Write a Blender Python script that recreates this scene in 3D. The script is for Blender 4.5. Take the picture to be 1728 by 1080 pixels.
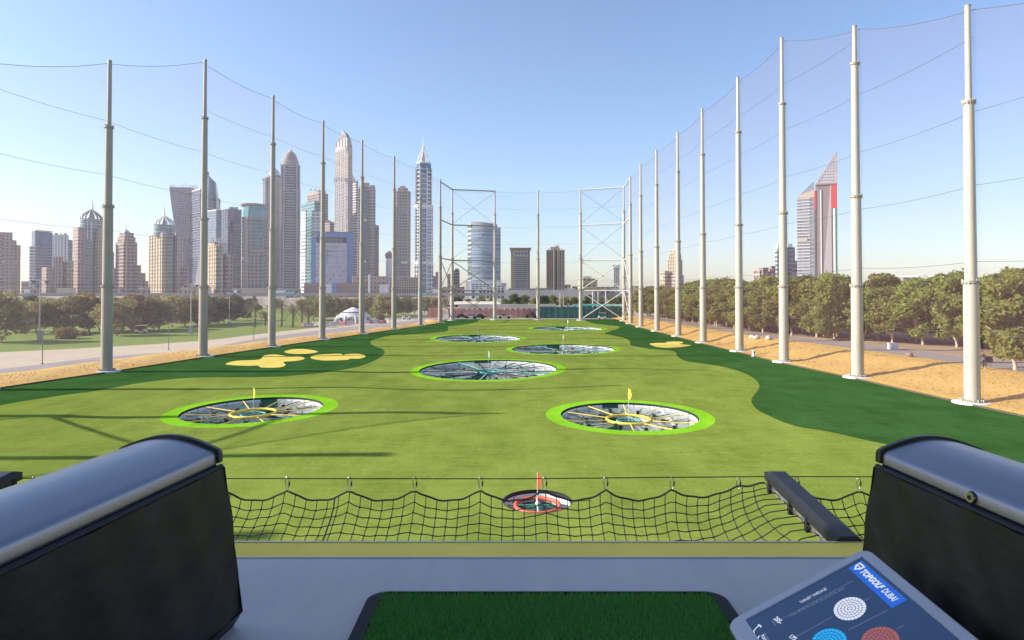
import bpy, bmesh, math, random
import numpy as np
from mathutils import Vector, Matrix
from mathutils.geometry import delaunay_2d_cdt

for o in list(bpy.data.objects):
    bpy.data.objects.remove(o, do_unlink=True)
S = bpy.context.scene
COL = S.collection
R = math.radians
random.seed(7)
rng = np.random.default_rng(11)

# ------------------------------------------------------------------ camera, world, sun, exposure
H, F, PITCH = 9.5, 1100.0, R(1.0)          # eye height above the range, focal length in photo pixels
PCX, PCY = 864.0, 471.8
cam_data = bpy.data.cameras.new('camera')
cam = bpy.data.objects.new('camera', cam_data); COL.objects.link(cam)
cam.location = (0, 0, H); cam.rotation_euler = (R(90) + PITCH, 0, 0)
cam_data.sensor_width = 36.0; cam_data.lens = F / 1728 * 36
cam_data.shift_y = -(540 - PCY) / 1728
cam_data.clip_start = 0.05; cam_data.clip_end = 30000
S.camera = cam

HAZE = 0.00006
SUN_ELEV = R(27.3); SUN_DIR = Vector((-math.cos(SUN_ELEV), -0.03 * math.cos(SUN_ELEV), math.sin(SUN_ELEV))).normalized()
world = bpy.data.worlds.new('World'); S.world = world; world.use_nodes = True
wn = world.node_tree; bg = wn.nodes['Background']
sky = wn.nodes.new('ShaderNodeTexSky'); sky.sky_type = 'NISHITA'; sky.sun_disc = False
sky.sun_elevation = SUN_ELEV; sky.sun_rotation = math.atan2(SUN_DIR.x, SUN_DIR.y)
sky.altitude = 0; sky.air_density = 1.0; sky.dust_density = 0.7; sky.ozone_density = 2.8
tint = wn.nodes.new('ShaderNodeMix'); tint.data_type = 'RGBA'; tint.blend_type = 'MULTIPLY'; tint.inputs[0].default_value = 1.0
tint.inputs[7].default_value = (1.0, 0.972, 1.02, 1)          # the lilac cast of the dusty coastal air
wn.links.new(sky.outputs[0], tint.inputs[6]); wn.links.new(tint.outputs[2], bg.inputs[0]); bg.inputs[1].default_value = 0.13
sd = bpy.data.lights.new('sun', 'SUN'); sd.energy = 5.0; sd.angle = R(0.53); sd.color = (1.0, 0.93, 0.82)
sun = bpy.data.objects.new('sun', sd); COL.objects.link(sun); sun.location = (-60, 20, 80)
sun.rotation_euler = (-SUN_DIR).to_track_quat('-Z', 'Y').to_euler()
S.view_settings.view_transform = 'Standard'; S.view_settings.look = 'None'
S.view_settings.exposure = 0.80; S.view_settings.gamma = 1.0; S.view_settings.use_curve_mapping = False
S.render.engine = 'CYCLES'
S.cycles.max_bounces = 6; S.cycles.diffuse_bounces = 3; S.cycles.glossy_bounces = 3
S.cycles.transparent_max_bounces = 24; S.cycles.volume_bounces = 0
S.cycles.use_denoising = True; S.cycles.sample_clamp_indirect = 6.0

# ------------------------------------------------------------------ helpers
_cp, _sp = math.cos(PITCH), math.sin(PITCH)
def ray(px, py):
    x, y = (px - PCX) / F, (PCY - py) / F
    return Vector((x, _cp - y * _sp, _sp + y * _cp))
def G(px, py, z=0.0):                       # point of the level z under a photo pixel
    d = ray(px, py); t = (z - H) / d.z
    return Vector((d.x * t, d.y * t, z))
def D(px, py, Y):                           # point at distance Y under a photo pixel
    d = ray(px, py); t = Y / d.y
    return Vector((d.x * t, Y, H + d.z * t))
def PX(p):                                  # photo pixel of a point (for wording labels)
    v = Vector(p) - Vector((0, 0, H)); f = v.y * _cp + v.z * _sp; u = -v.y * _sp + v.z * _cp
    return PCX + F * v.x / f, PCY - F * u / f

def tag(o, label=None, cat=None, group=None, kind=None):
    if label: o['label'] = label
    if cat: o['category'] = cat
    if group: o['group'] = group
    if kind: o['kind'] = kind
    return o
def thing(name, label, cat, loc=(0, 0, 0), rz=0.0, group=None):
    o = bpy.data.objects.new(name, None); COL.objects.link(o)
    o.location = loc; o.rotation_euler = (0, 0, rz); o.empty_display_size = 0.2
    return tag(o, label, cat, group)
def copy_tree(o, parent=None):
    c = o.copy(); COL.objects.link(c)
    if parent: c.parent = parent
    for ch in o.children: copy_tree(ch, c)
    return c

class MB:
    """collects shapes, then links them as one mesh object"""
    def __init__(s): s.v, s.f, s.uv, s.sm, s.mi = [], [], [], [], []
    def face(s, idx, uv=None, smooth=False, mi=0):
        s.f.append(idx); s.uv.append(uv or [(0, 0)] * len(idx)); s.sm.append(smooth); s.mi.append(mi)
    def poly(s, pts, uv=None, mi=0):
        b = len(s.v); s.v += [tuple(p) for p in pts]; s.face(list(range(b, b + len(pts))), uv, False, mi); return s
    def box(s, x0, y0, z0, x1, y1, z1):
        return s.prism([(x0, y0), (x1, y0), (x1, y1), (x0, y1)], z0, z1)
    def prism(s, poly, z0, z1, top=None, cap=True, bottom=True, smooth=False, zt=None, u0=0.0):
        n = len(poly); top = top or poly; b = len(s.v)
        zt = zt or [z1] * n
        s.v += [(p[0], p[1], z0) for p in poly] + [(p[0], p[1], z) for p, z in zip(top, zt)]
        u = u0
        for i in range(n):
            j = (i + 1) % n
            w = math.hypot(poly[j][0] - poly[i][0], poly[j][1] - poly[i][1])
            s.face([b + i, b + j, b + n + j, b + n + i], [(u, z0), (u + w, z0), (u + w, zt[j]), (u, zt[i])], smooth); u += w
        if smooth:
            c = len(s.v); s.v += s.v[b:b + 2 * n]; b = c
        if cap: s.face([b + n + i for i in range(n)])
        if bottom: s.face([b + i for i in reversed(range(n))])
        return s
    def tube(s, pts, r, n=8, closed=False, smooth=True, caps=True):
        pts = [Vector(p) for p in pts]; m = len(pts); b = len(s.v)
        rs = r if isinstance(r, (list, tuple)) else [r] * m
        up = None
        for i, p in enumerate(pts):
            if closed: t = pts[(i + 1) % m] - pts[i - 1]
            else: t = pts[min(i + 1, m - 1)] - pts[max(i - 1, 0)]
            t = t.normalized() if t.length > 1e-9 else Vector((0, 0, 1))
            if up is None: up = t.orthogonal().normalized()
            else:
                up = up - t * up.dot(t); up = up.normalized() if up.length > 1e-6 else t.orthogonal().normalized()
            w = t.cross(up)
            for k in range(n):
                a = 2 * math.pi * k / n
                s.v.append(tuple(p + (up * math.cos(a) + w * math.sin(a)) * rs[i]))
        for i in range(m if closed else m - 1):
            j = (i + 1) % m
            for k in range(n):
                l = (k + 1) % n
                s.face([b + i * n + k, b + i * n + l, b + j * n + l, b + j * n + k], None, smooth)
        if caps and not closed:
            for q in (0, m - 1):                                # caps on vertices of their own keep the sides' shading clean
                c = len(s.v); s.v += s.v[b + q * n:b + q * n + n]; s.face([c + k for k in (reversed(range(n)) if q == 0 else range(n))])
        return s
    def lathe(s, prof, n=24, c=(0, 0), smooth=True, a0=0.0, sx=1.0, sy=1.0):
        b = len(s.v); m = len(prof)
        for r, z in prof:
            for k in range(n):
                a = a0 + 2 * math.pi * k / n
                s.v.append((c[0] + sx * r * math.cos(a), c[1] + sy * r * math.sin(a), z))
        R0 = max(p[0] for p in prof)
        for i in range(m - 1):
            for k in range(n):
                l = (k + 1) % n; u0, u1 = 2 * math.pi * R0 * k / n, 2 * math.pi * R0 * (k + 1) / n
                s.face([b + i * n + k, b + i * n + l, b + (i + 1) * n + l, b + (i + 1) * n + k],
                       [(u0, prof[i][1]), (u1, prof[i][1]), (u1, prof[i + 1][1]), (u0, prof[i + 1][1])], smooth)
        for q in (0, m - 1):
            if prof[q][0] > 1e-4:
                c = len(s.v); s.v += s.v[b + q * n:b + q * n + n]; s.face([c + k for k in (reversed(range(n)) if q == 0 else range(n))])
        return s
    def ball(s, c, r, n=10, sz=1.0, sx=1.0, sy=1.0):
        prof = [(max(1e-5, r * math.sin(math.pi * i / (n // 2))), c[2] - sz * r * math.cos(math.pi * i / (n // 2))) for i in range(n // 2 + 1)]
        return s.lathe(prof, n, (c[0], c[1]), True, 0, sx, sy)
    def build(s, name, mat, parent=None, label=None, kind=None):
        me = bpy.data.meshes.new(name); me.from_pydata(s.v, [], s.f)
        for m_ in (mat if isinstance(mat, (list, tuple)) else [mat]): me.materials.append(m_)
        me.polygons.foreach_set('use_smooth', s.sm)
        me.polygons.foreach_set('material_index', s.mi)
        lay = me.uv_layers.new(name='UVMap')
        flat = [c for f in s.uv for p in f for c in p]
        lay.data.foreach_set('uv', flat)
        me.update()
        o = bpy.data.objects.new(name, me); COL.objects.link(o)
        if parent: o.parent = parent
        return tag(o, label, None, None, kind)

def catmull(pts, k=6, closed=True):
    out = []; n = len(pts); P = [Vector(p) for p in pts]
    rngi = range(n) if closed else range(n - 1)
    for i in rngi:
        if closed: a, b, c, d = P[i - 1], P[i], P[(i + 1) % n], P[(i + 2) % n]
        else: a, b, c, d = P[max(i - 1, 0)], P[i], P[i + 1], P[min(i + 2, n - 1)]
        for j in range(k):
            t = j / k
            out.append(0.5 * ((2 * b) + (c - a) * t + (2 * a - 5 * b + 4 * c - d) * t * t + (3 * b - a - 3 * c + d) * t ** 3))
    if not closed: out.append(P[-1])
    return out

def inside(poly, x, y):                      # poly: (n,2) array; x,y arrays
    x = np.asarray(x); y = np.asarray(y); r = np.zeros(x.shape, bool); n = len(poly); j = n - 1
    for i in range(n):
        xi, yi = poly[i]; xj, yj = poly[j]
        c = ((yi > y) != (yj > y)) & (x < (xj - xi) * (y - yi) / ((yj - yi) + 1e-12) + xi)
        r ^= c; j = i
    return r

# ------------------------------------------------------------------ materials
def _new(name):
    m = bpy.data.materials.new(name); m.use_nodes = True
    nt = m.node_tree; return m, nt, nt.nodes['Principled BSDF']
def _noise(nt, scale, detail=4, vec=None, rough=0.55):
    n = nt.nodes.new('ShaderNodeTexNoise'); n.inputs['Scale'].default_value = scale; n.inputs['Detail'].default_value = detail
    n.inputs['Roughness'].default_value = rough
    if vec: nt.links.new(vec, n.inputs['Vector'])
    return n.outputs['Fac']
def _mixc(nt, fac, a, b):
    n = nt.nodes.new('ShaderNodeMix'); n.data_type = 'RGBA'
    for i, v in ((0, fac), (6, a), (7, b)):
        if isinstance(v, (tuple, list)): n.inputs[i].default_value = (*v[:3], 1)
        elif isinstance(v, (int, float)): n.inputs[i].default_value = v
        else: nt.links.new(v, n.inputs[i])
    return n.outputs[2]
def _math(nt, op, a, b=0.0, c=None):
    n = nt.nodes.new('ShaderNodeMath'); n.operation = op
    for i, v in enumerate((a, b) if c is None else (a, b, c)):
        if isinstance(v, (int, float)): n.inputs[i].default_value = v
        else: nt.links.new(v, n.inputs[i])
    return n.outputs[0]
def _map(nt, v, a, b, c=0.0, d=1.0):
    n = nt.nodes.new('ShaderNodeMapRange'); nt.links.new(v, n.inputs[0])
    for i, x in enumerate((a, b, c, d)): n.inputs[i + 1].default_value = x
    return n.outputs[0]
def _coord(nt, scale=(1, 1, 1), kind='Object'):
    t = nt.nodes.new('ShaderNodeTexCoord'); m = nt.nodes.new('ShaderNodeMapping'); m.inputs['Scale'].default_value = scale
    nt.links.new(t.outputs[kind], m.inputs[0]); return m.outputs[0]
def _bump(nt, bs, h, strength=0.3, dist=0.02):
    b = nt.nodes.new('ShaderNodeBump'); b.inputs['Strength'].default_value = strength; b.inputs['Distance'].default_value = dist
    nt.links.new(h, b.inputs['Height']); nt.links.new(b.outputs[0], bs.inputs['Normal'])
def M(name, col, rough=0.6, metal=0.0, var=0.12, scale=2.0, bump=0.0, bscale=40.0, bdist=0.01, spec=0.5, coat=0.0):
    m, nt, bs = _new(name)
    v = _coord(nt)
    n = _noise(nt, scale, 5, v)
    f = _map(nt, n, 0.3, 0.7)
    lo = tuple(c * (1 - var) for c in col); hi = tuple(min(1, c * (1 + var)) for c in col)
    nt.links.new(_mixc(nt, f, lo, hi), bs.inputs['Base Color'])
    bs.inputs['Roughness'].default_value = rough; bs.inputs['Metallic'].default_value = metal
    bs.inputs['Specular IOR Level'].default_value = spec
    if coat: bs.inputs['Coat Weight'].default_value = coat; bs.inputs['Coat Roughness'].default_value = 0.08
    if bump: _bump(nt, bs, _noise(nt, bscale, 4, v), bump, bdist)
    return m
def net_mat(name, col, cover):
    m, nt, bs = _new(name)
    bs.inputs['Base Color'].default_value = (*col, 1); bs.inputs['Roughness'].default_value = 0.8; bs.inputs['Specular IOR Level'].default_value = 0.0
    tl = nt.nodes.new('ShaderNodeBsdfTranslucent'); tl.inputs[0].default_value = (*col, 1); m2 = nt.nodes.new('ShaderNodeMixShader'); m2.inputs[0].default_value = .5
    nt.links.new(bs.outputs[0], m2.inputs[1]); nt.links.new(tl.outputs[0], m2.inputs[2])
    tr = nt.nodes.new('ShaderNodeBsdfTransparent'); mx = nt.nodes.new('ShaderNodeMixShader'); mx.inputs[0].default_value = cover
    nt.links.new(tr.outputs[0], mx.inputs[1]); nt.links.new(m2.outputs[0], mx.inputs[2])
    nt.links.new(mx.outputs[0], nt.nodes['Material Output'].inputs[0]); return m
def facade(name, wall, glass, bay=4.0, fl=4.5, fw=0.6, fh=0.55, rough=0.15, wrough=0.7, vary=0.5, band=0, lit=0.0):
    """wall with a grid of windows in metres (UV); every window has its own depth of tone"""
    bay, fl = bay * 1.3, fl * 1.3; glass = tuple(c * .58 for c in glass); wall = tuple(c * .74 for c in wall)
    m, nt, bs = _new(name)
    uv = nt.nodes.new('ShaderNodeUVMap'); sx = nt.nodes.new('ShaderNodeSeparateXYZ'); nt.links.new(uv.outputs[0], sx.inputs[0])
    u = _math(nt, 'DIVIDE', sx.outputs[0], bay); v = _math(nt, 'DIVIDE', sx.outputs[1], fl)
    fu, fv = _math(nt, 'FRACT', u), _math(nt, 'FRACT', v)
    mu = _math(nt, 'LESS_THAN', fu, fw); mv = _math(nt, 'LESS_THAN', fv, fh)
    mask = _math(nt, 'MULTIPLY', mu, mv)
    cmb = nt.nodes.new('ShaderNodeCombineXYZ')
    nt.links.new(_math(nt, 'FLOOR', u), cmb.inputs[0]); nt.links.new(_math(nt, 'FLOOR', v), cmb.inputs[1])
    wn_ = nt.nodes.new('ShaderNodeTexWhiteNoise'); wn_.noise_dimensions = '2D'; nt.links.new(cmb.outputs[0], wn_.inputs['Vector'])
    t = wn_.outputs['Value']
    g = _mixc(nt, t, tuple(c * (1 - vary) for c in glass), tuple(min(1, c * (1 + vary * 1.6)) for c in glass))
    if lit: g = _mixc(nt, _math(nt, 'GREATER_THAN', t, 1 - lit), g, (0.45, 0.42, 0.36))
    big = _map(nt, _noise(nt, 0.02, 3, _coord(nt)), 0.3, 0.7)
    w = _mixc(nt, big, tuple(c * 0.86 for c in wall), tuple(min(1, c * 1.1) for c in wall))
    if band:
        bm_ = _math(nt, 'LESS_THAN', _math(nt, 'FRACT', _math(nt, 'DIVIDE', v, float(band))), 0.9 / band)
        mask = _math(nt, 'MULTIPLY', mask, _math(nt, 'SUBTRACT', 1.0, bm_))
    nt.links.new(_mixc(nt, mask, w, g), bs.inputs['Base Color'])
    nt.links.new(_mixc(nt, mask, (wrough,) * 3, (rough,) * 3), bs.inputs['Roughness'])
    return m
# ------------------------------------------------------------------ where the targets, poles and zones stand
# cx, cy, outer width, inner width (photo px), slope across q, slope along p
TARGETS = [
    dict(key='red', c=(907, 845), wo=117, wi=113, q=0.0, p=0.02),
    dict(key='yellow', c=(1064, 704), wo=286, wi=234, q=-0.03, p=0.012),
    dict(key='gold', c=(421, 694), wo=301, wi=246, q=0.080, p=0.012),
    dict(key='green', c=(823.5, 625), wo=263, wi=233, q=0.022, p=0.016),
    dict(key='brown', c=(950.5, 589.7), wo=193, wi=174, q=0.0, p=0.008),
    dict(key='blue', c=(806.5, 571.6), wo=163, wi=144, q=0.0, p=0.012),
    dict(key='white', c=(957.5, 554.2), wo=135, wi=118, q=0.0, p=0.003),
]
for t in TARGETS:
    c = G(*t['c']); t['x'], t['y'] = c.x, c.y
    t['ro'] = t['wo'] / 2 * c.y / F; t['ri'] = t['wi'] / 2 * c.y / F
FIT = dict(yellow=(8.913, 49.997, 6.323, .001, .017), gold=(-20.79, 52.57, 6.603, .015, .017), green=(-2.885, 79.67, 9.43, .014, .025), brown=(8.351, 107.19, 9.323, .009, .009), blue=(-6.818, 131.33, 9.678, -.002, .016))
for t in TARGETS:                                # centre, radius and tilt measured from the ellipses
    if t['key'] in FIT:
        k = t['ri'] / t['ro']; t['x'], t['y'], t['ro'], t['q'], t['p'] = FIT[t['key']]; t['ri'] = t['ro'] * k
LPOLES = [(None, 24.0, -59.5, 13.5), (None, 36.3, -57.0, 20.0), (None, 49.2, -54.2, 27.4), (None, 62.8, -51.0, 32.0)] + [(px, d, D(px, 600, d).x, h) for px, d, h in
          ((180, 76.8, 36.7), (342.5, 94.2, 43.0), (458.5, 111, 42.8), (543.5, 127.5, 42.8), (610, 144, 42.8), (664.5, 161, 42.8), (709, 178, 43.4), (742.5, 195.5, 43.0))]
BPOLES = [(px, d, D(px, 540, d).x, 42.6) for px, d in ((763, 211), (835, 214.5), (908, 214.5), (980, 211.5))]
RPOLES = [(None, 38.5, 40.6, 29.5)] + [(px, d, D(px, 600, d).x, h) for px, d, h in
          ((1640, 55.3, 33.8), (1447, 71.6, 38.7), (1323, 87, 43.4), (1248, 102.6, 43.2), (1187, 119.6, 43.0), (1145, 136.8, 42.8), (1109, 154, 42.8), (1082, 171.6, 42.8), (1064.5, 189, 42.8), (1053.5, 206, 42.8))]

def turf_h(x, y):
    x = np.asarray(x, float); y = np.asarray(y, float)
    z = np.zeros_like(x); wsum = np.zeros_like(x)
    for t in TARGETS:
        r = np.hypot(x - t['x'], y - t['y'])
        w = np.clip((t['ro'] * 1.9 + 3 - r) / (t['ro'] * 0.8 + 2.4), 0, 1); w = w * w * (3 - 2 * w)
        z += w * (t['q'] * (x - t['x']) + t['p'] * (y - t['y'])); wsum = np.maximum(wsum, w)
    und = 0.15 * np.sin(x / 8.5 + 0.7) * np.sin(y / 10.0 + 1.1) + 0.10 * np.sin(x / 5.1 + y / 14.0)
    edge = np.clip((34 - np.abs(x)) / 12, 0, 1) * np.clip((200 - y) / 20, 0, 1) * np.clip((y - 30) / 14, 0, 1)
    return z + und * edge * (1 - wsum)

def pole_line(poles, off):
    return [(X + off, d) for _, d, X, _ in poles]
left_edge = [(-62.0, 9.0)] + pole_line(LPOLES, 0.9)
right_edge = [(41.6, 9.0)] + pole_line(RPOLES, -0.9)
back_edge = [(RPOLES[-1][2] - 0.9, 219.5), (BPOLES[0][2] - 1, 221.5), (BPOLES[0][2] - 4.5, 211)]
TURF = left_edge + back_edge[::-1] + right_edge[::-1]
TURF_ARR = np.array([(p[0], p[1]) for p in TURF])

def px_loop(pts, k=5):
    return [(p.x, p.y) for p in catmull([G(*q) for q in pts], k)]
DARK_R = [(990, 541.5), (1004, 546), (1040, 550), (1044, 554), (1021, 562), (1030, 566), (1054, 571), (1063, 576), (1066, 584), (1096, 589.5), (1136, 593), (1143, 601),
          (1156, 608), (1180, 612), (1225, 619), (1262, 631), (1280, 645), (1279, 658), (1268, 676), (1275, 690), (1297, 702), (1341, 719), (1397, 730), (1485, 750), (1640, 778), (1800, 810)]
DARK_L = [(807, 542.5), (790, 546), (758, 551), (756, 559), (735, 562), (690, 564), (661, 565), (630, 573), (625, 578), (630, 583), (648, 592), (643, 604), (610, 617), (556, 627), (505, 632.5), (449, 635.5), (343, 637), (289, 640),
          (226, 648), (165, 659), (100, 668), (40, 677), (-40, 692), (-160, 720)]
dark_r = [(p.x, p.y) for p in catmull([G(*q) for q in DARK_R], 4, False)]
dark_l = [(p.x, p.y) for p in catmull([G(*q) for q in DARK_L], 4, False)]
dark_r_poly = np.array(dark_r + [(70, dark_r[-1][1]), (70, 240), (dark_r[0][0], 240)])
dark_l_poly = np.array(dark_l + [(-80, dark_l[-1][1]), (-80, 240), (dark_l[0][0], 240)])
def z7(p): return (340 + p[0] / 3.927, 470 + p[1] / 3.927)
def z5(p): return (1060 + p[0] / 5.082, 450 + p[1] / 5.082)
BUNKERS = [
    ('large lobed yellow turf bunker lowest of the cluster by the long pole shadows', [z7(p) for p in ((160, 565), (230, 545), (380, 537), (415, 510), (490, 503), (570, 515), (640, 515), (685, 530), (640, 546), (545, 552), (558, 572), (520, 588), (400, 589), (370, 576), (310, 579), (200, 573))]),
    ('plain oval yellow turf bunker topmost of the cluster on dark turf', [z7(p) for p in ((548, 485), (600, 470), (680, 467), (770, 484), (730, 497), (640, 500), (580, 496))]),
    ('yellow turf bunker with a notched top edge closest to the green ringed target', [z7(p) for p in ((722, 525), (760, 510), (840, 505), (925, 505), (937, 517), (960, 509), (1040, 507), (1088, 523), (1050, 538), (985, 539), (960, 547), (820, 548), (750, 539))]),
    ('lone pale yellow turf bunker shaped like a mitten near the tree avenue', [z5(p) for p in ((185, 662), (260, 655), (320, 655), (330, 645), (395, 641), (460, 643), (470, 654), (440, 665), (540, 675), (480, 688), (370, 697), (290, 697), (220, 686))]),
]

# ------------------------------------------------------------------ ground materials
def turf_mat(name, base, streak, rough=0.75):
    m, nt, bs = _new(name)
    v = _coord(nt); vs = _coord(nt, (0.35, 2.2, 1)); vf = _coord(nt, (7, 16, 7)); vm = _coord(nt, (0.9, 0.22, 1))
    big = _map(nt, _noise(nt, 0.05, 4, v), 0.32, 0.68)
    st = _map(nt, _noise(nt, 0.9, 6, vs, 0.7), 0.38, 0.64)
    mow = _map(nt, _noise(nt, 0.6, 5, vm, 0.65), 0.40, 0.64)
    fine = _map(nt, _noise(nt, 0.55, 7, vf, 0.85), 0.42, 0.60)
    c1 = _mixc(nt, big, base, streak)
    c2 = _mixc(nt, _math(nt, 'MULTIPLY', st, 0.55), c1, tuple(c * 0.62 for c in base))
    c3 = _mixc(nt, _math(nt, 'MULTIPLY', mow, 0.40), c2, tuple(min(1, c * 1.25) for c in streak))
    c4 = _mixc(nt, _math(nt, 'MULTIPLY', fine, 0.62), c3, tuple(c * 0.45 for c in base))
    sp = nt.nodes.new('ShaderNodeSeparateXYZ'); nt.links.new(v, sp.inputs[0])       # rolls laid side by side differ a little
    wr = nt.nodes.new('ShaderNodeTexWhiteNoise'); wr.noise_dimensions = '1D'; nt.links.new(_math(nt, 'FLOOR', _math(nt, 'DIVIDE', _math(nt, 'ADD', sp.outputs[1], _math(nt, 'MULTIPLY', sp.outputs[0], .25)), 4.6)), wr.inputs['W'])
    blot = _map(nt, _noise(nt, 0.22, 5, v, .65), .40, .62)
    c4 = _mixc(nt, _math(nt, 'MULTIPLY', wr.outputs['Value'], .16), c4, tuple(c * .6 for c in base)); c4 = _mixc(nt, _math(nt, 'MULTIPLY', blot, .22), c4, tuple(min(1, c * 1.3) for c in streak))
    nt.links.new(c4, bs.inputs['Base Color']); bs.inputs['Roughness'].default_value = rough
    bs.inputs['Specular IOR Level'].default_value = 0.0
    _bump(nt, bs, _math(nt, 'ADD', _noise(nt, 14, 5, v, 0.75), _math(nt, 'MULTIPLY', st, 0.5)), 0.5, 0.03)
    return m
m_turf = turf_mat('field_turf', (0.196, 0.262, 0.042), (0.262, 0.318, 0.062))
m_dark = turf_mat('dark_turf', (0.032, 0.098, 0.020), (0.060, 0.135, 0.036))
m_lime = turf_mat('lime_turf', (0.22, 0.52, 0.018), (0.27, 0.58, 0.03))
m_yellow = turf_mat('yellow_turf', (0.80, 0.58, 0.12), (0.86, 0.66, 0.17))
def ground_mat(name, cols, scale=0.3, bump=0.5, bscale=6, bdist=0.08, spots=None, spot=0.62):
    m, nt, bs = _new(name); v = _coord(nt)
    a = _map(nt, _noise(nt, scale, 6, v, 0.6), 0.3, 0.7); b = _map(nt, _noise(nt, scale * 9, 5, v, 0.7), 0.3, 0.7)
    c = _mixc(nt, a, cols[0], cols[1]); c = _mixc(nt, _math(nt, 'MULTIPLY', b, 0.5), c, cols[2])
    if spots:
        c = _mixc(nt, _map(nt, _noise(nt, scale * 2.2, 7, v, 0.68), spot, spot + 0.07), c, spots)
    nt.links.new(c, bs.inputs['Base Color']); bs.inputs['Roughness'].default_value = 0.95; bs.inputs['Specular IOR Level'].default_value = 0.1
    _bump(nt, bs, _noise(nt, bscale, 6, v, 0.7), bump, bdist); return m
m_sand = ground_mat('orange_sand', ((0.60, 0.37, 0.105), (0.68, 0.45, 0.15), (0.44, 0.25, 0.07)), 0.25, 0.9, 3.0, 0.12, (0.30, 0.20, 0.08), 0.66)
m_pale = ground_mat('pale_sand', ((0.52, 0.43, 0.31), (0.60, 0.50, 0.37), (0.36, 0.29, 0.20)), 0.12, 0.7, 2.0, 0.1, (0.30, 0.27, 0.15), 0.62)
m_path = ground_mat('grey_path', ((0.30, 0.265, 0.24), (0.35, 0.31, 0.28), (0.25, 0.22, 0.20)), 0.2, 0.2, 8, 0.02)
m_soil = ground_mat('dry_soil', ((0.40, 0.29, 0.19), (0.46, 0.35, 0.24), (0.28, 0.20, 0.13)), 0.15, 0.7, 2.5, 0.1, (0.16, 0.15, 0.06), 0.58)
m_lawn = ground_mat('course_lawn', ((0.165, 0.225, 0.036), (0.225, 0.28, 0.056), (0.11, 0.155, 0.028)), 0.07, 0.5, 5, 0.05, (0.40, 0.33, 0.19), 0.64)
m_city = ground_mat('city_ground', ((0.36, 0.30, 0.24), (0.42, 0.36, 0.29), (0.26, 0.22, 0.17)), 0.01, 0.2, 0.5, 0.1)
m_asph = ground_mat('service_road', ((0.30, 0.27, 0.25), (0.36, 0.33, 0.30), (0.24, 0.22, 0.20)), 0.2, 0.2, 5, 0.02)

# ------------------------------------------------------------------ ground
def ground_sheet():
    out_ = [(-9000, -3000), (9000, -3000), (9000, 14000), (-9000, 14000)]; n = len(TURF)
    V, E, Fc, *_ = delaunay_2d_cdt([Vector(p) for p in out_ + TURF], [(i, (i + 1) % 4) for i in range(4)] + [(4 + i, 4 + (i + 1) % n) for i in range(n)], [], 0, 1e-4)
    g = MB(); g.v = [(v.x, v.y, -0.08) for v in V]
    for f in Fc:
        c = sum((V[i] for i in f), Vector((0, 0))) / 3
        if not inside(TURF_ARR, np.array([c.x]), np.array([c.y]))[0]: g.face(list(f))
    g.build('ground', m_city, kind='structure')
ground_sheet()

def turf_sheets():
    loops = [TURF]
    for t in TARGETS:
        for r in (t['ro'], t['ri']):
            loops.append([(t['x'] + r * math.cos(2 * math.pi * k / 72), t['y'] + r * math.sin(2 * math.pi * k / 72)) for k in range(72)])
    bl = [px_loop(b[1], 4) for b in BUNKERS]; loops += bl
    verts, edges = [], []
    for L in loops:
        b = len(verts); verts += [Vector(p) for p in L]; edges += [(b + i, b + (i + 1) % len(L)) for i in range(len(L))]
    for L in (dark_l, dark_r):
        b = len(verts); verts += [Vector(p) for p in L]; edges += [(b + i, b + i + 1) for i in range(len(L) - 1)]
    xs, ys = np.meshgrid(np.arange(-62, 44, 1.9), np.arange(10, 221, 1.9))
    xs = xs.ravel() + rng.uniform(-.5, .5, xs.size); ys = ys.ravel() + rng.uniform(-.5, .5, ys.size)
    k = inside(TURF_ARR, xs, ys); xs, ys = xs[k], ys[k]
    verts += [Vector((float(x), float(y))) for x, y in zip(xs, ys)]
    V, E, Fc, *_ = delaunay_2d_cdt(verts, edges, [], 0, 1e-4)
    P = np.array([(v.x, v.y) for v in V]); T = np.array([f[:3] for f in Fc]); C = P[T].mean(axis=1)
    x, y = C[:, 0], C[:, 1]
    cls = np.where(inside(TURF_ARR, x, y), 0, -1)
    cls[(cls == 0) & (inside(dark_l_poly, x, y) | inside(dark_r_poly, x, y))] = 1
    for i, L in enumerate(bl): cls[(cls >= 0) & inside(np.array(L), x, y)] = 10 + i
    for i, t in enumerate(TARGETS):
        r = np.hypot(x - t['x'], y - t['y'])
        cls[r < t['ro'] * 0.9995] = 20 + i; cls[r < t['ri'] * 0.9995] = -1
    Z = turf_h(P[:, 0], P[:, 1])
    def sheet(name, sel, mat, parent=None, kind=None):
        tri = T[sel]
        a, b, c = P[tri[:, 0]], P[tri[:, 1]], P[tri[:, 2]]
        flip = ((b - a)[:, 0] * (c - a)[:, 1] - (b - a)[:, 1] * (c - a)[:, 0]) < 0
        tri[flip] = tri[flip][:, ::-1]
        used, inv = np.unique(tri, return_inverse=True); inv = inv.reshape(tri.shape)
        off = parent.location if parent else Vector((0, 0, 0))
        vs = [(P[u, 0] - off.x, P[u, 1] - off.y, Z[u] - off.z) for u in used]
        me = bpy.data.meshes.new(name); me.from_pydata(vs, [], inv.tolist()); me.materials.append(mat)
        me.polygons.foreach_set('use_smooth', [True] * len(inv)); me.update()
        o = bpy.data.objects.new(name, me); COL.objects.link(o)
        if parent: o.parent = parent
        if kind: o['kind'] = kind
        return o
    sheet('field', cls == 0, m_turf, kind='structure')
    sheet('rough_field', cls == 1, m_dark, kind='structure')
    for i, b in enumerate(BUNKERS):
        tag(sheet('turf_bunker', cls == 10 + i, m_yellow), b[0], 'bunker', 'yellow turf bunkers on the range')
    return lambda i, parent, mat: sheet('rim_turf', cls == 20 + i, mat, parent)
ring_sheet = turf_sheets()

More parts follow.
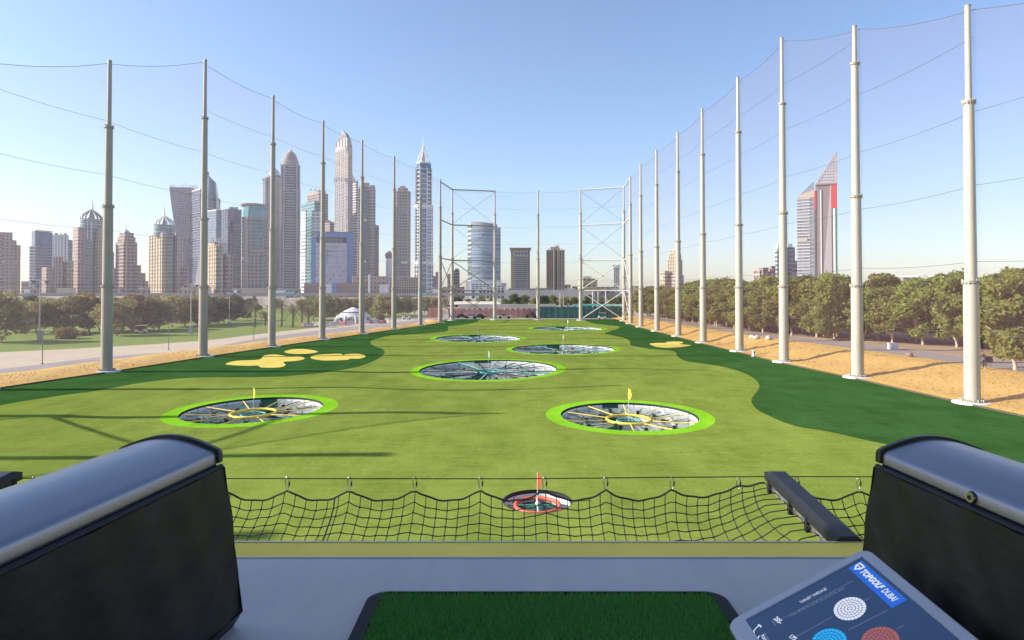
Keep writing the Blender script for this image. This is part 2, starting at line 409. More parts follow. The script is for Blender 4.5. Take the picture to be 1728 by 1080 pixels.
# ground strips beside the range (offset sheets, each a few mm above the one below)
def strip(name, A, B, mat, z, kind='structure', sub=1):
    b = MB(); n = len(A)
    for i in range(n - 1):
        b.poly([(A[i][0], A[i][1], z), (A[i + 1][0], A[i + 1][1], z), (B[i + 1][0], B[i + 1][1], z), (B[i][0], B[i][1], z)])
    o = b.build(name, mat, kind=kind); return o
def dens(L, n=24):
    return [(p.x, p.y) for p in catmull([Vector((a, b_, 0)) for a, b_ in L], n // max(1, len(L) - 1) + 1, False)]
def gline(pts): return [(G(*p).x, G(*p).y) for p in pts]
lx = [-420, -150, 0, 170, 342, 458, 640, 725]
e0 = list(zip(lx, [720, 676, 652, 627.5, 604, 586, 562, 547]))
e1 = list(zip(lx, [680, 649, 631.5, 612, 593, 576, 552.5, 541]))
e2 = list(zip(lx, [662, 635, 622.5, 602.5, 588, 567.5, 546, 538]))
e3 = list(zip(lx, [615, 603, 594, 585.5, 574.5, 561, 541, 536]))
l0, l1, l2, l3 = (dens(gline(e)) for e in (e0, e1, e2, e3))
far_l = dens([(-520, 240), (-420, 285), (-320, 330), (-240, 360), (-180, 380), (-120, 370), (-60, 300), (-30, 250)])
strip('lawn', l3, far_l, m_lawn, -0.060, 'structure')
strip('sandy_verge', l2, l3, m_pale, -0.050)
strip('path', l1, l2, m_path, -0.030)
# raised sand berm along the range, with a soft uneven crest
def berm(name, base, outer, hgt, mat, n=10, foot=0.03, drop=True, fade=None):
    b = MB(); rows = []
    for i in range(len(base)):
        row = []
        for j in range(n + 1):
            t = j / n
            x = base[i][0] * (1 - t) + outer[i][0] * t; y = base[i][1] * (1 - t) + outer[i][1] * t
            s = t * t * (3 - 2 * t)
            z = foot + hgt * (s if not drop else math.sin(math.pi * min(1, t * 1.0)) ) + 0.10 * math.sin(x * 0.9 + y * 0.31) * math.sin(t * math.pi) + 0.07 * math.sin(x * 2.3 - y * 1.7) * math.sin(t * math.pi)
            if drop and t >= 1: z = -0.02
            row.append((x, y, z))
        rows.append(row)
    k = len(b.v)
    for r in rows: b.v += r
    m_ = n + 1
    for i in range(len(rows) - 1):
        for j in range(n):
            b.face([k + i * m_ + j, k + (i + 1) * m_ + j, k + (i + 1) * m_ + j + 1, k + i * m_ + j + 1][::-1 if name == 'x' else 1], None, True)
    return b.build(name, mat, kind='structure')
def resample(L, n):
    P = np.array(L, float); d = np.r_[0, np.cumsum(np.hypot(*np.diff(P, axis=0).T))]; t = np.linspace(0, d[-1], n)
    return list(zip(np.interp(t, d, P[:, 0]), np.interp(t, d, P[:, 1])))
le = [(x - 0.05, y) for x, y in TURF[:len(left_edge)]] + [(BPOLES[0][2] - 4.5, 211)]
le = [p for p in le if p[1] > 30]
lo = []
for x, y in le:
    w = 9.0 if y < 90 else max(4.0, 9.0 - (y - 90) * 0.045)
    lo.append((x - w * 1.15, y + w * 0.25))
berm('sand_bank', resample(le, 120), resample(lo, 120), 0.32, m_sand, 8, 0.10)

# right side: bank climbing to a tree terrace
RT = 1.55
def right_x(y):
    P = right_edge; ys_ = [p[1] for p in P]; xs_ = [p[0] for p in P]
    return float(np.interp(y, ys_, xs_))
def crest_w(y): return float(np.interp(y, [20, 85, 130, 210, 230], [12.5, 12, 7.2, 6.0, 6.0]))
def terr(y): return RT * float(np.interp(y, [0, 205, 240], [1, 1, 0.25]))
ys_r = [8 + i * 1.9 for i in range(118)]
def grid_sheet(name, fx, fz, cols, mat):
    b = MB()
    for y in ys_r:
        for t in cols: x = fx(y, t); b.v.append((x, y, fz(x, y, t)))
    n = len(cols)
    for i in range(len(ys_r) - 1):
        for j in range(n - 1): b.face([i * n + j, i * n + j + 1, (i + 1) * n + j + 1, (i + 1) * n + j], None, True)
    return b.build(name, mat, kind='structure')
def lump(x, y): return 0.09 * math.sin(x * 0.8 + y * 0.27) + 0.07 * math.sin(x * 1.9 - y * 1.3) + 0.04 * math.sin(x * 4.1 + y * 3.3)
def sm(t): return t * t * (3 - 2 * t)
grid_sheet('sand_bank', lambda y, t: right_x(y) + 0.02 + t * crest_w(y), lambda x, y, t: 0.06 + terr(y) * sm(t) + lump(x, y) * math.sin(math.pi * t), [j / 14 for j in range(15)], m_sand)
def pathw(y): return float(np.interp(y, [30, 90, 120, 210], [6.5, 6.0, 3.6, 3.0]))
grid_sheet('path', lambda y, t: right_x(y) + crest_w(y) + t * pathw(y), lambda x, y, t: 0.06 + terr(y) + 0.0, [0, .5, 1], m_path)
grid_sheet('terrace', lambda y, t: right_x(y) + crest_w(y) + pathw(y) + t, lambda x, y, t: 0.06 + terr(y) + (0.12 * math.sin(x * 0.5 + y * 0.3) if 1 < t < 90 else 0.0), [0, 1, 3, 6, 10, 15, 25, 40, 70, 120], m_soil)

# service road at the far end
b = MB(); b.poly([(-60, 221, -0.02), (60, 219, -0.02), (70, 236, -0.02), (-75, 238, -0.02)])
b.build('road', m_asph, kind='structure')
# low edging that holds the turf
m_edge = M('edging_board', (0.10, 0.075, 0.055), 0.8)
def edging(name, L, label):
    t = MB(); 
    for i in range(len(L) - 1):
        a, c = Vector((*L[i], 0)), Vector((*L[i + 1], 0)); n = (c - a).normalized().cross(Vector((0, 0, 1))) * 0.06
        t.prism([(a - n)[:2], (c - n)[:2], (c + n)[:2], (a + n)[:2]], -0.02, 0.13)
    o = t.build(name, m_edge); return tag(o, label, 'edging')
edging('turf_edging', [p for p in TURF[:len(left_edge)] if p[1] > 30], 'dark timber edging along the turf below the pole row facing the golf course')
edging('turf_edging', [p for p in right_edge], 'dark timber edging between dark turf and the tall sand bank')
# ------------------------------------------------------------------ poles and nets
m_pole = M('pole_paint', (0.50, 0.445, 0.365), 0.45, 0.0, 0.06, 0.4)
m_pole_d = M('pole_flange', (0.40, 0.36, 0.30), 0.5, 0.2, 0.1, 1.0)
m_conc = M('pole_footing', (0.62, 0.60, 0.56), 0.85, 0, 0.15, 3, 0.4, 20)
m_cable = M('net_cable', (0.10, 0.10, 0.11), 0.6)
m_net = net_mat('fine_netting', (0.42, 0.25, 0.28), 0.135)
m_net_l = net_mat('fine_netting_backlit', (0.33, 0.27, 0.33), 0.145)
ORD = ['first', 'second', 'third', 'fourth', 'fifth', 'sixth', 'seventh', 'eighth', 'ninth', 'tenth', 'eleventh', 'twelfth', 'thirteenth', 'fourteenth', 'fifteenth', 'sixteenth', 'seventeenth', 'eighteenth', 'nineteenth', 'twentieth']
GR = 'steel netting poles round the driving range'
m_pole_shade = M('pole_paint_shaded', (0.37, 0.335, 0.275), 0.5, 0.0, 0.08, 0.4)  # same paint, darkened to colour in the shade on the course row
def make_pole(h, label, loc, rz=0.0, paint=None):
    m_pole = paint or globals()['m_pole']
    t = thing('net_pole', label, 'pole', loc, rz, GR)
    secs = [(0, 10.1, .62, .60), (10.1, 19.9, .54, .51), (19.9, 34.6, .43, .38), (34.6, h, .26, .22)]
    if h < 38: secs = [(0, 10.1, .62, .60), (10.1, 19.5, .55, .52), (19.5, 28.9, .42, .39), (28.9, h, .25, .22)]
    if h < 34.5: secs = [(0, 10.3, .60, .57), (10.3, 25.6, .47, .40), (25.6, h, .26, .22)]
    for i, (z0, z1, r0, r1) in enumerate(secs):
        MB().lathe([(r0, z0), (r1, z1)], 22).build('shaft', m_pole, t)
        if i:
            f = MB(); R0 = secs[i - 1][3]
            f.lathe([(R0 + .13, z0 - .10), (R0 + .13, z0 - .02)], 22); f.lathe([(R0 + .12, z0 + 0.0), (R0 + .12, z0 + .08)], 22)
            for k in range(14):
                a = 2 * math.pi * k / 14; x, y = (R0 + .075) * math.cos(a), (R0 + .075) * math.sin(a)
                f.box(x - .035, y - .035, z0 - .2, x + .035, y + .035, z0 + .2)
            f.build('flange', m_pole_d, t)
    MB().lathe([(secs[-1][3] + .03, h), (secs[-1][3] + .03, h + .12), (.02, h + .2)], 14).build('cap', m_pole_d, t)
    fl = MB(); fl.lathe([(.95, .16), (.95, .22)], 22)
    for k in range(16):
        a = 2 * math.pi * k / 16; x, y = .82 * math.cos(a), .82 * math.sin(a); fl.box(x - .05, y - .05, .22, x + .05, y + .05, .40)
    fl.build('base_flange', m_pole_d, t)
    MB().lathe([(1.5, -.1), (1.5, .10), (1.4, .16)], 20).build('footing', m_conc, t)
    # ladder rungs / steps up the shaft
    st = MB()
    z = 3.0
    while z < h - 2:
        r = next((r0 + (r1 - r0) * (z - z0) / (z1 - z0) for z0, z1, r0, r1 in secs if z0 <= z <= z1), .3)
        st.box(-r - .10, -.03, z, -r + .02, .03, z + .05); z += 0.9
    st.build('step_pegs', m_pole_d, t, kind='stuff')
    return t
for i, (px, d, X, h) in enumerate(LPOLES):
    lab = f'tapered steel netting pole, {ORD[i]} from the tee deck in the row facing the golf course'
    make_pole(h, lab, (X, d, 0), 0.3, m_pole_shade)
for i, (px, d, X, h) in enumerate(RPOLES):
    lab = f'sunlit cream netting pole, {ORD[i]} from the tee deck along the sand bank and tree avenue'
    make_pole(h, lab, (X, d, 0), 0.3)
BL = ['corner netting pole of the far end beside the white and blue spired tower', 'far end netting pole standing before the curved blue glass tower',
      'slim far end netting pole between the two brown office towers', 'far end netting pole carrying the braced corner bay by the beige hotel']
for (px, d, X, h), lab in zip(BPOLES, BL): make_pole(h, lab, (X, d, 0), 0.3)

def net_side(name, label, poles, cable_z, mat, out):
    root = thing(name, label, 'netting', (0, 0, 0))
    P = [Vector((X, d, 0)) for _, d, X, _ in poles]; Hs = [p[3] for p in poles]
    for i in range(len(P) - 1):
        a, c = P[i], P[i + 1]; n = 12; sag = 0.45
        n_off = Vector((out, 0, 0)) if abs((c - a).y) > abs((c - a).x) else Vector((0, out, 0))
        b = MB(); tops = []
        for k in range(n + 1):
            t = k / n; p = a.lerp(c, t) + n_off; zt = Hs[i] * (1 - t) + Hs[i + 1] * t - 0.25 - sag * 4 * t * (1 - t)
            tops.append(Vector((p.x, p.y, zt)))
        k0 = len(b.v); m_ = 9
        for k, p in enumerate(tops):
            for j in range(m_):
                s = j / (m_ - 1); bow = 0.25 * math.sin(math.pi * s) * math.sin(math.pi * k / n)
                b.v.append((p.x + bow * (1 if n_off.x else 0), p.y + bow * (1 if n_off.y else 0), 0.15 + (p.z - 0.15) * s))
        for k in range(n):
            for j in range(m_ - 1): b.face([k0 + k * m_ + j, k0 + (k + 1) * m_ + j, k0 + (k + 1) * m_ + j + 1, k0 + k * m_ + j + 1], None, True)
        b.build('net_panel', mat, root)
        MB().tube(tops, 0.09 if P[i].y < 45 and P[i].x < 0 else 0.026, 5).build('top_cable', m_cable, root)
        for z in cable_z:
            if z > min(Hs[i], Hs[i + 1]) - 1.0: continue
            pts = []
            for k in range(7):
                t = k / 6; p = a.lerp(c, t) + n_off; pts.append((p.x, p.y, z - 0.35 * 4 * t * (1 - t) * 0.6))
            MB().tube(pts, 0.018, 5).build('cable', m_cable, root)
    return root
net_side('range_netting', 'tall fine netting hung along the pole row facing the golf course skyline', LPOLES + [BPOLES[0]], (36.0, 29.7, 23.3, 16.8, 10.4, 4.5), m_net_l, -0.5)
net_side('range_netting', 'tall fine netting hung along the pole row beside the tree avenue', RPOLES, (37.4, 31.2, 24.8, 18.5, 12.0, 6.0), m_net, 0.5)
net_side('range_netting', 'fine netting closing the far end of the driving range', BPOLES + [RPOLES[-1]], (36.6, 30.6, 25.0, 19.0, 13.0, 6.5), net_mat('far_netting', (0.40, 0.28, 0.32), 0.07), 0.45)

# braced steel corner frames at the far end
m_steel = M('frame_steel', (0.30, 0.27, 0.23), 0.5, 0.2)
m_steel_l = M('frame_steel_pale', (0.66, 0.62, 0.55), 0.5, 0.1)
def frame(label, pairs):
    root = thing('corner_frame', label, 'steel frame')
    for (a, c, mat, full) in pairs:
        A, C = Vector((a[2], a[1], 0)), Vector((c[2], c[1], 0))
        zs = (9.6, 19.4, 30.9, 42.4)
        for z in zs: MB().tube([A + Vector((0, 0, z)), C + Vector((0, 0, z))], 0.19, 8).build('cross_bar', mat, root)
        for z0, z1 in ((0.3, 9.4), (9.8, 19.2)):
            MB().tube([A + Vector((0, -.15, z0)), C + Vector((0, -.15, z1))], 0.13, 8).build('brace', mat, root)
            MB().tube([A + Vector((0, .15, z1)), C + Vector((0, .15, z0))], 0.13, 8).build('brace', mat, root)
        if full:
            for z0, z1 in ((19.8, 30.5), (31.3, 42.0)):
                MB().tube([A + Vector((0, -.1, z0)), C + Vector((0, -.1, z1))], 0.04, 5).build('tie_rod', m_cable, root)
                MB().tube([A + Vector((0, .1, z1)), C + Vector((0, .1, z0))], 0.04, 5).build('tie_rod', m_cable, root)
rf = thing('corner_frame', 'braced steel frame at the start of the pole row facing the golf course', 'steel frame')
(_, ya, xa, _), (_, yb_, xb_, _) = LPOLES[1], LPOLES[2]
for z0, z1 in ((19.0, 19.2), (19.6, 9.8), (.3, 9.6)): MB().tube([(xa, ya, z0), (xb_, yb_, z1)], .16, 8).build('brace', m_steel, rf)
frame('braced steel bay frames of the far corner nearer the skyscrapers', [(LPOLES[-1], BPOLES[0], m_steel, False), (BPOLES[0], BPOLES[1], m_steel, True)])
frame('pale braced steel bay frames of the far corner nearer the tree avenue', [(BPOLES[3], RPOLES[-1], m_steel_l, True), (RPOLES[-1], RPOLES[-2], m_steel_l, False)])

# ------------------------------------------------------------------ golf targets
m_pit = M('pit_liner', (0.84, 0.83, 0.80), 0.8, 0, 0.08, 1.0, 0.3, 5)
m_pitf = M('pit_floor', (0.34, 0.34, 0.33), 0.9, 0, 0.3, 2.0)
m_black = M('black_rubber', (0.012, 0.012, 0.013), 0.6)
m_ybar = M('yellow_bar', (0.85, 0.62, 0.06), 0.5)
m_teal = M('teal_bar', (0.10, 0.36, 0.30), 0.5)
m_dbar = M('dark_bar', (0.03, 0.03, 0.03), 0.6)
m_wbar = M('white_bar', (0.72, 0.72, 0.66), 0.5)
m_rbar = M('red_bar', (0.80, 0.12, 0.06), 0.5)
m_bbar = M('blue_bar', (0.05, 0.14, 0.42), 0.5)
m_brbar = M('brown_bar', (0.36, 0.24, 0.12), 0.6)
m_tealnet = net_mat('teal_tray_net', (0.05, 0.20, 0.16), 0.16)
m_dgreen = M('tray_green', (0.025, 0.10, 0.06), 0.8)
TINFO = dict(
    red=('small red hoop target pit just below the tee deck', m_rbar, m_rbar, m_black, (0.85, 0.04, 0.02)),
    yellow=('lime ringed target with yellow spokes and hoop before the mitten bunker', m_ybar, m_ybar, m_lime, (0.90, 0.80, 0.03)),
    gold=('tilted lime ringed target with yellow hoop beside the bunker cluster', m_ybar, m_ybar, m_lime, (0.80, 0.88, 0.03)),
    green=('lime ringed target with teal hoop in the middle of the range', m_wbar, m_teal, m_lime, (0.25, 0.55, 0.42)),
    brown=('lime ringed target with brown hoop beyond the teal one', m_wbar, m_brbar, m_lime, (0.42, 0.32, 0.2)),
    blue=('lime ringed target with blue hoop beyond the bunker cluster', m_wbar, m_bbar, m_lime, (0.02, 0.03, 0.10)),
    white=('lime ringed target with white hoop at the far end of the range', m_wbar, m_wbar, m_lime, (0.8, 0.8, 0.78)))
for i, t in enumerate(TARGETS):
    lab, mspoke, mring, mrim, fc = TINFO[t['key']]
    z0 = float(turf_h(t['x'], t['y'])); q, p = t['q'], t['p']
    root = thing('golf_target', lab, 'golf target', (t['x'], t['y'], z0), 0, 'ringed targets sunk in the turf')
    ring_sheet(i, root, mrim)
    ri = t['ri']; red = t['key'] == 'red'
    dep = max(1.0, 2 * ri * (H / t['y']) * 1.12 + 0.5) if not red else 1.5
    NW = 48
    def at(r, a, z=0.0):
        x, y = r * math.cos(a), r * math.sin(a); return Vector((x, y, q * x + p * y + z))
    # wall panels round the pit, with dark joints between them
    nP = 24 if not red else 8
    for k in range(nP):
        b = MB(); a0, a1 = 2 * math.pi * (k + .02) / nP, 2 * math.pi * (k + .98) / nP; m_ = 5
        for j in range(m_):
            a = a0 + (a1 - a0) * j / (m_ - 1); v0, v1 = at(ri * .985, a, -.16), at(ri * .97, a, -dep); b.v += [tuple(v1), tuple(v0)]
        for j in range(m_ - 1): b.face([2 * j + 2, 2 * j, 2 * j + 1, 2 * j + 3], None, True)
        door = (not red) and k == 6
        b.build('pit_wall', m_dgreen if door else m_pit, root)
    b = MB(); b.v = [tuple(at(ri * 1.0, 2 * math.pi * k / NW, 0.004)) for k in range(NW)] + [tuple(at(ri * .998, 2 * math.pi * k / NW, -.28)) for k in range(NW)]
    for k in range(NW): b.face([k, (k + 1) % NW, NW + (k + 1) % NW, NW + k][::-1], None, True)
    b.build('rim_lip', m_black, root)
    b = MB(); b.v = [tuple(at(ri * 1.02, 2 * math.pi * k / NW, -.30)) for k in range(NW)] + [tuple(at(ri * 1.02, 2 * math.pi * k / NW, -dep - .3)) for k in range(NW)]
    for k in range(NW): b.face([k, (k + 1) % NW, NW + (k + 1) % NW, NW + k][::-1], None, True)
    b.face([NW + k for k in range(NW)])
    b.build('pit_floor', m_pitf, root)
    rr = 0.66 * ri if red else (0.32 if t['key'] in ('yellow', 'gold') else .2) * ri
    zr = -.22 if red else -.32
    MB().tube([at(rr, 2 * math.pi * k / 40, zr) for k in range(40)], .10 if red else (max(.08, .02 * ri) if t['key'] in ('yellow', 'gold') else .07), 8, True).build('hoop', mring, root)
    if red:
        b = MB(); b.v = [tuple(at(rr * .98, 2 * math.pi * k / 40, zr - .14)) for k in range(40)]; b.face(list(range(40)))
        b.build('tray', m_dgreen, root)
        MB().tube([at(ri * .9, 0, -.2), at(ri * .9, math.pi, -.2)], .035, 6).build('spoke', m_teal, root)
        MB().tube([at(ri * .95, math.pi / 2, -.2), at(ri * .95, -math.pi / 2, -.2)], .035, 6).build('spoke', m_wbar, root)
        MB().ball((0, 0, -.12), .10, 10).build('hub', m_wbar, root)
    else:
        n_s = 10
        for k in range(n_s):
            a = 2 * math.pi * (k + .35) / n_s
            MB().tube([at(rr, a, zr), at(ri * .985, a, -.15)], max(.04, .0078 * ri), 6).build('spoke', mspoke if (t['key'] in ('yellow', 'gold') or k % 5 in (0, 2)) else m_teal if k % 2 else m_dbar, root)
            a2 = a + math.pi / n_s
            MB().tube([at(rr * 1.02, a2, zr - .15), at(ri * .985, a2, -.32)], max(.03, .007 * ri), 5).build('spoke', m_dbar, root, 'thin dark spoke')
            # sagging ropes between the spokes
            pts = []
            for j in range(7):
                tt = j / 6; aa = a + 2 * math.pi / n_s * tt; pts.append(at(ri * .70, aa, -.35 - .38 * 4 * tt * (1 - tt)))
            MB().tube(pts, max(.03, .006 * ri), 5).build('rope', m_teal if k % 2 else m_dbar, root)
            pts = [at(ri * .97, a, -.5), at(ri * .72, a + .16, -.75), at(ri * .5, a + .3, -.6)]
            MB().tube(pts, max(.022, .005 * ri), 5).build('rope', m_dbar, root)
            MB().box(-.12, -.12, -.2, .12, .12, .1).build('clamp', m_dbar, root).location = at(ri * (.5 + .12 * (k % 3)), a2, -.35)
        m_pale_ = bpy.data.materials.get('pale_tray_net') or net_mat('pale_tray_net', (0.66, 0.70, 0.65), 0.62)
        for k in range(n_s):                                     # net panels of the tray, each slung at its own angle
            a = 2 * math.pi * (k + .35) / n_s; wA = 2 * math.pi / n_s
            for r0_, r1_, za, zb in ((1.04 * rr, .62 * ri, zr - .12, -.55), (.65 * ri, .96 * ri, -.6, -.32)):
                rk = random.Random(k * 7 + i * 31 + int(r0_ * 100)); e0, e1 = rk.uniform(.03, .2), rk.uniform(.8, .97)
                pb = MB().poly([at(r0_, a + wA * e0, za + rk.uniform(-.12, .1)), at(r0_, a + wA * e1, za + rk.uniform(-.12, .1)), at(r1_, a + wA * e1, zb + rk.uniform(-.15, .1)), at(r1_, a + wA * e0, zb + rk.uniform(-.15, .1))])
                pb.build('net_sheet', m_pale_ if rk.random() < .62 else m_tealnet, root)
                MB().tube([at(r0_, a + wA * e0, za), at((r0_ + r1_) / 2, a + wA * .5, min(za, zb) - .2), at(r1_, a + wA * e1, zb)], max(.02, .0042 * ri), 5).build('rope', m_dbar, root)
        b = MB(); nn = 40
        b.v = [tuple(at(rr, 2 * math.pi * k / nn, zr - .1)) for k in range(nn)] + [tuple(at(ri * .72, 2 * math.pi * k / nn, -.75 + .25 * math.cos(n_s * 2 * math.pi * k / nn))) for k in range(nn)] + [tuple(at(ri * .98, 2 * math.pi * k / nn, -.3)) for k in range(nn)]
        for r_ in range(2):
            for k in range(nn): b.face([r_ * nn + k, r_ * nn + (k + 1) % nn, (r_ + 1) * nn + (k + 1) % nn, (r_ + 1) * nn + k], None, True)
        b.build('tray_net', m_tealnet, root)
        rc = (.17 if t['key'] in ('yellow', 'gold') else .11) * ri
        MB().tube([at(rc, 2 * math.pi * k / 32, zr - .12) for k in range(32)], max(.06, .016 * ri), 6, True).build('cup_rim', m_teal, root)
        b = MB(); b.v = [tuple(at(rc * .98, 2 * math.pi * k / 32, zr - .25)) for k in range(32)]; b.face(list(range(32)))
        b.build('cup', m_dgreen, root)
    # feather flag on a thin staff
    hh = {'red': 1.3, 'yellow': 2.05, 'gold': 1.75, 'green': 2.2, 'brown': 2.4, 'blue': 2.1, 'white': 2.2}[t['key']]
    MB().tube([(0, 0, zr - .1), (0, 0, hh)], .018, 6).build('flag_staff', m_wbar, root)
    b = MB(); fw = .17 if red else .22; fl_ = .75 if red else .9
    pr = [(0, hh), (.55 * fw, hh - .12 * fl_), (fw, hh - .45 * fl_), (.85 * fw, hh - .75 * fl_), (.2 * fw, hh - fl_), (-.35 * fw, hh - .8 * fl_), (-.3 * fw, hh - .4 * fl_)]
    pr2 = [((x + .03) * .77, (x + .03) * -.64 + .02 * math.sin(z * 6), z) for x, z in pr]
    b.v = pr2 + [(x, y + .02, z) for x, y, z in pr2]; n_ = len(pr2)
    b.face(list(range(n_))); b.face(list(range(2 * n_ - 1, n_ - 1, -1)))
    for k in range(n_): b.face([k, k + n_, (k + 1) % n_ + n_, (k + 1) % n_])
    b.build('flag', M('flag_' + t['key'], fc, 0.6), root)
# ------------------------------------------------------------------ skyline
class Tower:
    def __init__(s, name, label, pc, dist, group=None, cat='building', turn=0.0, base=496):
        s.d = dist; s.pc = pc; c = D(pc, 490, dist); s.beta = math.atan2(c.x, c.y); s.base = -0.08
        s.root = thing(name, label, cat, (c.x, c.y, s.base), -s.beta + R(turn), group)
        s.k = dist / F * math.cos(s.beta)
    def X(s, px): return (px - s.pc) * s.k
    def Z(s, py): return H + (491 - py) * s.d / F - s.base
    def z(s, py): return 0.0 if py is None or py >= 489 else s.Z(py)
    def rect(s, x0, x1, dep=None, y0=0.0, ch=0.0):
        a, b = s.X(x0), s.X(x1); w = b - a; dep = dep or w * 0.9
        if ch:
            c = ch * w
            return [(a + c, y0), (b - c, y0), (b, y0 + c), (b, y0 + dep - c), (b - c, y0 + dep), (a + c, y0 + dep), (a, y0 + dep - c), (a, y0 + c)]
        return [(a, y0), (b, y0), (b, y0 + dep), (a, y0 + dep)]
    def corner(s, x0, xc, x1, ang=35, y0=0.0):
        t = R(ang); c = s.X(xc); wr = (s.X(x1) - c) / math.cos(t); wl = (c - s.X(x0)) / math.sin(t)
        p0 = (c, y0); p1 = (c + wr * math.cos(t), y0 + wr * math.sin(t)); p3 = (c - wl * math.sin(t), y0 + wl * math.cos(t))
        return [p0, p1, (p1[0] + p3[0] - p0[0], p1[1] + p3[1] - p0[1]), p3]
    def circ(s, x0, x1, n=28, y0=None, sy=1.0):
        r = (s.X(x1) - s.X(x0)) / 2; cx = (s.X(x0) + s.X(x1)) / 2; cy = r * sy if y0 is None else y0
        return [(cx + r * math.cos(2 * math.pi * k / n), cy + r * sy * math.sin(2 * math.pi * k / n)) for k in range(n)]
    def add(s, part, poly, ytop, mat, ybot=None, top=None, smooth=False, zt=None, label=None):
        z0 = s.z(ybot); z1 = s.Z(ytop)
        o = MB().prism(poly, z0, z1, top, smooth=smooth, zt=zt).build(part, mat, s.root, label); return o
    def slabs(s, poly, ytop, mat, ybot=None, step=4.6, out=1.2, th=1.1, part='floor_slab', z0=None):
        cx = sum(p[0] for p in poly) / len(poly); cy = sum(p[1] for p in poly) / len(poly)
        m = max(math.hypot(p[0] - cx, p[1] - cy) for p in poly); f = 1 + out / m
        P = [(cx + (p[0] - cx) * f, cy + (p[1] - cy) * f) for p in poly]
        step *= 1.3; th *= 1.15
        b = MB(); z = (s.z(ybot) if z0 is None else z0) + step; zt = s.Z(ytop)
        while z < zt - 0.4:
            b.prism(P, z - th / 2, z + th / 2); z += step
        return b.build(part, mat, s.root, None, 'stuff')
    def piers(s, x0, x1, n, ytop, mat, ybot=None, w=1.5, y0=-0.9, dep=1.2, part='pier'):
        z0, z1 = s.z(ybot), s.Z(ytop)
        for i in range(n):
            x = s.X(x0) + (s.X(x1) - s.X(x0)) * (i + .5) / n
            MB().prism([(x - w / 2, y0), (x + w / 2, y0), (x + w / 2, y0 + dep), (x - w / 2, y0 + dep)], z0, z1).build(part, mat, s.root)
    def poly_piers(s, poly, n_per, ytop, mat, ybot=None, w=1.6, out=0.7, part='pier', edges=(0, 3)):
        z0, z1 = s.z(ybot), s.Z(ytop)
        for e in edges:
            a, b = Vector((*poly[e], 0)), Vector((*poly[(e + 1) % len(poly)], 0)); d = (b - a).normalized(); nrm = d.cross(Vector((0, 0, 1)))
            for i in range(n_per):
                c = a.lerp(b, (i + .5) / n_per); q = [c - d * w / 2 + nrm * out, c + d * w / 2 + nrm * out, c + d * w / 2 - nrm * .4, c - d * w / 2 - nrm * .4]
                MB().prism([p[:2] for p in q], z0, z1).build(part, mat, s.root)
    def spire(s, px, ytop, ybot, r, mat, y=None, part='spire', r2=.25):
        y = y if y is not None else 8
        MB().tube([(s.X(px), y, s.Z(ybot)), (s.X(px), y, s.Z(ytop))], [r, r2], 8).build(part, mat, s.root)
    def dome(s, x0, x1, ytop, ybot, mat, yc=None, n=20, part='dome', kind=1.0):
        r = (s.X(x1) - s.X(x0)) / 2; cx = (s.X(x0) + s.X(x1)) / 2; zb, zt = s.Z(ybot), s.Z(ytop); yc = r if yc is None else yc
        prof = [(max(.01, r * math.cos(t * math.pi / 2) ** kind), zb + (zt - zb) * math.sin(t * math.pi / 2)) for t in [i / 8 for i in range(9)]]
        MB().lathe(prof, n, (cx, yc)).build(part, mat, s.root)

# facade materials (real-world base colours)
f_pink = facade('facade_pink_stone', (0.46, 0.345, 0.28), (0.10, 0.10, 0.11), 5.0, 5.2, .52, .5, lit=.05)
f_beige = facade('facade_beige_stone', (0.54, 0.42, 0.29), (0.12, 0.12, 0.12), 5.0, 5.2, .5, .5, lit=.06)
f_sandy = facade('facade_sandstone', (0.62, 0.48, 0.28), (0.13, 0.12, 0.10), 4.4, 5.0, .45, .55)
f_brown = facade('facade_brown_stone', (0.34, 0.27, 0.225), (0.07, 0.07, 0.07), 5.4, 5.4, .62, .5)
f_grey = facade('facade_grey_block', (0.40, 0.375, 0.37), (0.08, 0.09, 0.11), 5.0, 5.0, .6, .56)
f_greyv = facade('facade_grey_ribbed', (0.44, 0.415, 0.41), (0.10, 0.11, 0.14), 6.0, 5.0, .55, .78)
f_glass = facade('facade_blue_glass', (0.20, 0.24, 0.29), (0.10, 0.15, 0.22), 6.0, 5.0, .93, .76, .06, .35, .4)
f_glassd = facade('facade_dark_glass', (0.12, 0.14, 0.18), (0.05, 0.07, 0.11), 6.5, 5.5, .93, .8, .06, .3, .5)
f_teal = facade('facade_teal_glass', (0.22, 0.34, 0.34), (0.08, 0.22, 0.24), 5.0, 5.0, .94, .72, .08, .35, .35)
f_tealw = facade('facade_teal_white', (0.55, 0.56, 0.54), (0.10, 0.22, 0.23), 7.0, 5.0, 1.1, .55, .1, .5, .35)
f_white = facade('facade_white_frame', (0.62, 0.61, 0.60), (0.09, 0.12, 0.18), 6.5, 6.0, .55, .55)
f_wblue = facade('facade_white_blue', (0.66, 0.66, 0.67), (0.05, 0.09, 0.20), 6.5, 7.5, .74, .80, .08)
f_lav = facade('facade_lavender_panel', (0.58, 0.56, 0.64), (0.62, 0.62, 0.74), 4.0, 5.0, .8, .7, .15, .4, .15)
f_mauve = facade('facade_mauve_weave', (0.36, 0.33, 0.38), (0.15, 0.15, 0.19), 4.6, 5.0, .42, .8, .2, .5)
f_bluec = facade('facade_curved_blue', (0.48, 0.55, 0.62), (0.38, 0.48, 0.60), 12, 5.0, .97, .72, .10, .25, .2)
m_stone = M('pale_stone', (0.508, 0.435, 0.328), 0.8, 0, .1, .05)
m_pinkst = M('pink_stone', (0.394, 0.283, 0.226), 0.8, 0, .1, .05)
m_brownst = M('brown_stone', (0.27, 0.20, 0.16), 0.8, 0, .1, .05)
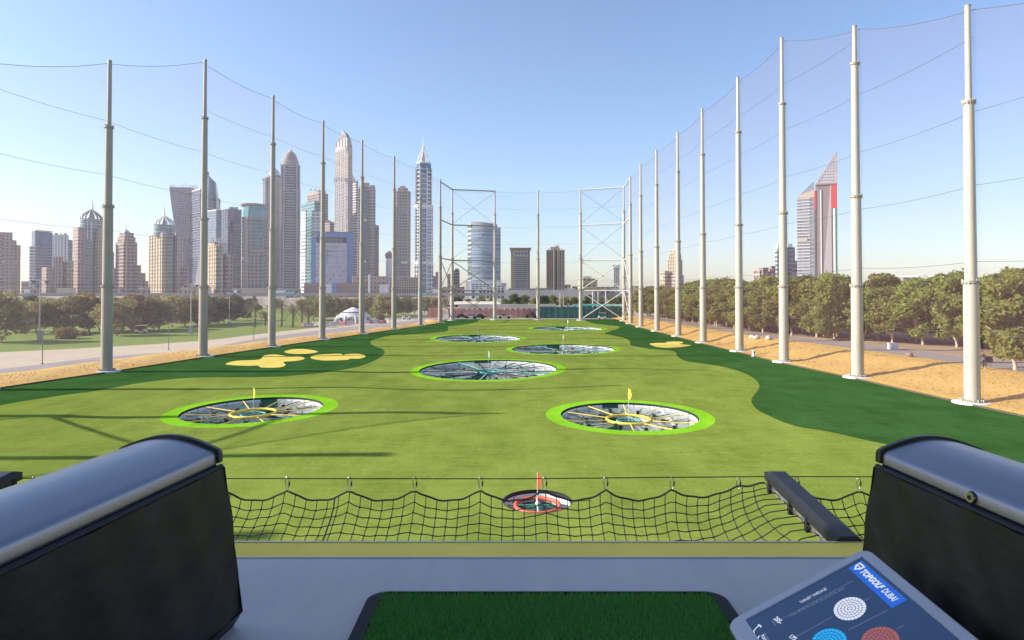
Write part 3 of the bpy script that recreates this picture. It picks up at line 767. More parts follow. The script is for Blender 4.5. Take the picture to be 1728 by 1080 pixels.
m_greyst = M('grey_stone', (0.36, 0.345, 0.34), 0.75, 0, .1, .05)
m_whitest = M('white_cladding', (0.74, 0.73, 0.71), 0.6, 0, .05, .05)
m_darkst = M('dark_cladding', (0.10, 0.09, 0.09), 0.6, 0, .1, .05)
m_glassb = M('blue_glazing', (0.09, 0.15, 0.25), 0.08, 0, .2, .1)
m_glasst = M('teal_glazing', (0.12, 0.30, 0.31), 0.1, 0, .2, .1)
m_blue = M('blue_cladding', (0.10, 0.225, 0.42), 0.4, 0, .08, .05)
m_metal = M('pale_metal', (0.55, 0.54, 0.52), 0.4, .4, .05, .1)
m_copper = M('crown_ribs', (0.30, 0.26, 0.25), 0.5, .2, .1, .1)
m_redc = M('red_cladding', (0.52, 0.06, 0.05), 0.5, 0, .05, .05)
m_greenc = M('green_cladding', (0.03, 0.20, 0.12), 0.5, 0, .05, .05)
m_grn = M('green_sign', (0.03, 0.34, 0.22), 0.5)
TG = None

# --- pink stepped block at the frame edge
t = Tower('apartment_tower', 'pink stone apartment tower with stepped roof cut off at the picture edge', 15, 1350, TG)
p = t.rect(-14, 6, 45); t.add('wing', p, 392, f_grey); t.slabs(p, 392, m_pinkst, None, 6, 1.0, 1.2)
t.add('roof_block', t.rect(3, 20, 40, -1), 392, f_pink); p = t.corner(5, 19, 27, 30, -3); t.add('shaft', p, 405, f_pink); t.poly_piers(p, 4, 405, m_pinkst)
p = t.corner(14, 25, 34, 20, -2); t.add('wing', p, 413, f_beige); t.slabs(p, 413, m_pinkst, None, 5.5, 1.6, 1.0)
t = Tower('apartment_block', 'low tan block in the gap beside the notched glass tower', 42, 1300, TG); t.add('walls', t.rect(36, 49), 476, f_beige); t.add('parapet', t.rect(35.5, 49.5, 16, -.6), 474.6, m_stone, 476)
# --- notched glass tower
t = Tower('glass_tower', 'blue glass tower with a notched wedge crown and white balcony flank', 69, 1550, TG)
p = t.corner(48, 62, 88, 30); t.add('shaft', p, 415, f_glass); t.slabs(p, 415, m_greyst, None, 5.5, .9, .9)
c = t.corner(52, 58, 88, 30, 2); t.add('crown', c, 391, m_glassb, 415, zt=[t.Z(389), t.Z(391), t.Z(391), t.Z(388)])
t.add('crown_rim', t.corner(51.6, 58, 88.4, 30, 1.2), 388, m_metal, 390)
w = MB(); a, b_ = Vector((t.X(60), -1.5, 0)), Vector((t.X(86), 13.5, 0))
w.v = [tuple(a + Vector((0, 0, t.Z(396)))), tuple(b_ + Vector((0, 0, t.Z(396)))), tuple(b_.lerp(a, .25) + Vector((0, 0, t.Z(413)))), tuple(a.lerp(b_, .45) + Vector((0, 0, t.Z(413))))]
w.v += [(x, y + 3, z) for x, y, z in w.v]; w.face([0, 3, 2, 1]); w.face([4, 5, 6, 7])
for k in range(4): w.face([k, (k + 1) % 4, (k + 1) % 4 + 4, k + 4])
w.build('notch', m_glassb, t.root)
p2 = t.circ(47.5, 62, 18, 6); t.add('balcony_bay', p2, 416, f_white, smooth=True); t.slabs(p2, 416, m_whitest, None, 5.5, 1.2, 1.2)
# --- white gridded slab behind
t = Tower('apartment_tower', 'white gridded slab tower behind the tan cluster, plant boxes on its roof', 102, 1800, TG)
p = t.rect(88, 115, 40); t.add('shaft', p, 396, f_white); t.piers(88, 115, 5, 396, m_whitest, None, 3.0); t.add('wing', t.rect(115, 122, 30, 6), 404, f_glass)
for a, b_ in ((91, 97), (100, 103), (106, 112)): t.add('roof_box', t.rect(a, b_, 14, 8), 393, m_stone, 397)
# --- tan cluster
t = Tower('apartment_tower', 'clustered tan apartment tower with two shoulders beside the ribbed dome tower', 97, 1250, TG)
p = t.corner(70, 78, 92, 28, 4); t.add('wing', p, 451, f_pink); t.slabs(p, 451, m_pinkst, None, 5.5, .8, .9)
p = t.rect(90, 106, 30, 8); t.add('shaft', p, 433, f_brown); t.piers(90, 106, 3, 433, m_pinkst, None, 2.2, 7.2)
p = t.corner(102, 116, 124, 28, 2); t.add('wing', p, 440, f_beige); t.slabs(p, 440, m_stone, 460, 5.5, .8, .9)
t.add('podium', t.rect(95, 128, 24, -8), 486, m_stone)
def crown_ribs(t, x0, x1, ybase, ytop, mat, n=14, yc=None):
    r = (t.X(x1) - t.X(x0)) / 2; cx = (t.X(x0) + t.X(x1)) / 2; yc = r if yc is None else yc; zb, zt = t.Z(ybase), t.Z(ytop)
    for k in range(n):
        a = 2 * math.pi * (k + .5) / n; pts = []
        for j in range(7):
            s_ = j / 6; rr = r * (1 - s_ ** 1.75 * .96); pts.append((cx + rr * math.cos(a), yc + rr * math.sin(a), zb + (zt - zb) * s_))
        MB().tube(pts, [1.5 - .9 * j / 6 for j in range(7)], 5).build('crown_rib', mat, t.root)
    t.dome(x0 + (x1 - x0) * .34, x1 - (x1 - x0) * .34, ytop + (ybase - ytop) * .12, ybase, m_copper, yc, 12, 'dome', 1.8)
# --- domed tower one
t = Tower('domed_tower', 'beige tower with open ribbed dome behind the tallest pole shadow row', 150, 1300, TG)
tag(t.root, 'beige and teal tower with an open ribbed dome, partly behind the first tall pole')
p = t.corner(122, 131, 143, 18, 0); t.add('wing', p, 384, f_pink); t.slabs(p, 384, m_pinkst, 400, 5.2, 1.0, .9)
t.add('glass_spine', t.rect(143, 156, 30, 6), 372, f_teal); t.piers(143, 156, 2, 372, m_whitest, 404, 1.2, 5.4)
p = t.corner(155, 168, 179, 30, 2); t.add('wing', p, 385, f_beige); t.poly_piers(p, 3, 385, m_stone)
c = t.circ(133, 173, 20, 26); t.add('drum', c, 368, f_teal, 390, smooth=True); t.slabs(c, 368, m_metal, 390, 6, .6, .8)
crown_ribs(t, 133, 173, 368, 351, m_copper, 16, 26); t.spire(155, 333, 352, 1.6, m_metal, 26)
# --- slab partly behind pole
t = Tower('apartment_tower', 'narrow grey-pink tower half hidden behind a netting pole', 187, 1500, TG)
p = t.rect(174, 192, 30); t.add('shaft', p, 425, f_pink); t.slabs(p, 425, m_pinkst, None, 5.5, .8, 1)
t.add('wing', t.rect(186, 196, 24, -6), 452, f_beige)
# --- art deco tower
t = Tower('stepped_tower', 'pinkish stepped tower with pointed cap and thin mast', 213, 1280, TG)
p = t.corner(194, 208, 231, 20); t.add('shaft', p, 408, f_brown); t.slabs(p, 408, m_pinkst, None, 5.2, .9, 1.4)
p1 = t.corner(197, 209, 228, 20, 3); t.add('setback', p1, 399, f_pink, 408); t.slabs(p1, 399, m_pinkst, 408, 5, .6, 1.2)
p1 = t.corner(200, 210, 225, 20, 5); t.add('setback', p1, 392, f_pink, 399)
t.dome(205, 219, 386, 393, m_metal, 15, 8, 'cap', 1.6); t.spire(212, 377, 387, .8, m_metal, 15)
p = t.corner(226, 234, 246, 34, 5); t.add('wing', p, 460, f_pink); t.slabs(p, 460, m_pinkst, None, 5, .8, 1.2)
t.add('wing', t.corner(222, 228, 238, 34, 3), 447, f_brown); t.add('wing', t.corner(238, 243, 251, 34, 8), 474, f_pink)
t.add('pier', t.rect(211, 214, 3, -2.2), 405, m_pinkst)
# --- domed tower two
t = Tower('domed_tower', 'sunlit beige tower with open ribbed dome in front of the twisted tower', 278, 1180, TG)
p = t.corner(249, 273, 290, 16); t.add('shaft', p, 394, f_sandy); t.poly_piers(p, 5, 394, m_stone, None, 2.0, 1.4, 'balcony_stack', (3,)); t.slabs(p, 394, m_stone, None, 5.0, 1.1, 1.0)
p = t.corner(284, 298, 309, 30, 3); t.add('wing', p, 396, f_pink); t.poly_piers(p, 3, 396, m_stone, None, 1.6)
t.add('glass_spine', t.rect(283, 291, 20, -2), 390, f_teal)
p = t.corner(302, 312, 318, 30, -2); t.add('wing', p, 450, f_pink); t.slabs(p, 450, m_pinkst, None, 5, .7, 1)
c = t.circ(258, 295, 20, 24); t.add('drum', c, 378, f_teal, 397, smooth=True); t.slabs(c, 378, m_metal, 397, 6, .6, .8)
crown_ribs(t, 258, 295, 378, 362, m_whitest, 16, 24); t.spire(276.5, 345, 363, 1.3, m_metal, 24)
t.add('cornice', t.corner(252, 273, 290, 16, -1), 392.5, m_metal, 394)
# --- twisted tower
t = Tower('twisted_tower', 'mauve twisting tower with a ragged open crown', 312, 1900, TG)
b = MB(); N = 64; zt = t.Z(316); prev = None
for k in range(N):
    z0, z1 = zt * k / N, zt * (k + 1) / N
    def fp(s_):
        a = R(38 - 62 * s_); w = 30 * (1.0 - .0 * s_); cx = t.X(320 - 10 * s_); return [(cx + w * (cx_ * math.cos(a) - cy_ * math.sin(a)), 30 + w * (cx_ * math.sin(a) + cy_ * math.cos(a))) for cx_, cy_ in ((-1, -1), (1, -1), (1, 1), (-1, 1))]
    b.prism(fp(k / N), z0, z1 - 1.0, fp((k + .8) / N), cap=False, bottom=False)
b.build('shaft', f_mauve, t.root)
b = MB()
for k in range(N):
    q = fp((k + .9) / N); cx, cy = sum(p_[0] for p_ in q) / 4, sum(p_[1] for p_ in q) / 4
    b.prism([(cx + (x - cx) * 1.025, cy + (y - cy) * 1.025) for x, y in q], zt * (k + 1) / N - 1.2, zt * (k + 1) / N)
b.build('floor_slab', m_greyst, t.root, None, 'stuff')
for k in range(26):
    q = fp(1.0); e = k % 4; tt = (k // 4 + .5) / 7; a, c = q[e], q[(e + 1) % 4]; x, y = a[0] + (c[0] - a[0]) * tt, a[1] + (c[1] - a[1]) * tt
    MB().box(x - .8, y - .8, zt, x + .8, y + .8, zt + random.uniform(5, 14)).build('crown_fin', m_metal, t.root)
# --- blue glass slab beside it
t = Tower('glass_tower', 'plain blue glass slab tower between twisted tower and a netting pole', 332, 1850, TG)
p = t.corner(318, 336, 346, 20); t.add('shaft', p, 319, f_glass); t.slabs(p, 319, m_greyst, 436, 6, .5, .8); t.add('parapet', t.corner(317.6, 336, 346.4, 20, -1), 317, m_metal, 319)
# --- glass wedge tower
t = Tower('glass_tower', 'glass tower with a sloping wedge top like a sail', 356, 1750, TG)
p = t.corner(340, 350, 371, 30); t.add('shaft', p, 332, f_glass, zt=[t.Z(320), t.Z(334), t.Z(334), t.Z(322)])
p = t.corner(344, 350, 364, 30, 3); t.add('crown', p, 300, m_glassb, 335, zt=[t.Z(296), t.Z(306), t.Z(304), t.Z(292)], top=[(x * .9, y) for x, y in p])
b = MB(); b.poly([(t.X(364), 3, t.Z(306)), (t.X(374), 12, t.Z(376)), (t.X(364), 3, t.Z(376))]); b.poly([(t.X(364), 6, t.Z(376)), (t.X(374), 15, t.Z(376)), (t.X(364), 6, t.Z(306))])
b.poly([(t.X(364), 3, t.Z(306)), (t.X(364), 6, t.Z(306)), (t.X(374), 15, t.Z(376)), (t.X(374), 12, t.Z(376))]); b.build('sail_fin', m_metal, t.root)
t.add('crown_cap', t.rect(345, 351, 8, 4), 289, m_brownst, 297); t.slabs(t.corner(340, 350, 371, 30), 336, m_greyst, None, 6, .4, .8)
t = Tower('glass_tower', 'paler blue glass block with horizontal bands below the sail topped tower', 358, 1500, TG)
p = t.corner(342, 364, 373, 25); t.add('shaft', p, 354, f_glass); t.slabs(p, 354, m_glassb, None, 5, .5, 1.2); t.add('parapet', t.corner(341.6, 364, 373.3, 25, -.8), 352.5, m_metal, 354)
# --- dark slab
t = Tower('glass_tower', 'dark blue slab tower left of the disc roofed tower'.replace('left of', 'beside'), 388, 1600, TG)
p = t.corner(370, 384, 407, 24); t.add('shaft', p, 352, f_glassd); t.poly_piers(p, 4, 352, m_glassb, None, 2.0, .8)
t.add('shaft', t.rect(393, 406, 20, -6), 375, f_glassd); t.add('roof_block', t.rect(386, 401, 20, 10), 348, m_greyst, 352); t.add('balcony_bay', t.rect(388, 392, 10, -4), 440, f_glass, 352 + 40)
# --- lit beige lower block
t = Tower('apartment_tower', 'low sunlit cream tower with a white open frame on its roof', 368, 1050, TG)
p = t.corner(347, 364, 376, 16); t.add('shaft', p, 412, f_sandy); t.poly_piers(p, 4, 412, m_stone, None, 1.6, 1.1, 'balcony_stack', (3,)); t.slabs(p, 412, m_stone, None, 5, 1.0, 1.0)
p = t.corner(370, 382, 393, 30, 4); t.add('wing', p, 428, f_pink); t.slabs(p, 428, m_pinkst, None, 5, .8, 1.0)
for x in (356, 360, 364.5, 369, 374): MB().box(t.X(x) - .7, 4, t.Z(412), t.X(x) + .7, 5.4, t.Z(402)).build('roof_frame', m_whitest, t.root)
for y in (402, 407): t.add('roof_frame', t.rect(355, 375, 1.6, 3.8), y, m_whitest, y + 1.2)
t.add('glass_spine', t.rect(366, 370.5, 8, -1.2), 418, f_teal); t.add('shoulder', t.corner(349, 362, 372, 16, 3), 408, f_beige, 412); t.add('podium', t.rect(335, 356, 20, -12), 484, m_stone)
# --- disc roof tower
t = Tower('disc_tower', 'teal glass and tan stone tower under a flat disc roof', 429, 1200, TG)
p = t.rect(408, 451, 44, 0, .22); t.add('shaft', p, 366, f_teal); t.slabs(p, 366, m_greyst, 400, 5.2, .4, .8)
t.add('glass_top', t.rect(409, 450, 42, 1, .22), 352, m_glasst, 366)
for a, b_ in ((407.5, 413.5), (443.5, 451.5)): t.add('stone_pier', t.rect(a, b_, 30, 4.0), 366, f_pink)
for a, b_ in ((416, 418.5), (421.5, 423.5)): t.add('stone_pier', t.rect(a, b_, 3, -1.4), 368, m_pinkst)
t.add('stone_band', t.rect(420, 446, 3, -1.2), 366, m_pinkst, 369); t.add('stone_band', t.rect(422, 446, 3, -1.2), 421, m_pinkst, 425)
for x in (412, 415, 418): t.add('stone_pier', t.rect(x - .7, x + .7, 3, -1.3 + (4 if x < 415 else 0)), 440, m_stone)
t.add('glass_bay', t.rect(424, 440, 6, -1.0), 424, f_grey)
t.add('collar', t.rect(411, 448, 38, 3, .22), 347, m_glasst, 352)
r = (t.X(447) - t.X(404)) / 2; MB().lathe([(r * .55, t.Z(349)), (r * .9, t.Z(346.5)), (r, t.Z(344)), (r * .97, t.Z(342)), (r * .5, t.Z(341))], 32, (t.X(425.5), 22), True, 0, 1, .8).build('disc_roof', m_brownst, t.root)
t.add('podium', t.rect(404, 456, 40, -14), 486, m_stone)
# --- grey residence with pyramid cap
t = Tower('residence_tower', 'tall grey residential tower with a stepped pointed cap', 460, 1950, TG)
p = t.rect(443, 480, 50, 0, .15); t.add('shaft', p, 301, f_greyv); t.slabs(p, 301, m_greyst, None, 6.2, .8, 1.6); t.piers(445, 478, 6, 303, m_greyst, None, 3.2, -1.6, 2)
t.add('cornice', t.rect(441.5, 481, 54, -2, .15), 299, m_greyst, 302); t.add('setback', t.rect(450, 474, 32, 9, .2), 294, f_grey, 300)
t.dome(452, 472, 280, 295, m_metal, 25, 8, 'cap', 1.5); t.spire(462, 272, 282, 1.0, m_metal, 25)
t.add('setback', t.rect(440, 448, 20, -5), 398, f_grey)
# --- domed supertall
t = Tower('dome_supertall', 'very tall grey tower capped by a rounded stone dome', 489, 1900, TG)
p = t.rect(472, 506, 56, 0, .28); t.add('shaft', p, 320, f_greyv); t.slabs(p, 320, m_greyst, None, 6.0, 1.0, 1.7)
p1 = t.rect(473.5, 504.5, 54, 1.5, .28); t.add('upper_shaft', p1, 278, f_greyv, 320); t.slabs(p1, 278, m_greyst, 320, 6.0, .7, 1.7)
for x in (473.5, 478, 500, 504.5): t.add('pier', t.rect(x - 1.2, x + 1.2, 6, -1.6 if 476 < x < 502 else 8), 276, m_greyst)
t.add('dark_bay', t.rect(481, 496, 5, -1.2), 282, f_glassd); t.slabs(t.rect(481, 496, 5, -1.2), 282, m_greyst, None, 6.0, .2, 1.5)
c = t.circ(475, 503, 24, 27); t.add('drum', c, 268, f_grey, 278, smooth=True); t.slabs(c, 268, m_stone, 278, 5, 1.4, 1.6); t.add('drum', t.circ(477, 501, 24, 27), 263, f_grey, 268, smooth=True)
t.dome(478, 500, 252, 263, m_brownst, 27); t.dome(485, 493, 249, 254, m_stone, 27, 12, 'lantern'); t.spire(489, 235, 251, .9, m_metal, 27)
t.add('cornice', t.rect(471.3, 506.7, 58, -1.2, .28), 318.5, m_stone, 321)
# --- teal block with white balcony edges
t = Tower('glass_tower', 'teal glass block with white balcony edges beside the domed supertall', 524, 1350, TG)
p = t.corner(507, 530, 541, 22); t.add('shaft', p, 340, f_teal); t.slabs(p, 340, m_glasst, None, 5.5, .3, .7)
q = t.corner(507.4, 515, 517, 22, -3.2); t.add('balcony_stack', q, 355, f_white); t.slabs(q, 355, m_whitest, None, 5.5, 1.0, 1.8)
q = t.rect(526, 540, 8, -1.5); t.add('balcony_stack', q, 355, f_white); t.slabs(q, 355, m_whitest, None, 5.5, .8, 1.9)
t.add('parapet', t.corner(506.5, 530, 541.4, 22, -1), 338.5, m_glasst, 340)
# --- brown tower behind
t = Tower('apartment_tower', 'brown tower with a balconied crown rising behind the teal block', 535, 1750, TG)
p = t.corner(517, 538, 553, 30); t.add('shaft', p, 325, f_brown); t.slabs(p, 325, m_pinkst, None, 5.5, 1.4, 1.4); t.add('crown', t.corner(521, 538, 549, 30, 3), 320, f_beige, 325)
for x in (524, 531, 538, 545): MB().box(t.X(x) - 1.5, 8, t.Z(321), t.X(x) + 1.5, 11, t.Z(318)).build('roof_box', m_stone, t.root)
t = Tower('apartment_tower', 'short brown tower wedged beside the tallest ribbed tower', 557, 1700, TG)
p = t.corner(545, 556, 564, 30); t.add('shaft', p, 374, f_brown); t.slabs(p, 374, m_pinkst, None, 5.5, 1.2, 1.2); t.add('roof_block', t.rect(550, 558, 10, 6), 371, m_stone, 374)
# --- tallest slender ribbed tower
t = Tower('ribbed_supertall', 'tallest slender ribbed stone tower with a faceted tapering crown', 579, 1560, TG)
p = t.corner(563, 586, 594, 22); t.add('shaft', p, 303, f_greyv); p1 = t.corner(563.6, 586, 593.4, 22, 1); t.add('upper_shaft', p1, 245, f_greyv, 303)
t.poly_piers(p, 7, 303, m_greyst, None, 2.0, 1.0); t.poly_piers(p1, 7, 247, m_stone, 303, 2.0, 1.0)
t.slabs(p, 303, m_greyst, None, 6, .5, 1.2); t.slabs(p1, 245, m_greyst, 303, 6, .4, 1.2)
for k in range(8): t.add('setback_fin', t.rect(563 + k * 2.9, 564.6 + k * 2.9, 2, -1.6 + .9 * k * 0 + (14 if k < 2 else 4 if k > 6 else 0)), 299, m_greyst, 306)
cx = t.X(579)
def crown_at(px_w, dy): return [(cx + (x - cx) * px_w, y * px_w + dy) for x, y in p1]
t.add('crown', p1, 230, m_greyst, 245, top=crown_at(.80, 3)); t.add('crown', crown_at(.74, 4), 222, f_grey, 230, top=crown_at(.46, 8))
w = MB(); w.prism(crown_at(.42, 9), t.Z(224), t.Z(216), [(cx - 3 + (x - cx) * .1, y * .1 + 12) for x, y in p1]); w.build('crown_tip', m_greyst, t.root)
for k in range(5): t.add('crown_fin', t.rect(566 + k * 5, 567.4 + k * 5, 3, 2 if 0 < k < 4 else 9), 238 - (5 if k in (1, 2, 3) else 0), m_stone, 247)
# --- white curved fin tower behind
t = Tower('fin_tower', 'thin tower with a white curved sail fin behind the tallest ribbed tower', 597, 1800, TG)
p = t.corner(589, 600, 603.5, 30); t.add('shaft', p, 304, f_brown); t.slabs(p, 304, m_whitest, None, 5.5, 1.3, 1.6)
b = MB(); arc = [(593 + 9 * (1 - math.cos(s_ * math.pi / 2)) , 281 + 22 * math.sin(s_ * math.pi / 2)) for s_ in [i / 8 for i in range(9)]]
for k in range(8):
    (x0, y0), (x1, y1) = arc[k], arc[k + 1]
    b.prism([(t.X(x0), 4), (t.X(x1) + .2, 4), (t.X(x1) + .2, 9), (t.X(x0), 9)], t.Z(306), t.Z(y0), zt=[t.Z(y0), t.Z(y1), t.Z(y1), t.Z(y0)])
b.build('sail_fin', m_whitest, t.root)
# --- blue framed office
t = Tower('framed_office', 'blue framed office block around a pale lavender glass panel', 560, 1050, TG)
t.add('frame_side', t.rect(525, 534, 45), 400, m_blue); t.add('frame_side', t.rect(585, 596.5, 45), 392, m_blue); t.add('frame_top', t.rect(534, 585, 45), 392, m_blue, 400)
t.add('recess', t.rect(534, 585, 30, 6), 400, m_darkst, 412)
for k in range(12): t.add('louvre', t.rect(541 + k * 3.2, 542.4 + k * 3.2, 1.5, 3), 401, m_greyst, 411)
t.add('glass_panel', t.rect(532.5, 585.2, 20, -2.5), 410, f_lav, 486)
for x0, x1, y0, y1 in ((551, 552, 424, 440), (551, 569, 423.5, 424.5)): t.add('panel_line', t.rect(x0, x1, .6, -3.0), y0, m_darkst, y1)
t.add('ledge', t.rect(525, 596.5, 47, -1.0), 390.8, m_glassb, 392)
t = Tower('podium_block', 'long dark brown podium block at the foot of the blue framed office', 575, 980, TG)
t.add('walls', t.rect(514, 549, 40), 478, m_brownst); t.add('walls', t.rect(549, 560, 40, -1), 480, m_whitest); t.add('walls', t.rect(560, 569, 40, -2), 478, m_blue); t.add('walls', t.rect(569, 612, 40), 478, m_brownst)
t.add('walls', t.rect(596, 658, 30, 30), 465, f_beige); t.slabs(t.rect(596, 658, 30, 30), 465, m_pinkst, None, 7, .8, 1.4)
t.add('pylon', t.rect(622, 625, 5, -8), 463, m_whitest)
# --- twin brown with blue core
t = Tower('apartment_tower', 'brown and blue-grey residential tower with a stepped battlement crown', 618, 1500, TG)
p = t.rect(604, 633, 42, 0, .12); t.add('shaft', p, 316, f_brown); t.slabs(p, 316, m_pinkst, None, 5.5, .8, 1.2)
t.add('glass_bay', t.rect(611, 620, 6, -2), 322, f_glass); t.slabs(t.rect(611, 620, 6, -2), 322, m_glassb, None, 5.5, .3, .8)
t.add('balcony_stack', t.rect(604.4, 609, 8, -2.4), 318, f_grey); t.slabs(t.rect(604.4, 609, 8, -2.4), 318, m_stone, None, 5.5, .9, 1.2); t.add('balcony_stack', t.rect(624, 632, 8, -2.4), 312, f_grey); t.slabs(t.rect(624, 632, 8, -2.4), 312, m_stone, None, 5.5, .9, 1.2)
for a, b_, y in ((606, 611, 311), (613, 623, 307), (625, 631, 313)): t.add('battlement', t.rect(a, b_, 12, 8), y, m_pinkst, 318)
for y in (370, 440): t.add('plant_panel', t.rect(613, 618, 2, -3.2), y, m_whitest, y + 3)
t = Tower('apartment_tower', 'slim brown slab tower tucked behind the battlement crowned tower', 634, 1600, TG)
p = t.corner(625, 635, 639, 30); t.add('shaft', p, 380, f_brown); t.slabs(p, 380, m_pinkst, None, 5.5, .8, 1.2); t.add('roof_block', t.rect(630, 634, 6, 6), 377, m_pinkst, 380)
# --- unfinished cylinder
t = Tower('unfinished_tower', 'white cylinder core under a brown mushroom cap, still being built', 656, 1100, TG)
c = t.circ(651, 662, 16); t.add('core', c, 436, m_whitest, smooth=True); r = t.X(663.5) - t.X(656.5)
MB().lathe([(r * .8, t.Z(436)), (r * 1.05, t.Z(432)), (r, t.Z(428)), (r * .5, t.Z(425)), (r * .3, t.Z(423))], 16, (t.X(656.5), 6)).build('cap', m_brownst, t.root)
t.add('fin_wall', t.rect(651, 653.5, 6, -2), 440, m_whitest); t.add('stair_core', t.rect(660, 668, 10, 2), 444, f_beige)
# --- dark grey residential tower
t = Tower('apartment_tower', 'dark grey slab tower with a lighter roof pavilion before the white spired tower', 680, 1500, TG)
p = t.rect(667, 692.5, 36, 0, .08); t.add('shaft', p, 322, f_grey); t.slabs(p, 322, m_greyst, None, 5.6, .8, 1.3); t.piers(668, 692, 4, 322, m_brownst, None, 2.0)
t.add('crown', t.rect(671, 688, 24, 6), 316, f_beige, 322); t.add('roof_block', t.rect(675, 684, 14, 9), 312, m_stone, 316)
for x in (681, 684): t.add('plant_panel', t.rect(x - 4, x + 3, 1.6, -1.8), 441, m_whitest, 445)
# --- white parking grid
t = Tower('parking_garage', 'white gridded car park block at the foot of the dark grey slab tower', 686, 1000, TG)
p = t.rect(657, 706, 40); t.add('core', t.rect(658, 705, 36, 2.5), 469, m_darkst)
for k in range(6):
    y = 468 + k * 3.6; t.add('deck_slab', p, y, m_stone, y + 1.3)
for k in range(13): t.add('column', t.rect(657 + k * 4, 657.9 + k * 4, 2, -.3), 469, m_stone)
t.add('annex', t.rect(640, 656, 20, 4), 480, m_whitest)
# --- white and blue spired tower
t = Tower('spired_tower', 'white and blue tower with an open lattice spire, beside the corner netting', 714, 1480, TG)
p0 = t.rect(698.5, 731, 44, 0, .2); t.add('lower_shaft', p0, 444, f_wblue); t.slabs(p0, 444, m_whitest, None, 7.5, .7, 1.5)
p = t.rect(699.5, 730.5, 42, 1, .2); t.add('middle_shaft', p, 348, f_wblue, 444); t.slabs(p, 348, m_whitest, 444, 5.6, .6, 2.2)
p1 = t.rect(700.5, 728, 38, 2, .2); t.add('upper_shaft', p1, 284, f_wblue, 348); t.slabs(p1, 284, m_whitest, 348, 7.5, 1.0, 1.7)
t.add('glass_bay', t.rect(709.5, 719.5, 5, -1.6), 282, m_glassb)
for k in range(24): t.add('mullion', t.rect(709.3, 719.7, .8, -2.0), 284 + k * 8.4, m_whitest, 285 + k * 8.4)
for x in (701, 708.6, 720.4, 728): t.add('pier', t.rect(x - .9, x + .9, 4, -2.2 if 704 < x < 724 else 4.0), 282, m_whitest)
for y in (348, 444): t.add('white_band', t.rect(698.8, 731, 44, -1.8, .2), y - 3, m_whitest, y + 2)
t.add('crown', t.rect(702, 727, 34, 4, .25), 273, m_glassb, 284); t.add('crown_band', t.rect(701.4, 727.6, 36, 3, .25), 283, m_whitest, 285.5)
t.add('crown_band', t.rect(702, 727, 34, 3.6, .25), 271.5, m_whitest, 274)
cy = 21
for k in range(8):
    a = 2 * math.pi * (k + .5) / 8; r0 = t.X(726) - t.X(714); pts = []
    for j in range(5):
        s_ = j / 4; rr = r0 * (1 - s_) ** 1.0 * .98 + .6; pts.append((t.X(714) + rr * math.cos(a), cy + rr * math.sin(a), t.Z(273) + (t.Z(243) - t.Z(273)) * (s_ ** .9)))
    MB().tube(pts, .75, 5).build('spire_rib', m_whitest, t.root)
for s_ in (.3, .62): MB().tube([(t.X(714) + (t.X(726) - t.X(714)) * (1 - s_) * math.cos(2 * math.pi * k / 16), cy + (t.X(726) - t.X(714)) * (1 - s_) * math.sin(2 * math.pi * k / 16), t.Z(273) + (t.Z(243) - t.Z(273)) * s_ ** .9) for k in range(16)], .6, 5, True).build('spire_ring', m_whitest, t.root)
t.dome(709, 719, 252, 272, m_stone, cy, 8, 'inner_cone', 1.8); t.spire(714, 225, 245, 1.7, m_whitest, cy, 'spire', .5)
t = Tower('apartment_tower', 'dull blue block showing low behind the white spired tower', 738, 1900, TG)
p = t.rect(728, 746, 24); t.add('shaft', p, 466, f_glassd); t.add('wing', t.rect(735, 745, 20, -3), 459, f_grey); t.slabs(p, 466, m_greyst, None, 7, .8, 1.4)
t = Tower('unfinished_tower', 'blue grey block under construction with a crane box on its roof', 769, 1900, TG)
p = t.rect(763, 775.5, 24); t.add('shaft', p, 456, f_glassd); t.slabs(p, 456, m_greyst, None, 7, 1.0, 1.4); t.add('roof_box', t.rect(768, 774, 10, 4), 453, m_brownst, 456); t.add('wing', t.rect(755, 765, 20, 2), 462, f_pink)
t = Tower('low_building', 'rosy low building in front of the blue grey unfinished block', 768, 900, TG); t.add('walls', t.rect(748, 784, 24), 484, f_pink); t.add('roof_block', t.rect(758, 772, 10, 5), 480, m_pinkst, 484)
# --- curved blue glass tower
t = Tower('curved_tower', 'broad curved blue glass tower with a slanting grey roof screen', 818, 900, TG)
n = 18; fr = []
xa, xb = t.X(794.5), t.X(845)
for k in range(n + 1):
    s_ = k / n; x = xa + (xb - xa) * s_; fr.append((x, 9 - 9 * math.sin(math.pi * (0.12 + 0.76 * s_))))
poly = fr + [(xb - 2, 28), (xa + 4, 28)]
t.add('shaft', poly, 383, f_bluec, smooth=False); 
b = MB(); z = 6
while z < t.Z(384):
    for k in range(n):
        a, c = fr[k], fr[k + 1]; b.prism([(a[0], a[1] - .5), (c[0], c[1] - .5), (c[0], c[1] + .3), (a[0], a[1] + .3)], z, z + .7)
    z += 4.6
b.build('floor_band', M('floor_band', (0.36, 0.44, 0.52), .35), t.root, None, 'stuff')
top = [(x, y + 1.5) for x, y in fr[:-2]] + [(fr[-3][0], 24), (xa + 5, 24)]
zt = [t.Z(373 + 6 * (k / n) ** 1.6) for k in range(len(fr) - 2)] + [t.Z(377), t.Z(373)]
t.add('roof_screen', top, 374, m_greyst, 383, zt=zt)
t.add('side_wing', [(t.X(788.8), 12), (xa, fr[0][1] + .4), (xa + 3, 27), (t.X(790), 27)], 377, f_tealw); q = [(t.X(788.6), 11), (xa - .3, fr[0][1] - .2), (xa + 1, 20), (t.X(790), 26)]
t.slabs(q, 410, m_darkst, 478, 4.6, .5, 1.2)
t.spire(796, 365, 376, .25, m_metal, 12, 'mast', .1); t.spire(800, 369, 376, .2, m_metal, 14, 'mast', .1)
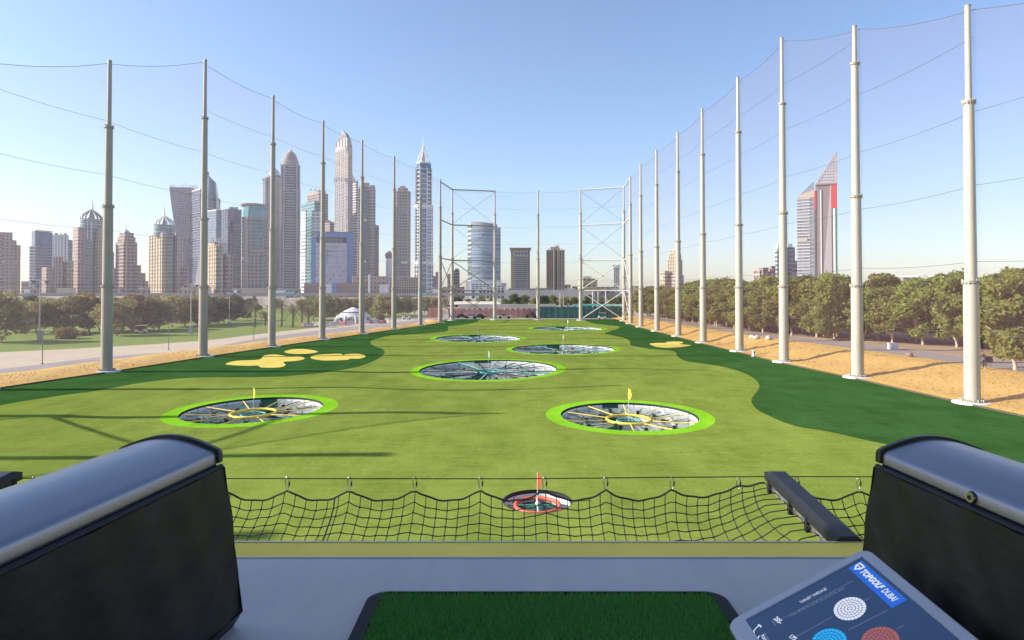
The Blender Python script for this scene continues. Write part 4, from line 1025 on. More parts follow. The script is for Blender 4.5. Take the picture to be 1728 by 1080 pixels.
# podium with windows built one by one
t = Tower('podium_block', 'white podium with rows of dark window slots under the curved blue tower', 820, 830, TG)
t.add('walls', t.rect(794, 854.5, 30), 477, m_whitest); t.add('end_wall', t.rect(786, 794, 26, 1), 475, m_whitest); t.add('upper_storey', t.rect(806, 846, 20, 6), 472.5, f_white, 477)
for r_ in range(4):
    for k in range(9):
        if (k * 7 + r_ * 3) % 11 == 5: continue
        x = 796.5 + k * 6.2; y = 479.3 + r_ * 3.2; t.add('window', t.rect(x, x + 4.3, .6, -.35), y, m_glassb, y + 1.5)
t.add('roof_sign', t.circ(849, 853.5, 12, -1, .2), 479, m_pinkst, 482)
# --- brown grid office
t = Tower('office_tower', 'brown office block with pale window grid under a flat overhanging roof', 878, 760, TG)
p = t.rect(862, 894, 26); t.add('shaft', p, 425, m_brownst); t.add('roof_slab', t.rect(860, 896.5, 29, -1.5), 418, m_brownst, 419.8); t.add('top_storey', t.rect(861.4, 894.6, 26, -.3), 419.8, m_brownst, 425)
t.add('facade_panel', t.rect(867, 890.5, .8, -.8), 423.5, m_stone)
for k in range(4): t.add('window', t.rect(868.3 + k * 5.5, 872.6 + k * 5.5, .5, -1.25), 425.3, m_glassb, 430)
for k in range(17):
    y = 433 + k * 3.25; t.add('window_band', t.rect(868, 889.6, .5, -1.2), y, m_darkst, y + 1.7)
    for j in range(4): t.add('window', t.rect(868.6 + j * 5.4, 872.8 + j * 5.4, .3, -1.6), y + .2, m_glassb, y + 1.3)
for k in range(18):
    y = 428 + k * 3.3; t.add('balcony', t.rect(862.5, 866, 2, -1.3), y, m_stone, y + .9)
t.add('side_pier', t.rect(892, 894.3, 3, -1), 425, m_brownst); t.add('podium', t.rect(858, 905, 26, -5), 486.5, m_greyst)
for k in range(9): t.add('podium_arch', t.rect(859 + k * 5, 861.6 + k * 5, .5, -5.3), 487.5, m_darkst, 490)
# --- brown striped office
t = Tower('office_tower', 'brown ribbed office tower with pale vertical fins and stepped roof', 937, 800, TG)
p = t.rect(921.5, 953, 28, 0, .06); t.add('shaft', p, 422, m_brownst); t.add('roof_block', t.rect(929, 944, 18, 5), 416, m_pinkst, 422); t.add('roof_block', t.rect(937, 943, 8, 8), 413.5, m_stone, 416)
for k in range(9):
    x = 922.3 + k * 3.6; wdt = 1.4 if k not in (3, 5) else 2.4
    t.add('fin', t.rect(x, x + wdt, 1.5, -1.4), 419 + (2 if k in (0, 8) else 0), m_stone if k in (3, 5, 7) else m_pinkst)
for k in range(8):
    x = 924 + k * 3.6
    for j in range(9): t.add('window', t.rect(x, x + 1.6, .3, -.25), 425 + j * 6.6, m_darkst, 430.6 + j * 6.6)
t.add('fin', t.rect(935.6, 937.6, 2, -1.8), 420, m_darkst); t.spire(941, 401, 414, .18, m_metal, 12, 'mast', .08)
# --- long pale low buildings along the road
t = Tower('low_building', 'long pale low building strip behind the far netting poles', 930, 620, TG); t.add('walls', t.rect(853, 1003, 20), 489.2, m_greyst); t.add('walls', t.rect(905, 925, 14, 3), 486, f_beige)
for k in range(20): t.add('window', t.rect(906 + k * .95, 906.5 + k * .95, .3, 2.8), 487, m_darkst, 488.4)
t.add('roof_box', t.rect(960, 972, 8, 5), 487, m_greyst, 489.4)
for x, w_, y, l_ in ((953, 10, 481, 'small grey block beside the brown ribbed office tower'), (966, 9, 484, 'low cream block between ribbed office tower and beige hotel'), (1014, 10, 485, 'little cream block beside the beige hotel block'), (1024, 12, 484.5, 'little tan block under the hazy concrete tower'),
                 (1064, 22, 483, 'pale flat roofed villa row by the corner netting pole'), (1090, 26, 485, 'pale villa row where the tree avenue begins')):
    t = Tower('low_building', l_, x + w_ / 2, 850, TG); t.add('walls', t.rect(x, x + w_, 16), y, f_beige); t.add('parapet', t.rect(x - .3, x + w_ + .3, 16.6, -.3), y - .8, m_stone, y)
    t.add('roof_box', t.rect(x + w_ * .3, x + w_ * .6, 6, 5), y - 2.4, m_whitest, y)
# --- beige hotel
t = Tower('hotel_block', 'squat beige hotel block with window rows behind the braced corner', 992, 720, TG)
p = t.corner(975, 984, 1008, 20); t.add('walls', p, 470, f_sandy); t.slabs(p, 470, m_stone, None, 5.2, .4, 1.4); t.add('roof_block', t.rect(984, 998, 12, 8), 466, m_stone, 470); t.add('wing', t.rect(1005, 1020, 14, 6), 484, f_beige)
# --- hazy distant tower
t = Tower('concrete_tower', 'hazy distant concrete tower with a wider top storey', 1040, 2600, TG)
p = t.rect(1036, 1045.5, 30); t.add('shaft', p, 452, f_greyv); t.add('top_storey', t.rect(1034, 1046.5, 36, -3), 446.5, m_greyst, 453); t.slabs(p, 452, m_greyst, None, 10, .8, 2)
# --- yellow art deco tower
t = Tower('stepped_tower', 'sunlit yellow stepped tower rounding off like a bullet', 1136, 1250, TG)
p = t.corner(1126, 1141, 1152, 45); t.add('shaft', p, 438, f_sandy); t.poly_piers(p, 4, 438, m_stone, None, 1.6, 1.1); t.add('setback', t.corner(1128, 1141, 1150, 45, 2), 429, f_sandy, 438); t.poly_piers(t.corner(1128, 1141, 1150, 45, 2), 4, 429, m_stone, 438, 1.4, .8)
t.add('setback', t.corner(1131, 1141, 1148, 45, 5), 423, f_sandy, 429); t.dome(1134, 1147, 416, 424, m_stone, 13, 10, 'cap', 1.3)
p = t.corner(1114, 1122, 1130, 45, -3); t.add('wing', p, 457, f_beige); t.slabs(p, 457, m_stone, None, 5, .9, 1); p = t.corner(1128, 1140, 1154, 40, -8); t.add('wing', p, 464, f_pink); t.slabs(p, 464, m_stone, None, 5, .7, 1)
# --- brown low apartments
t = Tower('apartment_block', 'terracotta apartment block with pitched tower roofs over the tree line', 1290, 900, TG)
p = t.corner(1271, 1282, 1301, 35); t.add('walls', p, 458, f_pink); t.slabs(p, 458, m_stone, None, 5, .7, 1.2); t.add('tower', t.corner(1281, 1288, 1297, 35, -2), 453, f_brown); t.add('roof', t.corner(1280, 1288, 1298, 35, -3), 451.5, m_brownst, 453)
t.add('wing', t.corner(1299, 1303, 1309, 35, 2), 449, f_pink); t.slabs(t.corner(1299, 1303, 1309, 35, 2), 449, m_redc, None, 5, .5, .9); t.add('roof_box', t.rect(1272, 1278, 5, 6), 456, m_stone, 458)
# --- teal twin
t = Tower('glass_tower', 'pair of teal glass slabs beside the flag painted tower', 1327, 950, TG)
p = t.corner(1308, 1312, 1321, 25); t.add('shaft', p, 420, f_teal); t.slabs(p, 420, m_whitest, None, 4.8, .8, .9); t.add('roof_screen', t.corner(1310, 1313, 1320, 25, 1), 412, m_whitest, 420)
p = t.corner(1326, 1329, 1342, 25, 2); t.add('shaft', p, 417, f_glass); t.slabs(p, 417, m_greyst, None, 4.8, .5, .9); t.add('roof_screen', t.corner(1327, 1330, 1338, 25, 3), 411, m_whitest, 417); t.add('wing', t.rect(1336, 1345.5, 20, 4), 440, f_glassd)
# --- flag tower
f_flagglass = facade('facade_silver_glass', (0.42, 0.44, 0.46), (0.34, 0.37, 0.42), 5, 4, .9, .6, .15, .35, .2); m_flaggrey = M('flag_tower_grey', (0.22, 0.195, 0.19), .6, 0, .08, .05)
t = Tower('flag_tower', 'slanted office tower striped red, white, black and green under a lattice peak', 1380, 760, TG)
pl = t.rect(1345.5, 1376, 30, 0); t.add('glass_slab', pl, 331, f_flagglass, zt=[t.Z(331), t.Z(321.5), t.Z(321.5), t.Z(331)])
b = MB(); zz = 6.0
while zz < t.Z(333):
    fr_ = .72 if zz > t.Z(460) else .5
    b.prism([(t.X(1345), -.7), (t.X(1345) + (t.X(1376) - t.X(1345)) * fr_, -.7), (t.X(1345) + (t.X(1376) - t.X(1345)) * fr_, .2), (t.X(1345), .2)], zz, zz + .8); zz += 3.6
b.build('floor_band', m_whitest, t.root, None, 'stuff')
t.add('cream_band', t.rect(1345, 1363, 2, -1.1), 401, m_stone, 406.5)
t.add('roof_band', t.rect(1345, 1376.2, 31, -.6), 331, m_stone, 332.5, zt=[t.Z(329.5), t.Z(319.5), t.Z(319.5), t.Z(329.5)])
b = MB(); A, B_, C_ = (t.X(1349), t.Z(328)), (t.X(1375), t.Z(320)), (t.X(1375), t.Z(304))
for y0, y1 in ((2, 8),):
    b.v = [(q[0], y, q[1]) for y in (y0, y1) for q in (A, B_, C_)]; b.face([0, 1, 2]); b.face([5, 4, 3]); b.face([0, 3, 4, 1]); b.face([1, 4, 5, 2]); b.face([2, 5, 3, 0])
b.build('glass_peak', f_flagglass, t.root)
t.add('stripe', t.rect(1375.4, 1378.2, 34, -1.6), 321, m_redc, 354, label='red stripe'); t.add('stripe', t.rect(1375.4, 1378.2, 34, -1.5), 353.5, m_darkst, None, label='black stripe')
t.add('core_slab', t.rect(1378.2, 1404, 34, -1), 311, m_flaggrey)
t.add('pale_fin', t.rect(1385.5, 1387.2, 1.4, -1.9), 321, m_whitest)
b = MB(); A, B_, C_, E_ = (t.X(1389), t.Z(478)), (t.X(1404), t.Z(478)), (t.X(1404), t.Z(313)), (t.X(1402.5), t.Z(313))
b.v = [(q[0], y, q[1]) for y in (-1.7, -1.0) for q in (A, B_, C_, E_)]; b.face([0, 1, 2, 3]); b.face([7, 6, 5, 4])
for k in range(4): b.face([k, k + 4, (k + 1) % 4 + 4, (k + 1) % 4])
b.build('slanted_panel', M('lilac_panel', (0.40, 0.365, 0.375), .5), t.root)
t.add('stripe', t.rect(1403.6, 1413.5, 30, -2.0), 313, m_redc, 353, label='red block'); t.add('stripe', t.rect(1404.4, 1406.5, 30, -1.9), 352.6, m_darkst, None, label='black stripe'); t.add('stripe', t.rect(1406.5, 1410, 30, -2.1), 352.8, m_whitest, None, label='white stripe'); t.add('stripe', t.rect(1410, 1413.5, 30, -1.9), 352.6, m_greenc, None, label='green stripe')
t.add('ledge', t.rect(1377.6, 1414, 36, -2.4), 310, m_brownst, 312.6)
# lattice peak
m_lat = M('lattice_steel', (0.36, 0.27, 0.24), .5, .2)
for yy in (0.0, 26.0):
    xs_ = [1379 + k * 4.9 for k in range(8)]
    def hyp(x): return 309 - (x - 1379) / (1412.5 - 1379) * 50
    for x in xs_[1:]: MB().tube([(t.X(x), yy, t.Z(310)), (t.X(x), yy, t.Z(hyp(x)))], .33, 5).build('lattice_post', m_lat, t.root)
    MB().tube([(t.X(1378.6), yy, t.Z(310)), (t.X(1413), yy, t.Z(258))], .55, 6).build('lattice_chord', m_lat, t.root); MB().tube([(t.X(1413), yy, t.Z(310)), (t.X(1413), yy, t.Z(257))], .55, 6).build('lattice_chord', m_lat, t.root)
    for k in range(1, 10):
        y = 310 - k * 5.1; xm = 1379 + (309 - y) / 50 * 33.5
        if xm < 1412: MB().tube([(t.X(xm), yy, t.Z(y)), (t.X(1413), yy, t.Z(y))], .33, 5).build('lattice_rail', m_lat, t.root)
    for k in range(7):
        x0 = 1379 + k * 4.9; MB().tube([(t.X(x0), yy, t.Z(310)), (t.X(min(1413, x0 + 16)), yy, t.Z(max(hyp(min(1413, x0 + 16)), 290 - k * 3)))], .2, 4).build('lattice_brace', m_lat, t.root)
t.add('podium', t.rect(1347, 1414, 34, -8), 475, m_whitest)
for k in range(6): t.add('podium_window', t.rect(1349 + k * 5, 1352.6 + k * 5, .4, -8.4), 477.5, m_darkst, 480)
MB().ball((t.X(1399), -2.6, t.Z(467)), 1.3, 12, 1, 1, .3).build('white_roundel', m_whitest, t.root)
# --- low white roofs beyond the trees
for x, w_, y, l_ in ((1502, 48, 465, 'long white flat roof showing over the avenue trees beside the flag tower'), (1569, 36, 465, 'second white flat roof between the flag tower and the largest pole'), (1158, 16, 479, 'white rooftop peeping over the avenue beside the yellow stepped tower'), (1196, 30, 481, 'low pale rooftop over the middle of the tree avenue')):
    t = Tower('low_building', l_, x + w_ / 2, 480, TG); t.add('walls', t.rect(x, x + w_, 14), y + 3, f_white); t.add('roof_slab', t.rect(x - 1.4, x + w_ + 1.4, 15, -.6), y, m_whitest, y + 3); t.add('roof_box', t.rect(x + w_ * .55, x + w_ * .8, 5, 4), y - 2, m_greyst, y)
# --- low blocks at the feet of the skyline
for i, (x, w_, y, m_, l_) in enumerate(((38, 26, 486, f_beige, 'low tan frontage under the notched glass tower'), (232, 22, 484, f_pink, 'low pink frontage under the stepped masted tower'), (304, 30, 484, f_sandy, 'low sandy frontage under the twisting tower'),
        (392, 16, 487, f_grey, 'low grey frontage between cream tower and disc roofed tower'), (458, 50, 488, f_grey, 'low grey frontage under the domed supertall'), (728, 26, 486, f_pink, 'low rosy frontage by the corner netting frame'))):
    t = Tower('low_building', l_, x + w_ / 2, 940, TG); t.add('walls', t.rect(x, x + w_, 16), y, m_); t.add('parapet', t.rect(x - .3, x + w_ + .3, 16.5, -.3), y - .8, m_stone, y); t.add('canopy', t.rect(x + 2, x + w_ * .5, 4, -4), y + 2, m_whitest, y + 3)

# elevated road with piers in front of the skyline
m_via = M('viaduct_concrete', (0.34, 0.32, 0.30), .8, 0, .15, .1)
via = thing('viaduct', 'long grey concrete viaduct running behind the golf course trees', 'viaduct', (0, 0, 0))
b = MB()
pv = [(-900, 470), (-500, 560), (-200, 620), (60, 640), (330, 650)]
pv = resample(pv, 40)
def ribbon(pts, y0, y1, z0, z1):
    b = MB()
    for i in range(len(pts) - 1):
        (x0, ya), (x1, yb) = pts[i], pts[i + 1]; b.prism([(x0, ya + y0), (x1, yb + y0), (x1, yb + y1), (x0, ya + y1)], z0, z1)
    return b
ribbon(pv, 0, 12, 4.8, 6.2).build('deck', m_via, via); ribbon(pv, -.3, 0.1, 5.8, 7.6).build('parapet', m_via, via)
for i in range(1, 40, 2): MB().prism([(pv[i][0] - 1, pv[i][1] + 4), (pv[i][0] + 1, pv[i][1] + 4), (pv[i][0] + 1, pv[i][1] + 7), (pv[i][0] - 1, pv[i][1] + 7)], -.08, 4.9).build('pier', m_via, via)
def road_sign(px, py, w, h, Y, label):
    c = D(px, py, Y); t = thing('road_sign', label, 'road sign', (c.x, c.y, -.08), -math.atan2(c.x, c.y))
    wm, hm = w * Y / F, h * Y / F; z = c.z + .08
    MB().box(-wm / 2, 0, z - hm / 2, wm / 2, .25, z + hm / 2).build('panel', m_grn, t)
    for k in range(4): MB().box(-wm * .36 + k * wm * .19, -.06, z - hm * .18, -wm * .36 + k * wm * .19 + wm * .12, .01, z + hm * .2).build('lettering', m_whitest, t)
    for x in (-wm * .45, wm * .45): MB().tube([(x, .6, 0), (x, .6, z)], .25, 6).build('post', m_via, t)
road_sign(489, 494.5, 18, 5.5, 600, 'green motorway sign with white marks beside the palm trees')
road_sign(504, 496, 8, 4, 590, 'smaller green motorway sign next to the wide one by the palms')
road_sign(712, 496, 20, 4, 600, 'thin green motorway sign at the foot of the white spired tower')
# ------------------------------------------------------------------ trees
def leaf_mat(name, cols, trans=0.5):
    m, nt, bs = _new(name)
    geo = nt.nodes.new('ShaderNodeNewGeometry'); oi = nt.nodes.new('ShaderNodeObjectInfo')
    n = _map(nt, _noise(nt, 0.45, 3, _coord(nt)), .34, .66)
    c = _mixc(nt, n, cols[0], cols[1]); c = _mixc(nt, _map(nt, geo.outputs['Random Per Island'], 0.2, 1.0), c, cols[2])
    h = nt.nodes.new('ShaderNodeHueSaturation'); nt.links.new(c, h.inputs['Color'])
    nt.links.new(_map(nt, oi.outputs['Random'], 0, 1, .485, .515), h.inputs['Hue']); nt.links.new(_map(nt, oi.outputs['Random'], 0, 1, .85, 1.18), h.inputs['Value'])
    nt.links.new(h.outputs[0], bs.inputs['Base Color']); bs.inputs['Roughness'].default_value = .65; bs.inputs['Specular IOR Level'].default_value = .2
    tr = nt.nodes.new('ShaderNodeBsdfTranslucent'); nt.links.new(h.outputs[0], tr.inputs[0]); mx = nt.nodes.new('ShaderNodeMixShader'); mx.inputs[0].default_value = trans
    nt.links.new(bs.outputs[0], mx.inputs[1]); nt.links.new(tr.outputs[0], mx.inputs[2]); nt.links.new(mx.outputs[0], nt.nodes['Material Output'].inputs[0]); return m
l_av = leaf_mat('avenue_leaves', ((0.15, 0.22, 0.035), (0.26, 0.32, 0.062), (0.36, 0.32, 0.09)))
l_olive = leaf_mat('olive_leaves', ((0.19, 0.19, 0.060), (0.29, 0.27, 0.09), (0.34, 0.26, 0.10)))
l_dark = leaf_mat('dark_leaves', ((0.045, 0.075, 0.02), (0.075, 0.11, 0.03), (0.10, 0.125, 0.04)))
l_gold = leaf_mat('yellowing_leaves', ((0.19, 0.155, 0.04), (0.27, 0.205, 0.055), (0.31, 0.21, 0.06)))
l_mid = leaf_mat('mid_green_leaves', ((0.14, 0.17, 0.040), (0.22, 0.235, 0.06), (0.27, 0.25, 0.08)))
l_palm = leaf_mat('palm_fronds', ((0.10, 0.10, 0.045), (0.15, 0.14, 0.065), (0.22, 0.18, 0.09)))
m_bark = M('pale_bark', (0.58, 0.47, 0.36), .9, 0, .25, 2, .6, 8, .05)
m_barkd = M('dark_bark', (0.15, 0.11, 0.08), .9, 0, .25, 2, .6, 8, .05)

def leaf_cloud(blobs, n, size, rg):
    """n leaf sprays on and inside the blobs (x, y, z, rx, rz): arrays of quads"""
    B = np.array(blobs); wgt = B[:, 3] ** 2 * B[:, 4] ** .5; k = rg.choice(len(B), n, p=wgt / wgt.sum())
    d = rg.normal(size=(n, 3)); d /= np.linalg.norm(d, axis=1)[:, None]
    rad = rg.uniform(.55, 1.06, n) ** .6; rad = np.where(rg.random(n) < .16, rad * rg.uniform(1.05, 1.5, n), rad)
    c = B[k, :3] + d * rad[:, None] * np.stack([B[k, 3], B[k, 3], B[k, 4]], 1)
    nrm = d + rg.normal(size=(n, 3)) * .75; nrm /= np.linalg.norm(nrm, axis=1)[:, None]
    a = np.cross(nrm, rg.normal(size=(n, 3))); a /= np.linalg.norm(a, axis=1)[:, None]; b = np.cross(nrm, a)
    s = size * rg.uniform(.55, 1.35, n)[:, None]; w = s * rg.uniform(.45, .8, n)[:, None]
    V = np.stack([c - a * s, c - b * w + a * s * .15, c + a * s, c + b * w - a * s * .1], 1).reshape(-1, 3)
    return V
def leaf_mesh(name, V, mat):
    n = len(V) // 4; me = bpy.data.meshes.new(name)
    me.vertices.add(4 * n); me.vertices.foreach_set('co', V.ravel().astype('f4'))
    me.loops.add(4 * n); me.loops.foreach_set('vertex_index', np.arange(4 * n, dtype='i4'))
    me.polygons.add(n); me.polygons.foreach_set('loop_start', np.arange(0, 4 * n, 4, dtype='i4')); me.polygons.foreach_set('loop_total', np.full(n, 4, 'i4'))
    me.materials.append(mat); me.update(calc_edges=True); me.validate(); return me
def tree_proto(seed, h, spread, trunk_h, mat, bark, n=4200, size=.30, forks=3, lean=.1, squat=.75, low=.28):
    """crown mesh and trunk mesh of one kind of tree, height h"""
    rg = np.random.default_rng(seed); rn = random.Random(seed)
    tb = MB(); ends = []
    for f in range(forks):
        a = rn.uniform(0, 6.28) if forks > 1 else 0; L = rn.uniform(.5, .72) * h; sp = spread * rn.uniform(.18, .45)
        bx, by = .12 * math.cos(a), .12 * math.sin(a)
        pts = [(bx * .3, by * .3, -.1), (bx + lean * trunk_h * .3, by, trunk_h * .5), (bx * 2 + sp * .45 * math.cos(a), by * 2 + sp * .45 * math.sin(a), trunk_h * 1.15), (sp * math.cos(a), sp * math.sin(a), L)]
        tb.tube(catmull(pts, 4, False), [.17 - .012 * i for i in range(13)], 7)
        ends.append(pts[-1])
        for b_ in range(3):
            a2 = a + rn.uniform(-1.2, 1.2); q = Vector(pts[2]).lerp(Vector(pts[3]), rn.uniform(.1, .8)); e = q + Vector((math.cos(a2) * spread * .4, math.sin(a2) * spread * .4, rn.uniform(.1, .25) * h))
            tb.tube([q, q.lerp(e, .5) + Vector((0, 0, .15)), e], [.07, .05, .025], 5)
    blobs = []
    nb = 24
    for i in range(nb):
        t = (i + .5) / nb; z = h * (low + (1 - low) * (.04 + .86 * t)); rr = spread * (math.sin(math.pi * min(1, .22 + t * .72)) ** .7)
        a = i * 2.4 + rn.uniform(-.4, .4); off = rr * rn.uniform(.30, .92)
        z += h * rn.uniform(-.06, .07); r = spread * rn.uniform(.17, .40); blobs.append((off * math.cos(a), off * math.sin(a), z, r, r * squat))
    blobs.append((0, 0, h * .62, spread * .55, h * .22))
    return tb, leaf_mesh('crown', leaf_cloud(blobs, n, size, rg), mat), bark
PROTO = {}
def proto(key, **kw):
    tb, me, bark = tree_proto(**kw); t = tb.build('trunk', bark); PROTO[key] = (me, t.data, kw['h']); bpy.data.objects.remove(t)
for i in range(5): proto(('av', i), seed=20 + i, h=10, spread=3.5 + .3 * (i % 3), trunk_h=2.2, mat=l_av, bark=m_bark, n=8200, size=.24, forks=2 + i % 2, low=.16)
for i in range(4): proto(('olive', i), seed=40 + i, h=9, spread=4.6, trunk_h=1.6, mat=l_olive, bark=m_barkd, n=4300, size=.27, forks=3, low=.16, squat=.65)
for i in range(2): proto(('dark', i), seed=50 + i, h=9, spread=4.4, trunk_h=1.6, mat=l_dark, bark=m_barkd, n=5000, size=.30, forks=3, low=.10)
for i in range(2): proto(('gold', i), seed=60 + i, h=9, spread=4.0, trunk_h=1.8, mat=l_gold, bark=m_barkd, n=4500, size=.28, forks=3, low=.2)
for i in range(3): proto(('mid', i), seed=70 + i, h=9, spread=4.4, trunk_h=1.8, mat=l_mid, bark=m_barkd, n=4300, size=.28, forks=3, low=.16)
def place_tree(key, x, y, z, h, label, group, wide=1.0, name='broadleaf_tree'):
    me, tr, h0 = PROTO[key]; s = h / h0
    t = thing(name, label, 'tree', (x, y, z), random.uniform(0, 6.28), group); t.scale = (s * wide, s * wide, s)
    for nm, d in (('trunk', tr), ('crown', me)):
        o = bpy.data.objects.new(nm, d); COL.objects.link(o); o.parent = t
    return t
# right avenue: three ranks on the terrace
def gap_words(px, poles, row):
    """between which two poles of a row a thing is seen from the tee deck"""
    xs = [PX((X, d, 10))[0] for _, d, X, _ in poles]
    for i in range(len(xs) - 1):
        a, b_ = sorted((xs[i], xs[i + 1]))
        if a <= px < b_: return i, f'between {ORD[i]} and {ORD[i+1]} poles of {row}'
    return 99, f'beyond the poles of {row}'
def front_x(y): return float(np.interp(y, [58, 66, 78, 93, 106, 127, 183, 205], [56.5, 59, 61.5, 62.0, 52.0, 47.2, 44.6, 44.0]))
av = []
rn = random.Random(5)
for rank in range(3):
    y = 58 + rank * 2
    while y < 222:
        x = max(front_x(y), right_x(y) + crest_w(y) + pathw(y) + .8) + rank * 6.3 + rn.uniform(-.7, .7)
        if PX((x, y, 8))[0] < 1790: av.append((rank, x, y, rn.uniform(8.2, 10.9) * (1.06 if rank else 1.0) * (0.88 if y > 120 and rank == 0 else 1)))
        y += rn.uniform(3.6, 5.2) * (1.0 if rank < 2 else 1.3)
av.append((0, 50.3, 65.2, 9.9))
av.sort(key=lambda a: (a[0], a[2]))
cnt = {}
RK = ('front', 'middle', 'back')
for n_, (rank, x, y, h) in enumerate(av):
    i, w = gap_words(PX((x, y, 8))[0], RPOLES, 'the sand bank row'); k = cnt[(rank, i)] = cnt.get((rank, i), -1) + 1
    lab = f'{RK[rank]} rank avenue tree, {ORD[min(k, 19)]} seen {w}'
    if abs(x - 50.3) < .01: lab = 'stout leaning tree standing alone on the sand beside the largest cream pole'
    place_tree(('av', (n_ * 3 + rank) % 5), x, y, 0.06 + terr(y) if x > right_x(y) + crest_w(y) * .8 else 1.3, h, lab, 'avenue trees beside the range', 1.22 if h < 10 else 1.14)
# left: dusty scrub and lawn trees, placed along the golf course
LT = [  # px, base y, top y, kind
    (4, 577, 493, 'olive'), (38, 560, 507, 'olive'), (62, 563, 506, 'olive'), (92, 562, 504, 'olive'), (122, 562, 499, 'olive'), (150, 560, 496, 'gold'), (168, 558, 503, 'mid'), (197, 566, 505, 'olive'),
    (222, 560, 497, 'gold'), (246, 557, 500, 'olive'), (268, 556, 506, 'olive'), (290, 552, 497, 'olive'), (312, 550, 500, 'olive'), (333, 549, 498, 'olive'), (352, 547, 500, 'dark'), (378, 545, 501, 'dark'), (398, 541, 499, 'dark'),
    (20, 538, 501, 'mid'), (52, 536, 499, 'dark'), (80, 533, 501, 'olive'), (112, 535, 500, 'mid'), (140, 533, 502, 'gold'), (185, 536, 497, 'olive'), (208, 533, 499, 'mid'), (262, 532, 498, 'mid'), (300, 530, 500, 'gold'), (345, 530, 500, 'olive'), (372, 528, 499, 'olive'),
    (412, 534, 508, 'gold'), (424, 528, 501, 'dark'), (528, 540, 500, 'mid'), (548, 541, 497, 'mid'), (566, 537, 501, 'olive'), (584, 535, 503, 'olive'), (600, 533, 502, 'olive'), (626, 534, 499, 'olive'), (645, 536, 497, 'olive'), (666, 534, 498, 'mid'), (684, 532, 500, 'mid'), (700, 530, 502, 'olive'),
    (716, 528, 500, 'mid'), (733, 526, 502, 'gold'), (463, 524, 503, 'olive'), (510, 524, 505, 'gold'),
    # beyond the far fence
    (752, 521, 503, 'olive'), (772, 519, 500, 'dark'), (791, 518, 504, 'mid'), (812, 519, 499, 'mid'), (829, 518, 502, 'olive'), (852, 519, 503, 'mid'), (868, 520, 496, 'dark'), (884, 520, 498, 'mid'), (902, 519, 502, 'olive'), (918, 520, 497, 'dark'), (934, 519, 498, 'mid'), (952, 520, 500, 'olive'),
    (870, 522, 509, 'mid'), (970, 519, 501, 'mid'), (994, 520, 498, 'dark'), (1012, 519, 500, 'mid'), (1032, 521, 499, 'mid'), (1050, 522, 498, 'dark'), (1070, 525, 496, 'mid'), (1086, 527, 494, 'mid')]
KW = {'olive': 'dusty olive tree', 'gold': 'yellowing bushy tree', 'dark': 'dark green tree', 'mid': 'mid green tree'}
seen = {}
allp = LPOLES + BPOLES + [RPOLES[-1]]
for n_, (px, by, ty, kind) in enumerate(LT):
    p = G(px, by, 0.0)
    if p.y > 430: p = D(px, 500, 430.0); p.z = 0
    h = (D(px, ty, p.y).z); far = p.y > 236
    i, w = gap_words(px, allp, 'the course row')
    if px < PX((LPOLES[2][2], LPOLES[2][1], 10))[0]: w = 'between picture edge and first tall pole'
    elif i >= 10 or px > 763: i, w = gap_words(px, BPOLES + [RPOLES[-1]], 'the far end'); i += 50
    depth = 'beyond far fence' if px > 745 else 'close to lawn' if by > 540 else 'further back'
    k = seen[(i, kind, depth)] = seen.get((i, kind, depth), -1) + 1
    lab = f'{KW[kind]} {depth}, {ORD[min(k, 19)]} {w}'
    if px > 1060: lab = f'{KW[kind]}, {ORD[k]} one filling the corner behind the pale braced frame'
    nv = {'olive': 4, 'gold': 2, 'dark': 2, 'mid': 3}[kind]
    place_tree((kind, n_ % nv), p.x, p.y, -.05, max(4.0, h), lab, 'golf course trees', 1.15)
# shrubs
def shrub(px, by, w, h, mat, label, seed):
    p = G(px, by); k = p.y / F; rg = np.random.default_rng(seed); r = w * k / 2; hh = h * k
    V = leaf_cloud([(rg.uniform(-.5, .5) * r, rg.uniform(-.3, .3) * r, hh * rg.uniform(.3, .6), r * rg.uniform(.4, .6), hh * .42) for _ in range(7)], 1600, .20, rg)
    t = thing('shrub', label, 'shrub', (p.x, p.y, -.05), 0, 'shrubs on the golf course'); o = bpy.data.objects.new('foliage', leaf_mesh('foliage', V, mat)); COL.objects.link(o); o.parent = t
    MB().tube([(0, 0, 0), (.1, 0, hh * .5)], .06, 5).build('stem', m_barkd, t)
shrub(111, 571, 44, 20, l_gold, 'round golden shrub on the lawn in front of the scrub trees', 1)
shrub(142, 566, 22, 8, l_olive, 'small low grey-green shrub touching the golden one', 2)
shrub(230, 556, 30, 12, l_mid, 'low green shrub in shade under the scrub trees by the second pole', 3)
shrub(640, 541, 18, 12, l_mid, 'bright green shrub beside the white marquee', 4)
